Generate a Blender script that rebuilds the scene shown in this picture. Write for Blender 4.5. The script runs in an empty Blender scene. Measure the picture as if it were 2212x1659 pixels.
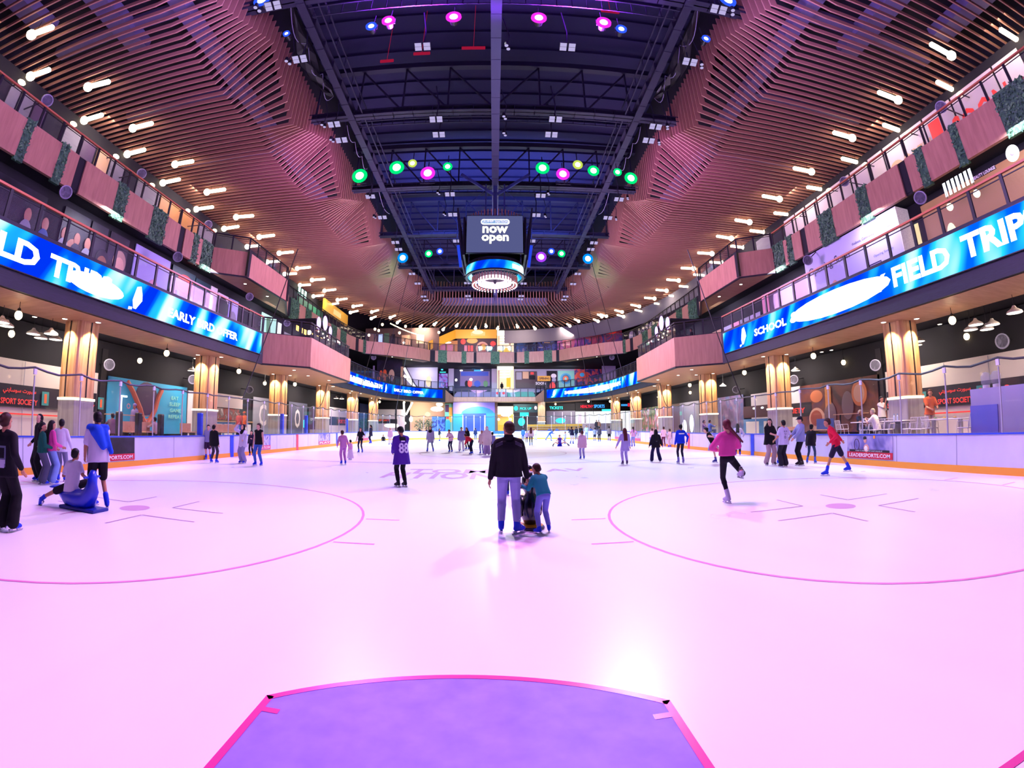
import bpy, bmesh, math, random
from mathutils import Vector, Matrix
from mathutils.bvhtree import BVHTree
random.seed(7)
SC = bpy.context.scene
COL = SC.collection
PI = math.pi
# ---------------------------------------------------------------- camera (wide action-camera lens), world, exposure
IMG_W, IMG_H = 2212.0, 1659.0
CAM = (0.19982, -0.9956, 1.68202)
YAW, PIT, ROL, A1, A3 = 0.03544, 0.09358, -0.00488, 1.02178, -0.04801
cam = bpy.data.objects.new('camera', bpy.data.cameras.new('camera')); COL.objects.link(cam)
_f = Vector((math.sin(YAW)*math.cos(PIT), math.cos(YAW)*math.cos(PIT), math.sin(PIT)))
_r0 = Vector((math.cos(YAW), -math.sin(YAW), 0)); _u0 = _r0.cross(_f)
_r = _r0*math.cos(ROL)+_u0*math.sin(ROL); _u = _u0*math.cos(ROL)-_r0*math.sin(ROL)
M_ = Matrix((_r, _u, -_f)).transposed().to_4x4(); M_.translation = Vector(CAM)
cam.matrix_world = M_
cam.data.type = 'PANO'; cam.data.panorama_type = 'FISHEYE_LENS_POLYNOMIAL'
cam.data.sensor_fit = 'HORIZONTAL'; cam.data.sensor_width = 36.0; cam.data.sensor_height = 27.0
_k = IMG_W/1000.0/36.0
cam.data.fisheye_polynomial_k0 = 0; cam.data.fisheye_polynomial_k1 = -A1*_k
cam.data.fisheye_polynomial_k2 = 0; cam.data.fisheye_polynomial_k3 = -A3*_k**3; cam.data.fisheye_polynomial_k4 = 0
cam.data.fisheye_fov = math.radians(200); cam.data.clip_start = 0.05; cam.data.clip_end = 400
SC.camera = cam
def ray(px, py):
    dx, dy = (px-IMG_W/2)/1000, -(py-IMG_H/2)/1000
    r = math.hypot(dx, dy) or 1e-9; t = A1*r+A3*r**3; s = math.sin(t)/r
    return _r*(dx*s)+_u*(dy*s)+_f*math.cos(t)
def atz(px, py, z):                     # point of the photo on the level z
    d = ray(px, py); k = (z-CAM[2])/d.z
    return Vector(CAM)+d*k
def atx(px, py, x):
    d = ray(px, py); k = (x-CAM[0])/d.x
    return Vector(CAM)+d*k
def aty(px, py, y):
    d = ray(px, py); k = (y-CAM[1])/d.y
    return Vector(CAM)+d*k
SC.view_settings.view_transform = 'Standard'; SC.view_settings.look = 'None'
SC.view_settings.exposure = 0.0; SC.view_settings.gamma = 1.0; SC.view_settings.use_curve_mapping = False
SC.cycles.max_bounces = 5; SC.cycles.diffuse_bounces = 3; SC.cycles.glossy_bounces = 2
SC.cycles.transmission_bounces = 2; SC.cycles.transparent_max_bounces = 48
SC.cycles.caustics_reflective = False; SC.cycles.caustics_refractive = False
SC.cycles.sample_clamp_indirect = 6.0; SC.cycles.blur_glossy = 1.0
SC.cycles.use_denoising = True; SC.cycles.use_adaptive_sampling = True; SC.cycles.adaptive_threshold = .05
def L(h, k=1.0):                        # '#rrggbb' -> linear rgb
    h = h.lstrip('#'); h = ''.join(c*2 for c in h) if len(h) == 3 else h; o = []
    for i in (0, 2, 4):
        c = int(h[i:i+2], 16)/255; o.append((c/12.92 if c <= .04045 else ((c+.055)/1.055)**2.4)*k)
    return tuple(o)
w = bpy.data.worlds.new('ambient_fill'); SC.world = w; w.use_nodes = True
w.node_tree.nodes['Background'].inputs[0].default_value = (*L('#5a3c8c'), 1)
w.node_tree.nodes['Background'].inputs[1].default_value = 0.10  # dim violet ambient fill, added rather than cast by any fixture
# ---------------------------------------------------------------- lights of the hall (stage heads, floods, added fills)
def lamp(kind, name, loc, power, col, aim=None, spot=60, blend=.5, size=.3):
    d = bpy.data.lights.new(name, kind); d.energy = power; d.color = col
    if kind == 'SPOT': d.spot_size = math.radians(spot); d.spot_blend = blend; d.shadow_soft_size = size
    elif kind == 'AREA': d.shape = 'DISK'; d.size = size
    else: d.shadow_soft_size = size
    o = bpy.data.objects.new(name, d); COL.objects.link(o); o.location = loc
    if aim is not None: o.rotation_euler = (Vector(aim)-Vector(loc)).to_track_quat('-Z', 'Y').to_euler()
    return o
MAG, VIO, BLU, CYA, WHT, GRN, WARM = (1, .38, 1), (.42, .2, 1), (.12, .2, 1), (.25, .9, 1), (1, .93, 1), (.1, 1, .4), (1, .72, .42)
# ---------------------------------------------------------------- mesh helpers
class MB:
    def __init__(s): s.v = []; s.f = []; s.mi = []; s.uv = []; s.m = 0; s.flip = False; s.sx = 1; s.has_uv = False
    def P(s, p): s.v.append((p[0]*s.sx, p[1], p[2])); return len(s.v)-1
    def face(s, pts, uv=None):
        i = [s.P(p) for p in pts]
        if s.sx < 0: i.reverse(); uv = list(reversed(uv)) if uv else None
        s.f.append(i); s.mi.append(s.m); s.uv.append(uv); s.has_uv |= uv is not None
    def fidx(s, idx):
        idx = list(idx)
        if s.sx < 0: idx.reverse()
        s.f.append(idx); s.mi.append(s.m); s.uv.append(None)
    def grid(s, rows, close=False, caps=False):   # rows of equal-length rings
        n = len(rows[0]); base = [[s.P(p) for p in r] for r in rows]
        for a, b in zip(base, base[1:]):
            for j in range(n if close else n-1):
                k = (j+1) % n; s.fidx((a[j], a[k], b[k], b[j]))
        if caps: s.fidx(list(reversed(base[0]))); s.fidx(base[-1])
    def hexa(s, b, t):                            # bottom quad, top quad (ccw from above)
        i = [s.P(p) for p in b]; j = [s.P(p) for p in t]; n = len(b)
        s.fidx(list(reversed(i))); s.fidx(j)
        for k in range(n): q = (k+1) % n; s.fidx((i[k], i[q], j[q], j[k]))
    def box(s, x0, x1, y0, y1, z0, z1):
        if x0 > x1: x0, x1 = x1, x0
        if y0 > y1: y0, y1 = y1, y0
        s.hexa([(x0, y0, z0), (x1, y0, z0), (x1, y1, z0), (x0, y1, z0)], [(x0, y0, z1), (x1, y0, z1), (x1, y1, z1), (x0, y1, z1)])
    def rbox(s, c, sz, rz=0.0, rx=0.0):
        R = Matrix.Rotation(rz, 3, 'Z') @ Matrix.Rotation(rx, 3, 'X'); c = Vector(c); h = [q/2 for q in sz]
        q = [(-1, -1), (1, -1), (1, 1), (-1, 1)]
        s.hexa([c+R @ Vector((a*h[0], b*h[1], -h[2])) for a, b in q], [c+R @ Vector((a*h[0], b*h[1], h[2])) for a, b in q])
    def prism(s, poly, z0, z1): s.hexa([(p[0], p[1], z0) for p in poly], [(p[0], p[1], z1) for p in poly])
    def frame(s, d):
        d = Vector(d).normalized(); u = Vector((0, 0, 1)) if abs(d.z) < .95 else Vector((0, 1, 0))
        a = d.cross(u).normalized(); return a, a.cross(d)
    def bar(s, a, b, w, h):
        a = Vector(a); b = Vector(b); x, y = s.frame(b-a); x = x*w/2; y = y*h/2
        s.hexa([a-x-y, a-x+y, a+x+y, a+x-y], [b-x-y, b-x+y, b+x+y, b+x-y])
    def tube(s, pts, r, n=8, caps=True):
        pts = [Vector(p) for p in pts]; rr = r if isinstance(r, (list, tuple)) else [r]*len(pts); rows = []
        px = None
        for i, p in enumerate(pts):
            d = (pts[min(i+1, len(pts)-1)]-pts[max(i-1, 0)]); x, y = s.frame(d)
            if px is not None and x.dot(px) < 0: x, y = -x, -y
            px = x
            rows.append([p+(x*math.cos(t*2*PI/n)+y*math.sin(t*2*PI/n))*rr[i] for t in range(n)])
        s.grid(rows, True, caps)
    def lathe(s, prof, c=(0, 0, 0), n=16, ax='Z'):
        rows = []
        for r, z in prof:
            ring = []
            for t in range(n):
                a = 2*PI*t/n; q = (r*math.cos(a), r*math.sin(a), z)
                if ax == 'X': q = (z, q[0], q[1])
                if ax == 'Y': q = (q[0], z, -q[1])
                ring.append((c[0]+q[0], c[1]+q[1], c[2]+q[2]))
            rows.append(ring)
        s.grid(rows, True, True)
    def ball(s, c, r, n=12, m=8):
        rx, ry, rz = r if isinstance(r, (tuple, list)) else (r, r, r)
        rows = [[(c[0]+rx*math.sin(PI*i/m)*math.cos(2*PI*t/n), c[1]+ry*math.sin(PI*i/m)*math.sin(2*PI*t/n), c[2]-rz*math.cos(PI*i/m)) for t in range(n)] for i in range(m+1)]
        rows[0] = [(c[0]+(q[0]-c[0])*1, c[1], c[2]-rz) for q in rows[0]]
        s.grid(rows, True, False)
    def band(s, poly, d0, d1, z0, z1, closed=False, uv=False, ends=True):  # prism between two offsets of a polyline
        A = offset(poly, d0, closed); B = offset(poly, d1, closed); n = len(poly); u = 0.0
        for i in range(n if closed else n-1):
            j = (i+1) % n; a, b, c, d = A[i], A[j], B[j], B[i]
            ln = math.hypot(poly[j][0]-poly[i][0], poly[j][1]-poly[i][1])
            U = [(u, 0), (u+ln, 0), (u+ln, z1-z0), (u, z1-z0)] if uv else None
            s.face([(*b, z0), (*a, z0), (*a, z1), (*b, z1)], [U[1], U[0], U[3], U[2]] if uv else None)
            s.face([(*d, z0), (*c, z0), (*c, z1), (*d, z1)], U)
            s.face([(*a, z1), (*d, z1), (*c, z1), (*b, z1)]); s.face([(*a, z0), (*b, z0), (*c, z0), (*d, z0)])
            u += ln
        if not closed and ends:
            for i, fl in ((0, 0), (n-1, 1)):
                q = [(*A[i], z0), (*B[i], z0), (*B[i], z1), (*A[i], z1)]; s.face(q[::-1] if not fl else q)
    def build(s, name, mats, parent=None, smooth=False, o=None, bevel=0):
        if not isinstance(mats, (list, tuple)): mats = [mats]
        org = Vector(o) if o is not None else (parent['_o'] if parent is not None and '_o' in parent else Vector((0, 0, 0)))
        org = Vector(org)
        me = bpy.data.meshes.new(name)
        me.from_pydata([(p[0]-org[0], p[1]-org[1], p[2]-org[2]) for p in s.v], [], s.f)
        for m in mats: me.materials.append(m)
        me.polygons.foreach_set('material_index', s.mi)
        if smooth: me.polygons.foreach_set('use_smooth', [True]*len(s.f))
        if s.has_uv:
            ul = me.uv_layers.new(name='UVMap').data; k = 0
            for f, uv in zip(s.f, s.uv):
                for j in range(len(f)): ul[k].uv = uv[j] if uv else (0, 0); k += 1
        me.update()
        ob = bpy.data.objects.new(name, me); COL.objects.link(ob)
        if parent is not None: ob.parent = parent; ob['_o'] = list(org)
        else: ob.location = org; ob['_o'] = list(org)
        if bevel: b = ob.modifiers.new('bevel', 'BEVEL'); b.width = bevel; b.segments = 2; b.limit_method = 'ANGLE'
        return ob
def offset(poly, d, closed=False):
    n = len(poly); out = []
    if d == 0: return [tuple(p[:2]) for p in poly]
    for i in range(n):
        a = poly[(i-1) % n] if (closed or i > 0) else None; b = poly[i]; c = poly[(i+1) % n] if (closed or i < n-1) else None
        ns = []
        for p, q in ((a, b), (b, c)):
            if p is None or q is None: continue
            dx, dy = q[0]-p[0], q[1]-p[1]; l = math.hypot(dx, dy) or 1e-9; ns.append((dy/l, -dx/l))
        nx = sum(k[0] for k in ns); ny = sum(k[1] for k in ns); l = math.hypot(nx, ny) or 1e-9; nx /= l; ny /= l
        cs = max(.45, nx*ns[0][0]+ny*ns[0][1]); out.append((b[0]+nx*d/cs, b[1]+ny*d/cs))
    return out
def plen(poly): return sum(math.hypot(b[0]-a[0], b[1]-a[1]) for a, b in zip(poly, poly[1:]))
def walk(poly, s):                       # point and unit direction at arclength s
    for a, b in zip(poly, poly[1:]):
        l = math.hypot(b[0]-a[0], b[1]-a[1])
        if s <= l or b is poly[-1]:
            t = s/l; return (a[0]+(b[0]-a[0])*t, a[1]+(b[1]-a[1])*t), ((b[0]-a[0])/l, (b[1]-a[1])/l)
        s -= l
def cut(poly, s0, s1):                   # piece of a polyline between two arclengths
    out = [walk(poly, s0)[0]]; s = 0
    for a, b in zip(poly, poly[1:]):
        s += math.hypot(b[0]-a[0], b[1]-a[1])
        if s0+1e-4 < s < s1-1e-4: out.append(tuple(b))
    out.append(walk(poly, s1)[0]); return out
def sy(poly, y):                         # arclength where a polyline reaches y
    s = 0
    for a, b in zip(poly, poly[1:]):
        l = math.hypot(b[0]-a[0], b[1]-a[1])
        if (a[1]-y)*(b[1]-y) <= 0 and a[1] != b[1]: return s+l*(y-a[1])/(b[1]-a[1])
        s += l
    return s
def mirror(poly): return [(-p[0], p[1]) for p in poly]
def smoothpoly(pts, n=4):                # Catmull-Rom through the points
    out = []; P = [Vector((*p[:2], 0)) for p in pts]
    for i in range(len(P)-1):
        a, b, c, d = P[max(i-1, 0)], P[i], P[i+1], P[min(i+2, len(P)-1)]
        for k in range(n):
            t = k/n; q = .5*((2*b)+(c-a)*t+(2*a-5*b+4*c-d)*t*t+(3*b-a-3*c+d)*t**3); out.append((q.x, q.y))
    out.append(tuple(pts[-1])); return out
# ---------------------------------------------------------------- tagging
WORDS = 'first second third fourth fifth sixth seventh eighth ninth tenth eleventh twelfth thirteenth fourteenth fifteenth sixteenth seventeenth eighteenth nineteenth twentieth'.split()
def nth(i):
    if i < 20: return WORDS[i]
    t = {2: 'twenty', 3: 'thirty', 4: 'forty', 5: 'fifty', 6: 'sixty'}[(i+1)//10]
    return t+'-'+WORDS[i % 10] if (i+1) % 10 else {20: 'twentieth', 30: 'thirtieth', 40: 'fortieth', 50: 'fiftieth', 60: 'sixtieth'}[i+1]
def tag(o, label, cat, group=None):
    o['label'] = label; o['category'] = cat
    if group: o['group'] = group
    return o
def st(o, label=None):
    o['kind'] = 'structure'
    if label: o['label'] = label
    return o
def thing(name, loc, label, cat, group=None, rz=0.0):
    o = bpy.data.objects.new(name, None); COL.objects.link(o); o.location = Vector(loc); o.rotation_euler = (0, 0, rz)
    o.empty_display_size = .2; o['_o'] = list(loc) if rz == 0 else [0, 0, 0]
    return tag(o, label, cat, group)
KIDS = {}
def copytree(o, loc=None, rz=None, label=None, group=None, parent=None, mats=None):
    c = o.copy(); COL.objects.link(c)
    if parent is not None: c.parent = parent
    if loc is not None: c.location = loc
    if rz is not None: c.rotation_euler = (0, 0, rz)
    if label: c['label'] = label
    if group: c['group'] = group
    for k in [q for q in o.children]: copytree(k, parent=c)
    return c
# ---------------------------------------------------------------- materials
MC = {}
def mat(name, col, rough=.6, metal=0.0, em=0.0, emcol=None, noise=None, spec=.5, alpha=None, two=None, bump=0.0, coat=0.0):
    if name in MC: return MC[name]
    if isinstance(col, str): col = L(col)
    m = bpy.data.materials.new(name); m.use_nodes = True; nt = m.node_tree; b = nt.nodes['Principled BSDF']
    b.inputs['Base Color'].default_value = (*col, 1); b.inputs['Roughness'].default_value = rough
    b.inputs['Metallic'].default_value = metal; b.inputs['Specular IOR Level'].default_value = spec
    if coat: b.inputs['Coat Weight'].default_value = coat
    if em:
        b.inputs['Emission Color'].default_value = (*(L(emcol) if isinstance(emcol, str) else (emcol or col)), 1); b.inputs['Emission Strength'].default_value = em
    N = nt.nodes.new; K = nt.links.new
    if noise:                            # (scale, stretch xyz, second colour, contrast)
        sc, stx, c2, ct = noise
        tc = N('ShaderNodeTexCoord'); mp = N('ShaderNodeMapping'); mp.inputs['Scale'].default_value = stx
        nz = N('ShaderNodeTexNoise'); nz.inputs['Scale'].default_value = sc; nz.inputs['Detail'].default_value = 3
        K(tc.outputs['Object'], mp.inputs[0]); K(mp.outputs[0], nz.inputs['Vector'])
        cr = N('ShaderNodeValToRGB'); cr.color_ramp.elements[0].position = .5-ct; cr.color_ramp.elements[1].position = .5+ct
        cr.color_ramp.elements[0].color = (*col, 1); cr.color_ramp.elements[1].color = (*(L(c2) if isinstance(c2, str) else c2), 1)
        K(nz.outputs['Fac'], cr.inputs[0]); K(cr.outputs[0], b.inputs['Base Color'])
        if bump:
            bm = N('ShaderNodeBump'); bm.inputs['Strength'].default_value = bump; bm.inputs['Distance'].default_value = .02
            K(nz.outputs['Fac'], bm.inputs['Height']); K(bm.outputs[0], b.inputs['Normal'])
    MC[name] = m
    return m
def glassmat(name, tint, refl=.12, rough=.03, dirt=.004):
    if name in MC: return MC[name]
    m = bpy.data.materials.new(name); m.use_nodes = True; nt = m.node_tree; nt.nodes.clear(); N = nt.nodes.new; K = nt.links.new
    o = N('ShaderNodeOutputMaterial'); t = N('ShaderNodeBsdfTransparent'); g = N('ShaderNodeBsdfGlossy'); x = N('ShaderNodeMixShader'); lf = N('ShaderNodeLayerWeight'); lf.inputs[0].default_value = .5; pw = N('ShaderNodeMath'); pw.operation = 'POWER'; pw.inputs[1].default_value = 6; K(lf.outputs[1], pw.inputs[0]); lw = N('ShaderNodeMath'); lw.operation = 'MULTIPLY_ADD'; lw.inputs[1].default_value = .3; lw.inputs[2].default_value = .02; K(pw.outputs[0], lw.inputs[0])
    d = N('ShaderNodeBsdfDiffuse'); d.inputs[0].default_value = (.8, .8, .85, 1); x2 = N('ShaderNodeMixShader'); x2.inputs[0].default_value = dirt
    t.inputs[0].default_value = (*tint, 1); g.inputs['Roughness'].default_value = rough
    K(lw.outputs[0], x.inputs[0]); K(t.outputs[0], x.inputs[1]); K(g.outputs[0], x.inputs[2]); K(x.outputs[0], x2.inputs[1]); K(d.outputs[0], x2.inputs[2]); K(x2.outputs[0], o.inputs[0])
    MC[name] = m; return m
def emis(name, col, s):
    if name in MC: return MC[name]
    m = bpy.data.materials.new(name); m.use_nodes = True; nt = m.node_tree; nt.nodes.clear()
    e = nt.nodes.new('ShaderNodeEmission'); o = nt.nodes.new('ShaderNodeOutputMaterial'); e.inputs[0].default_value = (*(L(col) if isinstance(col, str) else col), 1); e.inputs[1].default_value = s
    nt.links.new(e.outputs[0], o.inputs[0]); MC[name] = m; return m
# ---------------------------------------------------------------- lettering
TC = {}
ARF = None
def textmesh(txt, size=1.0, bold=0.0, arabic=False, ex=0.0, shear=0.0):
    key = (txt, size, bold, arabic, ex, shear)
    if key in TC: return TC[key]
    cu = bpy.data.curves.new('t', 'FONT'); cu.body = txt; cu.size = size; cu.offset = bold; cu.extrude = ex; cu.resolution_u = 2; cu.shear = shear; cu.align_x = 'LEFT'
    ob = bpy.data.objects.new('t', cu); COL.objects.link(ob); dg = bpy.context.evaluated_depsgraph_get(); dg.update()
    me = ob.evaluated_get(dg).to_mesh(); v = [tuple(p.co) for p in me.vertices]; f = [tuple(p.vertices) for p in me.polygons]
    bpy.data.objects.remove(ob); bpy.data.curves.remove(cu)
    TC[key] = (v, f); return v, f
def lettering(mb, txt, origin, xdir, zdir=(0, 0, 1), height=.3, width=None, bold=0.0, center=True, ex=0.0, shear=0.0, fn=None):
    v, f = textmesh(txt, 1.0, bold, False, ex, shear)
    if not v: return
    x0 = min(p[0] for p in v); x1 = max(p[0] for p in v); y0 = min(p[1] for p in v); y1 = max(p[1] for p in v)
    sy_ = height/(y1-y0); sx_ = (width/(x1-x0)) if width else sy_; cx = (x0+x1)/2 if center else x0; cy = (y0+y1)/2
    X = Vector(xdir).normalized(); Z = Vector(zdir).normalized(); Nn = X.cross(Z); O = Vector(origin); b = len(mb.v)
    for p in v:
        a, c = (p[0]-cx)*sx_, (p[1]-cy)*sy_
        if fn: q = fn(a, c)
        else: q = O+X*a+Z*c+Nn*p[2]
        mb.v.append(tuple(q))
    for q in f: mb.f.append([b+i for i in q]); mb.mi.append(mb.m); mb.uv.append(None)
# ---------------------------------------------------------------- plan of the hall (right half; the left is its mirror)
W, YN, YF, RC = 13.0, -5.5, 57.8, 8.0          # rink half width, near end, far end, corner radius
HB = 1.09
def rink_outline(n=10):                        # right half from near centre to far centre
    p = [(0, YN), (W-RC, YN)]
    p += [(W-RC+RC*math.sin(a), YN+RC-RC*math.cos(a)) for a in [PI/2*i/n for i in range(1, n+1)]]
    p += [(W, YF-RC)]
    p += [(W-RC+RC*math.cos(a), YF-RC+RC*math.sin(a)) for a in [PI/2*i/n for i in range(1, n+1)]]
    return p+[(0, YF)]
RINK = rink_outline()
E2N = [(14.2, -12), (14.2, 24.4)]
BOX2 = [(14.2, 24.4), (11.75, 26.4), (12.1, 35.6), (14.4, 37.0)]
E2F = smoothpoly([(14.4, 35.6), (14.6, 40), (14.6, 45), (14.4, 50), (13.9, 55.5), (12.7, 59.6), (11.0, 62.4), (9.2, 64.8), (7.4, 66.4)], 3)
MID2 = [(7.4, 66.4), (5.95, 64.9), (0, 64.9)]
E2 = E2N[:1]+BOX2+E2F[2:]+MID2[1:]
E3A = [(18.8, -12), (18.8, 24.2)]
BOX3A = [(18.8, 24.4), (16.8, 25.9), (16.8, 32.3), (18.8, 36.6)]
E3B = smoothpoly([(18.8, 36.6), (18.9, 45), (18.7, 54.6), (17.7, 58.8)], 3)
BOX3B = [(17.7, 58.9), (15.4, 60.4), (11.2, 64.9), (9.9, 66.9)]
E3C = smoothpoly([(9.9, 66.9), (8.2, 67.7), (5.2, 68.6), (2.6, 69.0), (0, 69.1)], 3)
E3 = E3A[:1]+BOX3A+E3B[1:]+BOX3B[1:]+E3C[1:]
Z1, LB, LT, Z2 = 5.3, 5.86, 7.1, 7.2           # soffit, led bottom, led top, level-two deck
P3B, P3T, R3 = 11.55, 13.25, 14.35             # level-three panel bottom, top, rail
WG, W2, W3 = 20.0, 20.0, 24.0
ZC = 17.8                                      # slatted ceiling
COLY = [3.05, 12.2, 21.3, 30.45, 39.6, 48.7, 57.6]
SIDE = ((1, 'right'), (-1, 'left'))
# materials
M_ice = mat('ice', '#f7f5fc', .3, spec=.4)
nt = M_ice.node_tree; b_ = nt.nodes['Principled BSDF']
tc = nt.nodes.new('ShaderNodeTexCoord')
def noise_chain(nt, tc, scale, stretch, detail=4, rot=(0, 0, 0)):
    mp = nt.nodes.new('ShaderNodeMapping'); mp.inputs['Scale'].default_value = stretch; mp.inputs['Rotation'].default_value = rot
    nz = nt.nodes.new('ShaderNodeTexNoise'); nz.inputs['Scale'].default_value = scale; nz.inputs['Detail'].default_value = detail
    nt.links.new(tc.outputs['Object'], mp.inputs[0]); nt.links.new(mp.outputs[0], nz.inputs['Vector']); return nz
n1 = noise_chain(nt, tc, .55, (1, 1, 1), 5); n2 = noise_chain(nt, tc, 9, (1, .12, 1), 3, (0, 0, .5)); n3 = noise_chain(nt, tc, 11, (.1, 1, 1), 3, (0, 0, .3))
cr = nt.nodes.new('ShaderNodeValToRGB'); cr.color_ramp.elements[0].position = .2; cr.color_ramp.elements[1].position = .85
cr.color_ramp.elements[0].color = (.26, .26, .26, 1); cr.color_ramp.elements[1].color = (.35, .35, .35, 1)
nt.links.new(n1.outputs['Fac'], cr.inputs[0]); nt.links.new(cr.outputs[0], b_.inputs['Roughness'])
mx = nt.nodes.new('ShaderNodeMath'); mx.operation = 'MAXIMUM'; nt.links.new(n2.outputs['Fac'], mx.inputs[0]); nt.links.new(n3.outputs['Fac'], mx.inputs[1])
bp = nt.nodes.new('ShaderNodeBump'); bp.inputs['Strength'].default_value = .25; bp.inputs['Distance'].default_value = .006
nt.links.new(mx.outputs[0], bp.inputs['Height']); nt.links.new(bp.outputs[0], b_.inputs['Normal'])
M_redline = mat('red_line_paint', '#e8309a', .3); M_thin = mat('faded_line_paint', '#b98fb4', .3); M_blueline = mat('blue_line_paint', '#5a78c8', .3)
M_faint = mat('faded_marks_paint', '#d9a6d0', .3); M_circ = mat('circle_line_paint', '#ec86c6', .3)
M_crease = mat('crease_blue_paint', '#8f72fa', .5, noise=(5, (1, 1, 1), '#a88cff', .3), spec=.25)
M_board = mat('white_board_plastic', '#dcdcec', .45, noise=(1.2, (1, 1, .6), '#c9c8df', .3))
M_kick = mat('orange_kick_plate', '#f0a030', .5); M_cap = mat('blue_cap_rail', '#2848c8', .4); M_blue = mat('blue_plastic', '#1840d8', .4); M_red = mat('red_plastic', '#d8305a', .4)
M_black = mat('black_metal', '#17151c', .45); M_dark = mat('black_plaster', '#14121c', .8); M_navy = mat('dark_ceiling', '#0c0a14', .9)
M_wood = mat('warm_wood_board', '#bc8a72', .55, noise=(2.2, (3, 3, .35), '#a0705c', .28))
M_slat = mat('slat_wood', '#a87866', .55)
M_soff = mat('soffit_wood', '#c79a70', .5, noise=(3, (.4, 3, 3), '#b08458', .25))
M_col = mat('column_wood', '#e2b688', .5, noise=(3.2, (3, 3, .25), '#b98455', .22))
M_conc = mat('board_marked_concrete', '#b5b0aa', .8, noise=(2.2, (5, 5, .3), '#8e8a86', .3))
M_deck = mat('deck_tile', '#77727a', .4); M_rail = mat('copper_wood_handrail', '#b86a4c', .35); M_white = mat('white_cladding', '#cdbfb6', .5)
M_fascia = mat('black_louvre_fascia', '#111120', .6, noise=(18, (.2, .2, 4), '#1b1a2c', .1))
M_steel = mat('dark_steel', '#28243c', .6, .2); M_roof = mat('roof_deck', '#1d1840', .85); M_duct = mat('grey_duct', '#6c6684', .6, .2)
M_lav = mat('lavender_plaster', '#a8a4b8', .7)
M_glass = glassmat('clear_glass', (.985, .99, .995)); M_rglass = glassmat('rail_glass', (.9, .9, .94), dirt=.012)
# ---------------------------------------------------------------- ice and its lines (one floor)
mb = MB(); full = RINK+[(-x, y) for x, y in reversed(RINK[1:-1])]
def flat(poly, z): mb.face([(x, y, z) for x, y in poly])
mb.m = 0; flat(full, 0)
def line(x0, y0, x1, y1, w_, z=.003):
    d = Vector((x1-x0, y1-y0)); n = Vector((-d.y, d.x)).normalized()*w_/2; mb.face([(x0-n.x, y0-n.y, z), (x1-n.x, y1-n.y, z), (x1+n.x, y1+n.y, z), (x0+n.x, y0+n.y, z)])
def arc(cx, cy, r, a0, a1, w_, z=.003, n=72):
    for i in range(n):
        t0, t1 = a0+(a1-a0)*i/n, a0+(a1-a0)*(i+1)/n
        mb.face([(cx+(r+q)*math.cos(t), cy+(r+q)*math.sin(t), z) for q, t in ((-w_/2, t0), (w_/2, t0), (w_/2, t1), (-w_/2, t1))])
def disc(cx, cy, r, z=.003, n=32): mb.face([(cx+r*math.cos(2*PI*i/n), cy+r*math.sin(2*PI*i/n), z) for i in range(n)])
for yy, s_ in ((0.0, 1), (54.3, -1)):          # crease at each goal line
    mb.m = 1; line(-W+.7, yy, W-.7, yy, .05)
    a = math.asin(1.22/1.83)
    pts = [(1.22, yy)]+[(1.83*math.sin(a-2*a*i/24), yy+s_*1.83*math.cos(a-2*a*i/24)) for i in range(25)]+[(-1.22, yy)]
    mb.m = 2; flat(pts if s_ > 0 else pts[::-1], .002)
    mb.m = 1; arc(0, yy, 1.805, PI/2*s_-a, PI/2*s_+a, .05, .004, 24)
    for q in (-1, 1): line(q*1.195, yy, q*1.195, yy+s_*1.37, .05, .004); line(q*1.2, yy+s_*1.22, q*1.07, yy+s_*1.22, .05, .0042)
for cx in (-6.71, 6.71):
    for cy in (6.1, 48.2):
        mb.m = 3 if cy < 20 else 4; arc(cx, cy, 4.57, 0, 2*PI, .05)
        for s_ in (-1, 1):
            for t_ in (-1, 1): line(cx+s_*4.56, cy+t_*.86, cx+s_*(4.56+.62), cy+t_*.86, .05)
        mb.m = 5; disc(cx, cy, .3)
        mb.m = 4
        for sx in (-1, 1):
            for sy2 in (-1, 1): line(cx+sx*.61, cy+sy2*.45, cx+sx*1.83, cy+sy2*.45, .05); line(cx+sx*.61, cy+sy2*.45, cx+sx*.61, cy+sy2*1.36, .05)
mb.m = 4; arc(0, 27.5, 4.57, 0, 2*PI, .05)
for y_ in (19.5, 35.3): line(-W, y_-.14, W, y_-.14, .05); line(-W, y_+.14, W, y_+.14, .05)
mb.m = 1; line(-W, 27.5, W, 27.5, .05); mb.m = 6
q_ = lambda px, py: atz(px, py, 0)
for t_, xa, xb, ya_, yb_ in (('HTION', 818, 1070, 1032, 1022), ('TOM', 872, 1060, 1021, 1014), ('AV', 1180, 1276, 1019, 1011)): a_, b_4, c_ = q_(xa, ya_), q_(xb, ya_), q_(xb, yb_); lettering(mb, t_, ((a_.x+b_4.x)/2, (a_.y+c_.y)/2, .004), (1, 0, 0), (0, 1, 0), c_.y-a_.y, b_4.x-a_.x, .02)
mb.v = [v for v in mb.v]
ice = mb.build('floor_ice', [M_ice, M_redline, M_crease, M_circ, M_thin, M_faint, M_faint]); st(ice, 'white ice sheet with painted hockey lines')
mb = MB(); mb.box(-26, 26, -14, 84, -.3, -.02); st(mb.build('floor_base', mat('walkway_tile', '#8b8590', .35)), 'grey tiled walkway around the ice')
# walkway floor around the rink at ice level
mb = MB()
out = offset(full, .3, True)
for i in range(len(full)):
    j = (i+1) % len(full); a, b = out[i], out[j]
    q = lambda p: (max(-26, min(26, p[0]*40)), -14 if p[1] < YN+RC and abs(p[0]) < W-RC+1 else (84 if p[1] > YF-RC else p[1]))
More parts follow.
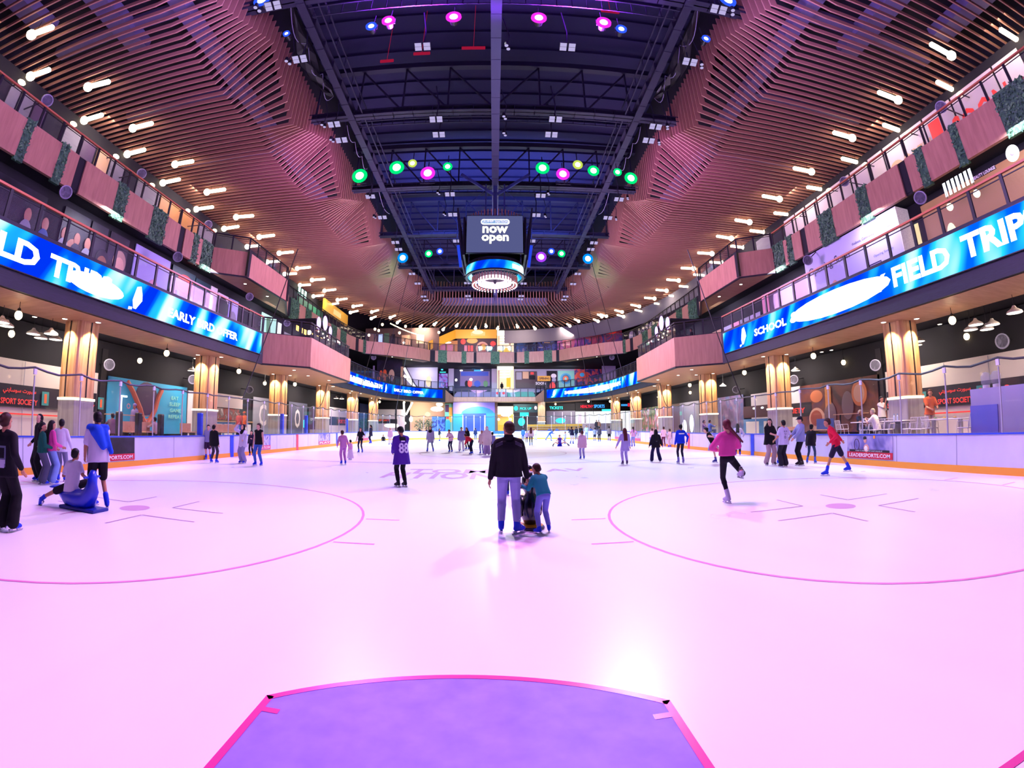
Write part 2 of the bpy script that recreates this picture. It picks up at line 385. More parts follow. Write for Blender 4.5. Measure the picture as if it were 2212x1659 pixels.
# ---------------------------------------------------------------- far and side walls, roofs
mb = MB()
for s_, nm in SIDE:
    mb = MB(); mb.sx = s_; mb.box(W3, W3+.3, -12, 84, 0, 26); st(mb.build('wall_'+nm, M_navy), 'dark outer wall on the %s side' % nm)
mb = MB(); mb.box(-26, 26, 82, 82.3, 0, 26); st(mb.build('wall_far', M_navy), 'dark outer wall beyond the far end')
mb = MB(); mb.box(-26, 26, -12, 82, 25.2, 25.4)
for i in range(63): y = -12+i*1.5; mb.box(-12.5, 12.5, y, y+.75, 25.0, 25.2)
st(mb.build('ceiling_roof_deck', M_roof), 'dark ribbed metal roof deck high above the ice')
def outer(poly, x1=W3):                        # close a half plan polyline out to the side and far walls
    return poly
def slab(name, poly, xo, yo, z0, z1, m, label, hole=None):
    for s_, nm in SIDE:                        # strips between the edge polyline and its outward offset out to the wall
        mb = MB(); mb.sx = s_
        tgt = []
        for p in poly: tgt.append((xo, p[1]) if p[1] < 50 else None)
        n = len(poly); k0 = next((i for i, p in enumerate(poly) if p[1] >= 50), n)
        for i in range(k0, n):
            f = (i-k0+1)/(n-k0); p = poly[i]
            # outer path: up the side wall to the far corner, then along the far wall
            tot = (yo-50)+xo; d = f*tot
            tgt[i] = (xo, 50+d) if d < yo-50 else (xo-(d-(yo-50)), yo)
        for i in range(n-1):
            a, b, c, d = poly[i], poly[i+1], tgt[i+1], tgt[i]
            mb.hexa([(*a, z0), (*d, z0), (*c, z0), (*b, z0)], [(*a, z1), (*d, z1), (*c, z1), (*b, z1)])
        st(mb.build(name, m), label % nm)
E2S = E2[:-3]+[(7.4, 66.4), (7.4, 72.6), (0, 72.6)]
slab('floor_level_two', E2S, W3, 82, Z1+.35, Z2-.02, M_dark, 'black slab of the second level on the %s side')
slab('floor_level_three', E3, W3, 82, P3B+.12, P3T-.05, M_dark, 'black slab of the third level on the %s side')
# wood soffit strip under the level-two edge, with its thin shadow gap
for s_, nm in SIDE:
    mb = MB(); mb.sx = s_
    inn = [(x, y) for x, y in ((16.9, -12), (16.9, 24.4), (16.9, 27), (16.9, 35.6), (16.9, 37))]
    k = len(E2); far_in = offset(E2, 2.7)
    tgt = [(16.9, p[1]) if p[1] < 50 else far_in[i] for i, p in enumerate(E2)]
    ed = offset(E2, .02)
    for i in range(k-1):
        a, b, c, d = ed[i], ed[i+1], tgt[i+1], tgt[i]
        mb.hexa([(*a, Z1), (*d, Z1), (*c, Z1), (*b, Z1)], [(*a, Z1+.34), (*d, Z1+.34), (*c, Z1+.34), (*b, Z1+.34)])
    st(mb.build('ceiling_soffit', M_soff), 'warm timber soffit under the second level, %s side' % nm)
# fascias of level two: dark louvre band, timber balcony boxes
for s_, nm in SIDE:
    for poly, tx in ((E2N, 'near'), (E2F, 'far curved')):
        mb = MB(); mb.sx = s_; mb.band(poly, -.12, .1, Z1, Z2+.04); tag(mb.build('louvre_fascia', M_fascia), 'black louvred fascia behind the %s display ribbon on the %s side' % (tx, nm), 'fascia')
    o = thing('balcony_box', (s_*13, 30.7, Z1), 'timber clad balcony jutting out over the ice between the two %s display ribbons' % nm, 'balcony')
    mb = MB(); mb.sx = s_; mb.band(BOX2, -.08, .12, Z1+.06, Z2+.05); mb.build('timber_panel', M_wood, o)
    mb = MB(); mb.sx = s_; mb.band(BOX2, -.1, .1, Z1-.03, Z1+.06); mb.build('black_trim', M_black, o)
    mb = MB(); mb.sx = s_; mb.face([(*p, Z2+.03) for p in BOX2]); mb.face([(*p, Z1-.02) for p in BOX2[::-1]]); mb.build('deck', M_soff, o)
o = thing('balcony_box', (0, 64.9, Z1), 'low timber parapet of the stepped seating at the far end', 'balcony')
mb = MB(); mb.band([(5.95, 64.9), (-5.95, 64.9)], -.1, .1, Z1, 5.95); mb.build('timber_panel', M_wood, o)
for s_ in (1, -1):
    mb = MB(); mb.sx = s_
    mb.hexa([(7.4, 66.4, Z1), (5.95, 64.9, Z1), (6.1, 65.1, Z1), (7.6, 66.5, Z1)], [(7.4, 66.4, Z2), (5.95, 64.9, 5.95), (6.1, 65.1, 5.95), (7.6, 66.5, Z2)])
    mb.build('side_wing', M_wood, o)
# level-three parapets: rhythm of timber, green planting and black gaps
PAN = [('w', -3, 2.3), ('g', 2.3, 3.0), ('w', 3.0, 5.3), ('g', 5.3, 6.8), ('w', 6.8, 8.85), ('g', 8.85, 9.3), ('w', 9.3, 10.95), ('g', 10.95, 11.45), ('w', 11.45, 12.1), ('d', 12.1, 12.6), ('w', 12.6, 14.95), ('g', 14.95, 15.8), ('w', 15.8, 17.9), ('g', 17.9, 19.2), ('w', 19.2, 20.55), ('d', 20.55, 21.1), ('w', 21.1, 22.0), ('g', 22.0, 22.6), ('w', 22.6, 23.0), ('g', 23.0, 24.2)]
PANF = [('d', 36.7, 37.3), ('g', 37.3, 39.2), ('w', 39.2, 40.8), ('g', 40.8, 42.4), ('w', 42.4, 45.2), ('g', 45.2, 47.1), ('w', 47.3, 48.3), ('g', 48.3, 50.2), ('w', 50.2, 51.5), ('g', 51.5, 53.5), ('w', 53.5, 56.4), ('d', 56.4, 57.2), ('w', 57.2, 58.2), ('g', 58.2, 59.0)]
M_green = [mat('leaf_green_%d' % i, c, .6) for i, c in enumerate(('#3f6a4c', '#2c5140', '#5b8a5c'))]
GW = []
def green(poly, label, group, flip=1):
    mb = MB(); mb.sx = flip; ln = plen(poly); mb.band(poly, -.05, .12, P3B-.12, P3T+.12)
    mb.m = 0
    for i in range(int(210*max(.5, ln))):
        s0 = random.uniform(0, ln); z = random.uniform(P3B-.15, P3T+.1); (x, y), (dx, dy) = walk(poly, s0); nx, ny = dy, -dx
        dz = .06+.10*abs(math.sin(s0*5+z*3)); c = Vector((x-nx*dz, y-ny*dz, z)); t = Vector((dx, dy, 0)); n = Vector((-nx, -ny, 0))
        a = random.uniform(0, 6.3); u = (t*math.cos(a)+Vector((0, 0, 1))*math.sin(a)+n*random.uniform(-.3, .9)).normalized()*random.uniform(.05, .12); v = u.cross(n+Vector((0, 0, random.uniform(-.8, .3)))).normalized()*.045
        mb.m = random.choice((0, 0, 1, 2)); mb.face([c-u, c+v, c+u, c-v])
    o = mb.build('green_wall', M_green); tag(o, label, 'green wall', group); return o
def parapet(lst, poly, s_, nm, where, off=0):
    for i, (k, y0, y1) in enumerate(lst):
        pl = cut(poly, sy(poly, y0), sy(poly, y1))
        if k == 'g': green(pl, '%s leafy strip in the third-level parapet, %s %s' % (nth(off+sum(1 for q in lst[:i] if q[0] == 'g')), where, nm), None, s_)
        else:
            mb = MB(); mb.sx = s_
            if k == 'w': mb.band(pl, -.08, .1, P3B, P3T)
            else: mb.band(pl, .02, .12, P3B, P3T)
            o = mb.build('timber_cladding' if k == 'w' else 'black_infill', M_wood if k == 'w' else M_black)
            tag(o, '%s %s of the third-level parapet, %s %s' % (nth(off+sum(1 for q in lst[:i] if q[0] == k)), 'timber panel' if k == 'w' else 'black gap', where, nm), 'parapet panel')
for s_, nm in SIDE:
    parapet(PAN, E3A, s_, nm, 'from the camera, near')
    parapet(PANF, E3B, s_, nm, 'past the balcony box, far')
    for bx, tx in ((BOX3A, 'between the two halves of the third level'), (BOX3B, 'near the far corner of the third level')):
        o = thing('balcony_box', (s_*bx[1][0], bx[1][1], P3B), 'angular timber balcony %s on the %s side' % (tx, nm), 'balcony')
        mb = MB(); mb.sx = s_; mb.band(bx, -.08, .1, P3B-.02, P3T+.02); mb.build('timber_panel', M_wood, o)
        mb = MB(); mb.sx = s_; q = bx+([(bx[-1][0]+1.2, bx[-1][1]+1)] if bx is BOX3B else []); mb.face([(*p, P3B-.03) for p in q[::-1]]); mb.face([(*p, P3T) for p in q]); mb.build('soffit', M_soff, o)
        mb = MB(); mb.sx = s_; mb.band(bx, -.1, .08, P3B-.09, P3B-.02)
        for q in bx[1:-1]: mb.box(q[0]-.14, q[0]+.02, q[1]-.16, q[1]+.16, P3B, P3T+.05) if bx is BOX3A else None
        mb.build('black_trim', M_black, o)
# far centre parapet: symmetrical run of panels
FC = E3C[::1]; FCm = [p for p in E3C]+[(-x, y) for x, y in reversed(E3C[:-1])]; FT = plen(FCm)
pxs = [('d', 936, 942), ('w', 942, 948), ('g', 948, 966), ('w', 966, 997), ('g', 997, 1007), ('w', 1007, 1023), ('d', 1023, 1029), ('w', 1029, 1060), ('g', 1060, 1079), ('w', 1079, 1111), ('d', 1111, 1117), ('w', 1117, 1133), ('g', 1133, 1143), ('w', 1143, 1174), ('g', 1174, 1191), ('w', 1191, 1199), ('d', 1199, 1206), ('w', 1206, 1232)]
cnt = {}
for k, a, b in pxs:
    xa = aty(a, 770, 68.6).x; xb = aty(b, 770, 68.6).x; R_ = [(-x, y) for x, y in FCm]
    def sx_(x):
        s = 0
        for p, q in zip(R_, R_[1:]):
            l = math.hypot(q[0]-p[0], q[1]-p[1])
            if p[0] <= x <= q[0]: return s+l*(x-p[0])/(q[0]-p[0])
            s += l
        return FT if x > 0 else 0
    pl = [(x, y) for x, y in reversed(cut(R_, sx_(xa), max(sx_(xb), sx_(xa)+.1)))]
    cnt[k] = cnt.get(k, -1)+1; kk = {'g': 'leafy strip', 'w': 'timber panel', 'd': 'narrow black panel'}[k]
    lab = '%s %s from the left in the curved far third-level parapet' % (nth(cnt[k]), kk)
    if k == 'g': green(pl, lab, None)
    else:
        mb = MB(); mb.band(pl, -.08 if k == 'w' else .02, .1, P3B, P3T); tag(mb.build('timber_cladding' if k == 'w' else 'black_infill', M_wood if k == 'w' else M_black), lab, 'parapet panel')
# ---------------------------------------------------------------- columns with light from the soffit
for s_, nm in SIDE:
    for i, y in enumerate(COLY):
        x = s_*16.0; o = thing('column', (x, y, 0), '%s column from the camera under the %s balcony, timber over a pale concrete base' % (nth(i), nm) if i else 'column under the %s balcony beside the camera, timber over concrete' % nm, 'column')
        mb = MB(); pr = .57
        # four boards with grooves between: a rounded square shaft
        def ring(r, z, n=24): return [(x+r*math.copysign(abs(math.cos(t))**.45, math.cos(t)), y+r*math.copysign(abs(math.sin(t))**.45, math.sin(t)), z) for t in [2*PI*(k+.5)/n for k in range(n)]]
        mb.grid([ring(.58, 2.42), ring(.58, Z1)], True, True); mb.build('timber_casing', M_col, o)
        mb = MB()
        for a_, b_2 in ((1, 0), (-1, 0), (0, 1), (0, -1)):
            mb.box(x+a_*.585-.025, x+a_*.585+.025, y+b_2*.585-.025, y+b_2*.585+.025, 2.42, Z1)
        mb.build('groove', M_black, o)
        mb = MB(); mb.box(x-.52, x+.52, y-.52, y+.52, 0, 2.34); mb.build('concrete_base', M_conc, o, bevel=.03)
        mb = MB(); mb.box(x-.545, x+.545, y-.545, y+.545, 2.31, 2.4); mb.build('light_band', emis('band_glow', '#ffe6cc', 3.0), o)
# ---------------------------------------------------------------- slatted timber ceiling
def K2z(y):
    ph = ((y-15.0)/9.15) % 1.0
    return 20.5-2.5*(ph/.43) if ph < .43 else 18.0+2.5*((ph-.43)/.57)
NS = int((50+6)/.41)
CO = smoothpoly([(23.3, 50), (23.1, 54.5), (20.6, 60), (17.6, 65), (14.5, 68.6), (11.4, 71.0), (8.0, 72.4), (4, 73), (0, 73.1)], 4)
K1 = smoothpoly([(13.6, 50), (13.5, 54), (12.4, 58.6), (10.4, 61.6), (7.6, 63.2), (4, 63.6), (0, 63.6)], 4)
K2 = smoothpoly([(11.15, 50), (11.0, 53), (10.2, 56.5), (8.6, 58.8), (6.2, 59.6), (3, 59.8), (0, 59.8)], 4)
def fin(mb, p0, p1, p2, z2, ztop, th=.06, h0=.22, h1=.34):
    p0, p1, p2 = [Vector((*p, 0)) for p in (p0, p1, p2)]; d = (p1-p0).normalized(); t = Vector((-d.y, d.x, 0))*th/2; e = (p2-p1); e = e.normalized() if e.length > .05 else d
    Z = Vector((0, 0, 1)); low = [p0+Z*(ZC+.06), p1+Z*ZC, p2+Z*z2, p2+Z*ztop]
    s_ = (e*1.0+Z*((z2-ZC)/max(.3, (p2-p1).length))).normalized(); nn = Vector((-e.x*s_.z, -e.y*s_.z, math.hypot(s_.x, s_.y)))
    upp = [p0+Z*(ZC+h0), p1+Z*(ZC+h0), p2-e*h1+Z*(z2+.18), p2-e*h1+Z*ztop]
    L_ = [mb.P(q+t) for q in low]; R_ = [mb.P(q-t) for q in low]; LU = [mb.P(q+t) for q in upp]; RU = [mb.P(q-t) for q in upp]
    for i in range(3):
        mb.fidx((L_[i], L_[i+1], R_[i+1], R_[i])); mb.fidx((LU[i+1], LU[i], RU[i], RU[i+1])); mb.fidx((L_[i+1], L_[i], LU[i], LU[i+1])); mb.fidx((R_[i], R_[i+1], RU[i+1], RU[i]))
    mb.fidx((L_[0], R_[0], RU[0], LU[0]))
for s_, nm in SIDE:
    mb = MB(); mb.sx = s_
    for i in range(NS):
        y = -6+i*.41; fin(mb, (23.3, y), (13.6, y), (11.15, y), K2z(y), 21.7)
    lo, l1, l2 = plen(CO), plen(K1), plen(K2); NF = 44
    for i in range(NF+1):
        f = i/NF; z2 = K2z(50)*(1-min(1, f*5))+18.9*min(1, f*5)
        fin(mb, walk(CO, f*lo)[0], walk(K1, f*l1)[0], walk(K2, f*l2)[0], z2, 21.7)
    o = mb.build('ceiling_slats', M_slat); st(o, 'folded timber slat ceiling over the %s galleries' % nm)
    mb = MB(); mb.sx = s_; mb.box(11.6, 24, -12, 60, 23.7, 23.9); mb.box(11.9, 24, -12, 58, 19.9, 20.0)
    st(mb.build('ceiling_panel', M_navy), 'black ceiling above the slats on the %s side' % nm)
    mb = MB(); mb.sx = s_                        # pale service ducts glimpsed through the slats
    for x0, y0, x1, y1 in ((20.3, -4, 21.4, 9), (13.2, -4, 13.9, 40), (16.5, 6, 17.6, 12)): mb.box(x0, x1, y0, y1, 18.9, 19.5)
    for i in range(8): mb.box(13.8, 22, -2+i*6.2, -1.4+i*6.2, 19.2, 19.6)
    tag(mb.build('air_duct', M_duct), 'pale service ducts seen through the slats on the %s side' % nm, 'duct')
mb = MB(); mb.box(-11.6, 11.6, 60.2, 76, 22.6, 22.8); mb.box(-12, 12, 63.4, 82, 19.3, 19.4); st(mb.build('ceiling_far', M_navy), 'black ceiling above the far slats')
mb = MB(); mb.box(-7.5, 7.5, 61.4, 62.4, 19.0, 19.9); mb.box(-9, 9, 66, 66.6, 18.4, 18.8); tag(mb.build('air_duct', M_duct), 'broad pale duct crossing behind the slats of the far end', 'duct')
# ---------------------------------------------------------------- roof steel over the ice
ZB = 19.87
for k, y in enumerate([3.0]+[12.2, 21.3, 30.45, 39.6, 48.7, 57.6]):
    o = thing('roof_truss', (0, y, ZB), '%s steel roof truss crossing above the ice, counted from the camera' % nth(k), 'truss')
    mb = MB(); mb.box(-11.5, 11.5, y-.28, y+.28, ZB, ZB+.06); mb.box(-11.5, 11.5, y-.28, y+.28, ZB+.34, ZB+.4); mb.box(-11.5, 11.5, y-.03, y+.03, ZB, ZB+.4)
    for i in range(-9, 10): mb.box(i*1.2-.02, i*1.2+.02, y-.27, y+.27, ZB, ZB+.38)
    mb.build('bottom_chord', M_steel, o)
    mb = MB(); mb.box(-11.5, 11.5, y-.2, y+.2, 23.6, 24.0); mb.build('top_chord', M_steel, o)
    mb = MB()
    for i in range(-4, 5):
        mb.bar((i*2.75, y, ZB+.3), (i*2.75, y, 23.7), .1, .1)
        if i < 4: a, b = (i, i+1) if i < 0 else (i+1, i); mb.bar((a*2.75, y, 23.6), (b*2.75, y, ZB+.3), .1, .1)
    mb.build('web_member', M_steel, o)
    mb = MB()
    for zz in (ZB+.15, ZB+.95): mb.bar((-8.4, y+1.15, zz), (8.4, y+1.15, zz), .05, .05)
    mb.bar((-8.4, y+.55, ZB+.1), (8.4, y+.55, ZB+.1), .06, .06)
    for i in range(-12, 13): mb.bar((i*.7, y+1.15, ZB+.1), (i*.7, y+1.15, ZB+1), .035, .035)
    mb.build('service_rail', M_steel, o)
M_beam = mat('purple_grey_beam', '#55517c', .6, .2)
for x, w_, lab in ((-8.6, .42, 'left'), (8.6, .42, 'right'), (.1, .5, 'central')):
    o = thing('roof_beam', (x, 28, ZB), '%s long roof beam running the length of the rink' % lab, 'beam')
    mb = MB(); mb.box(x-w_/2, x+w_/2, -8, 60.5, ZB-.1, ZB-.04); mb.box(x-.04, x+.04, -8, 60.5, ZB-.05, ZB+.5); mb.box(x-w_/2, x+w_/2, -8, 60.5, ZB+.5, ZB+.56)
    for i in range(46): mb.box(x-w_/2+.01, x+w_/2-.01, -7.5+i*1.52, -7.47+i*1.52, ZB-.12, ZB+.5)
    mb.build('flange_beam', M_beam if x == .1 else M_steel, o)
    if x != .1:
        s_ = 1 if x > 0 else -1; mb = MB(); xx = x-s_*.75
        for zz in (ZB+.1, ZB+.9): mb.bar((xx, -8, zz), (xx, 59, zz), .07, .07)
        for i in range(45): mb.bar((xx, -7+i*1.5, ZB+.1), (xx, -7+i*1.5, ZB+.9), .035, .035)
        mb.build('service_rail', M_steel, o)
for s_, nm in SIDE:                              # black wall above the vertical slats
    mb = MB(); mb.sx = s_; mb.box(11.5, 11.62, -12, 60, 21.5, 25); st(mb.build('wall_roof_'+nm, M_navy), 'black roof upstand above the %s slats' % nm)
    mb = MB(); mb.sx = s_                         # sagging net and its cords beside the beam
    o = thing('safety_net', (s_*9.9, 17, 20), 'bunched black safety net hanging with loose cords beside the %s roof beam' % nm, 'net')
    for a, b in ((12.6, 15.2), (15.2, 17.6), (17.6, 19.6), (22.5, 24.4), (24.4, 26.2), (26.2, 27.8), (31.5, 35.5)):
        p = [(9.3, a+(b-a)*t/8, 20.3-(1.0 if a < 20 else .5)*math.sin(PI*t/8)) for t in range(9)]; mb.tube(p, .02, 5)
    mb.build('cord', mat('grey_cord', '#8a86a0', .6), o)
    mb = MB(); mb.sx = s_
    rows = [[(9.35+.5*math.sin(j*2.1+i)*.3, 12.6+i*.7, 20.3-j*.3*math.sin(PI*min(1, i/10))) for j in range(6)] for i in range(11)]; mb.grid(rows); mb.build('mesh', M_black, o)
mb = MB()
for i in range(14): mb.bar((-8+i*1.23, 4, ZB+.9), (-8+i*1.23, 12, ZB+.9), .05, .05)
for j in range(9): mb.bar((-8.4, 4+j*1.0, ZB+.85), (8.4, 4+j*1.0, ZB+.85), .05, .05)
tag(mb.build('service_grid', mat('violet_grey_grid', '#8d80b0', .6)), 'steel service grid under the roof just above the camera', 'grid')
for i, (x, y, l) in enumerate(((-5.9, 18.1, .75), (-3.9, 17.7, .9), (-1.1, 17.4, 1.25), (1.3, 13.9, 1.0), (5.6, 14.4, .9))):
    mb = MB(); mb.box(x-l/2, x+l/2, y-.05, y+.05, 21.2, 21.35); mb.box(x-.01, x+.01, y-.01, y+.01, 21.3, 25)
    tag(mb.build('red_strip_light', emis('dim_red', '#d0204c', .5)), 'short dim red strip under the dark roof, %s from the left' % nth(i), 'light strip')
# ---------------------------------------------------------------- floodlights, twin spots, stage lights
FL = [(590, 12), (648, 127), (722, 268), (738, 302), (800, 424), (826, 469), (854, 523), (861, 538), (890, 591), (902, 612), (915, 640), (920, 648), (913, 100), (942, 257), (948, 290), (972, 419), (978, 463), (987, 520), (1011, 639), (1014, 646), (1009, 611),
      (1226, 101), (1200, 257), (1191, 290), (1168, 422), (1158, 464), (1148, 520), (1126, 639), (1124, 646), (1131, 612), (1552, 20), (1490, 133), (1416, 273), (1401, 303), (1337, 430), (1313, 470), (1283, 524), (1276, 538), (1248, 591), (1238, 613), (1222, 640), (1218, 647)]
M_fl = emis('flood_face', '#c9bdf2', .85); M_fl2 = emis('flood_face_white', '#eef0ff', 1.1)
first = None
def flood(o, loc, m):
    x, y, z = 0, 0, 0; O = Vector(loc)
    for s_ in (-1, 1):
        mb = MB(); mb.rbox(O+Vector((s_*.2, 0, 0)), (.34, .42, .07), 0, -.35); mb.build('housing', M_black, o)
        mb = MB()
        for q in (-1, 1): mb.rbox(O+Matrix.Rotation(-.35, 3, 'X') @ Vector((s_*.2, q*.1, -.04)), (.3, .18, .02), 0, -.35)
        mb.build('lens', m, o)
    mb = MB(); mb.tube([O+Vector((-.24, 0, .02)), O+Vector((-.22, .1, .25)), O+Vector((0, .12, .32)), O+Vector((.22, .1, .25)), O+Vector((.24, 0, .02))], .02, 6); mb.build('yoke', M_steel, o)
    mb = MB(); mb.tube([O+Vector((0, .12, .32)), O+Vector((.05, .15, 1.2)), O+Vector((-.15, .1, 2.6))], .035, 6); mb.build('drop_pole', M_steel, o)
def rowname(x): return 'outer left' if x < -6 else 'inner left' if x < 0 else 'inner right' if x < 6 else 'outer right'
cn = {}
for px, py in FL:
    p = atz(px, py, 18.5); r = rowname(p.x); cn[r] = cn.get(r, -1)+1
    lab = 'twin-panel floodlight, %s from the camera in the %s roof row' % (nth(cn[r]), r)
    if first is None:
        first = thing('floodlight', p, lab, 'floodlight', 'twin-panel floodlights under the roof'); first['_o'] = list(p); flood(first, p, M_fl); continue
    copytree(first, p, label=lab)
# the copies above share the first fixture's mesh
TS = [(556, 20), (622, 135), (698, 272), (717, 304), (797, 424), (809, 470), (1096, 102), (1090, 254), (1090, 290), (947, 418), (960, 464), (1185, 419), (1178, 468), (1442, 276), (1424, 310), (1516, 143), (1583, 27), (1356, 429), (1331, 474)]
first = None
for i, (px, py) in enumerate(TS):
    p = atz(px, py, 18.3); lab = 'pair of small round spotlights on a bent rod, %s from the camera on the %s' % (nth(sum(1 for q in TS[:i] if (q[0] < 1000) == (px < 1000))), 'left' if px < 1000 else 'right')
    if first is None:
        first = thing('twin_spotlight', p, lab, 'spotlight', 'small twin spotlights'); first['_o'] = list(p)
        for q in (-.11, .11):
            mb = MB(); mb.lathe([(.09, 0), (.1, .05), (.08, .22), (.03, .26)], p+Vector((q*.4, q, 0)), 12); mb.build('can', M_black, first)
            mb = MB(); mb.lathe([(.001, -.02), (.085, -.015), (.085, 0)], p+Vector((q*.4, q, 0)), 12); mb.build('lens', M_fl, first)
        mb = MB(); mb.tube([p+Vector((0, 0, .2)), p+Vector((.1, .1, .9)), p+Vector((-.2, 0, 2.1))], .025, 6); mb.build('rod', M_steel, first)
    else: copytree(first, p, label=lab)
G_, Mg, Y_, B_ = 'green', 'magenta', 'pale yellow', 'blue'
ST = [(777, 380, G_, 1.3), (857, 362, G_, 1.2), (891, 353, Y_, .7), (924, 374, Mg, 1.2), (967, 360, G_, .75), (1172, 363, G_, 1.1), (1216, 376, Mg, 1.1), (1248, 356, Y_, .8), (1282, 369, G_, .95), (1334, 372, G_, .7), (1363, 385, G_, 1.1),
      (870, 557, 'cyan blue', 1.3), (926, 548, G_, .9), (950, 543, B_, .8), (1169, 555, 'violet', 1.3), (1191, 543, B_, .8), (1213, 548, G_, .9), (1270, 559, 'cyan blue', 1.3),
      (802, 57, B_, .6), (839, 45, Mg, .7), (980, 37, Mg, .8), (1164, 39, Mg, .8), (1304, 49, Mg, .8), (1342, 63, B_, .6), (619, 73, B_, .4), (1525, 84, B_, .5), (566, 1, B_, .9), (1572, 1, B_, .9)]
stt = lambda y: 0 if y < 2 else 1 if y < 100 else 2 if y < 400 else 3
CM = {G_: ((.0, .8, .2), 5), Mg: ((.9, .03, .85), 5), Y_: ((.55, .7, .1), 4), B_: ((.03, .1, 1), 5), 'cyan blue': ((.0, .28, 1), 5), 'violet': ((.4, .05, 1), 6)}
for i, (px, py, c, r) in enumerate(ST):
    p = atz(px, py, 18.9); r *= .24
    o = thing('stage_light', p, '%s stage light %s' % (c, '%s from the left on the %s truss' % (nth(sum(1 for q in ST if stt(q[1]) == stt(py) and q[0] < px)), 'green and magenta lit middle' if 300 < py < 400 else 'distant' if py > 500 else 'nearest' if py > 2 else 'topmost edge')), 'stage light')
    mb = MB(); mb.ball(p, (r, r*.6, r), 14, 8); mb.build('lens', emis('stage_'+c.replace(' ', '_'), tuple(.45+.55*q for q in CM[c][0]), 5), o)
    mb = MB(); mb.lathe([(r*1.05, -.02), (r*1.75, -.06), (r*1.8, .02), (r*1.05, .04)], p, 18, 'Y'); mb.build('halo_ring', emis('ring_'+c.replace(' ', '_'), CM[c][0], 1.1), o)  # glowing ring stands in for the bloom halo round the lens
    mb = MB(); mb.lathe([(r*1.15, 0), (r*1.2, .1), (r*.9, .38), (.05, .42)], p, 14, 'Y'); mb.build('head', M_black, o)
    mb = MB(); mb.tube([p+Vector((-r*1.4, .2, 0)), p+Vector((-r*1.4, .2, r*2)), p+Vector((r*1.4, .2, r*2)), p+Vector((r*1.4, .2, 0))], .03, 6); mb.tube([p+Vector((0, .2, r*2)), p+Vector((0, .3, 1.1))], .03, 6); mb.build('yoke', M_steel, o)
    bx = p+Vector((0, .15, -.75))
    if i in (0, 3, 6, 10, 11, 14, 17):
        mb = MB()
        for a in (0, .22): mb.bar(bx+Vector((-.5, 0, a)), bx+Vector((.5, 0, a)), .04, .04)
        for a in (-.5, -.2, .1, .5): mb.bar(bx+Vector((a, 0, 0)), bx+Vector((a, 0, .22)), .03, .03)
        mb.bar(bx+Vector((0, 0, .2)), p+Vector((0, .2, -.1)), .03, .03); mb.build('hanging_bracket', M_steel, o)
# ---------------------------------------------------------------- hanging scoreboard
SX, SYc = .1, 30.2
o = thing('scoreboard', (SX, SYc, 12), 'hanging four-sided video scoreboard with timber crown, round display ring and lit chandelier', 'scoreboard')
M_scr = emis('screen_slate', '#5a5f92', .9); M_scrw = emis('screen_white', '#ffffff', 3.0)
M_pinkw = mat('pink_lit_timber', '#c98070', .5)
fx0, fx1, fz0, fz1, fy = -1.87, 2.06, 13.28, 16.15, 28.0
for nm, pts in (('front', [(fx0, fy), (fx1, fy)]), ('right', [(fx1+.15, fy+.2), (fx1+.15, fy+4.1)]), ('back', [(fx1, fy+4.3), (fx0, fy+4.3)]), ('left', [(fx0-.15, fy+4.1), (fx0-.15, fy+.2)])):
    (ax, ay), (bx, by) = pts; mb = MB(); d = Vector((bx-ax, by-ay, 0)).normalized(); n = Vector((d.y, -d.x, 0))
    mb.bar((ax, ay, (fz0+fz1)/2), (bx, by, (fz0+fz1)/2), .14, fz1-fz0); mb.build('screen_cabinet', M_black, o)
    mb = MB(); off = n*.085; mb.face([(ax+off.x+d.x*.04, ay+off.y+d.y*.04, fz0+.05), (bx+off.x-d.x*.04, by+off.y-d.y*.04, fz0+.05), (bx+off.x-d.x*.04, by+off.y-d.y*.04, fz1-.05), (ax+off.x+d.x*.04, ay+off.y+d.y*.04, fz1-.05)])
    scr = mb.build('screen', M_scr if nm == 'front' else emis('screen_dim', '#34375c', .4), o)
    if nm == 'front':
        C0 = Vector(((ax+bx)/2+.03, ay-.1, 0)); xd = (1, 0, 0)
        mb = MB(); P = lambda x, z, y=0: (C0.x+x, C0.y+y, z)
        def pill(mb, cx, cz, w_, h_, yy):
            pts = []
            for k in range(24):
                a = 2*PI*k/24; pts.append(P(cx+math.copysign(w_/2-h_/2, math.cos(a))+math.cos(a)*h_/2, cz+math.sin(a)*h_/2, yy))
            mb.face(pts[::-1] if False else pts)
        pill(mb, 0, 15.62, 1.98, .42, 0); mb.build('logo_plate', M_scrw, o)
        mb = MB(); pill(mb, 0, 15.62, 1.84, .27, -.01); mb.build('logo_field', emis('screen_field', '#8db4e6', 1.0), o)
        mb = MB(); lettering(mb, 'JUMP', (C0.x-.48, C0.y-.02, 15.62), xd, height=.18, width=.72); lettering(mb, 'NATION', (C0.x+.45, C0.y-.02, 15.62), xd, height=.18, width=.86); mb.build('logo_lettering', emis('screen_logo', '#ffe0ec', 1.6), o)
        mb = MB(); lettering(mb, 'now', (C0.x, C0.y-.012, 15.02), xd, height=.52, width=1.75, bold=.03); lettering(mb, 'open', (C0.x, C0.y-.012, 14.3), xd, height=.66, width=1.85, bold=.03); mb.build('screen_lettering', emis('screen_yellow_white', '#fffbd0', 3.2), o)
mb = MB()
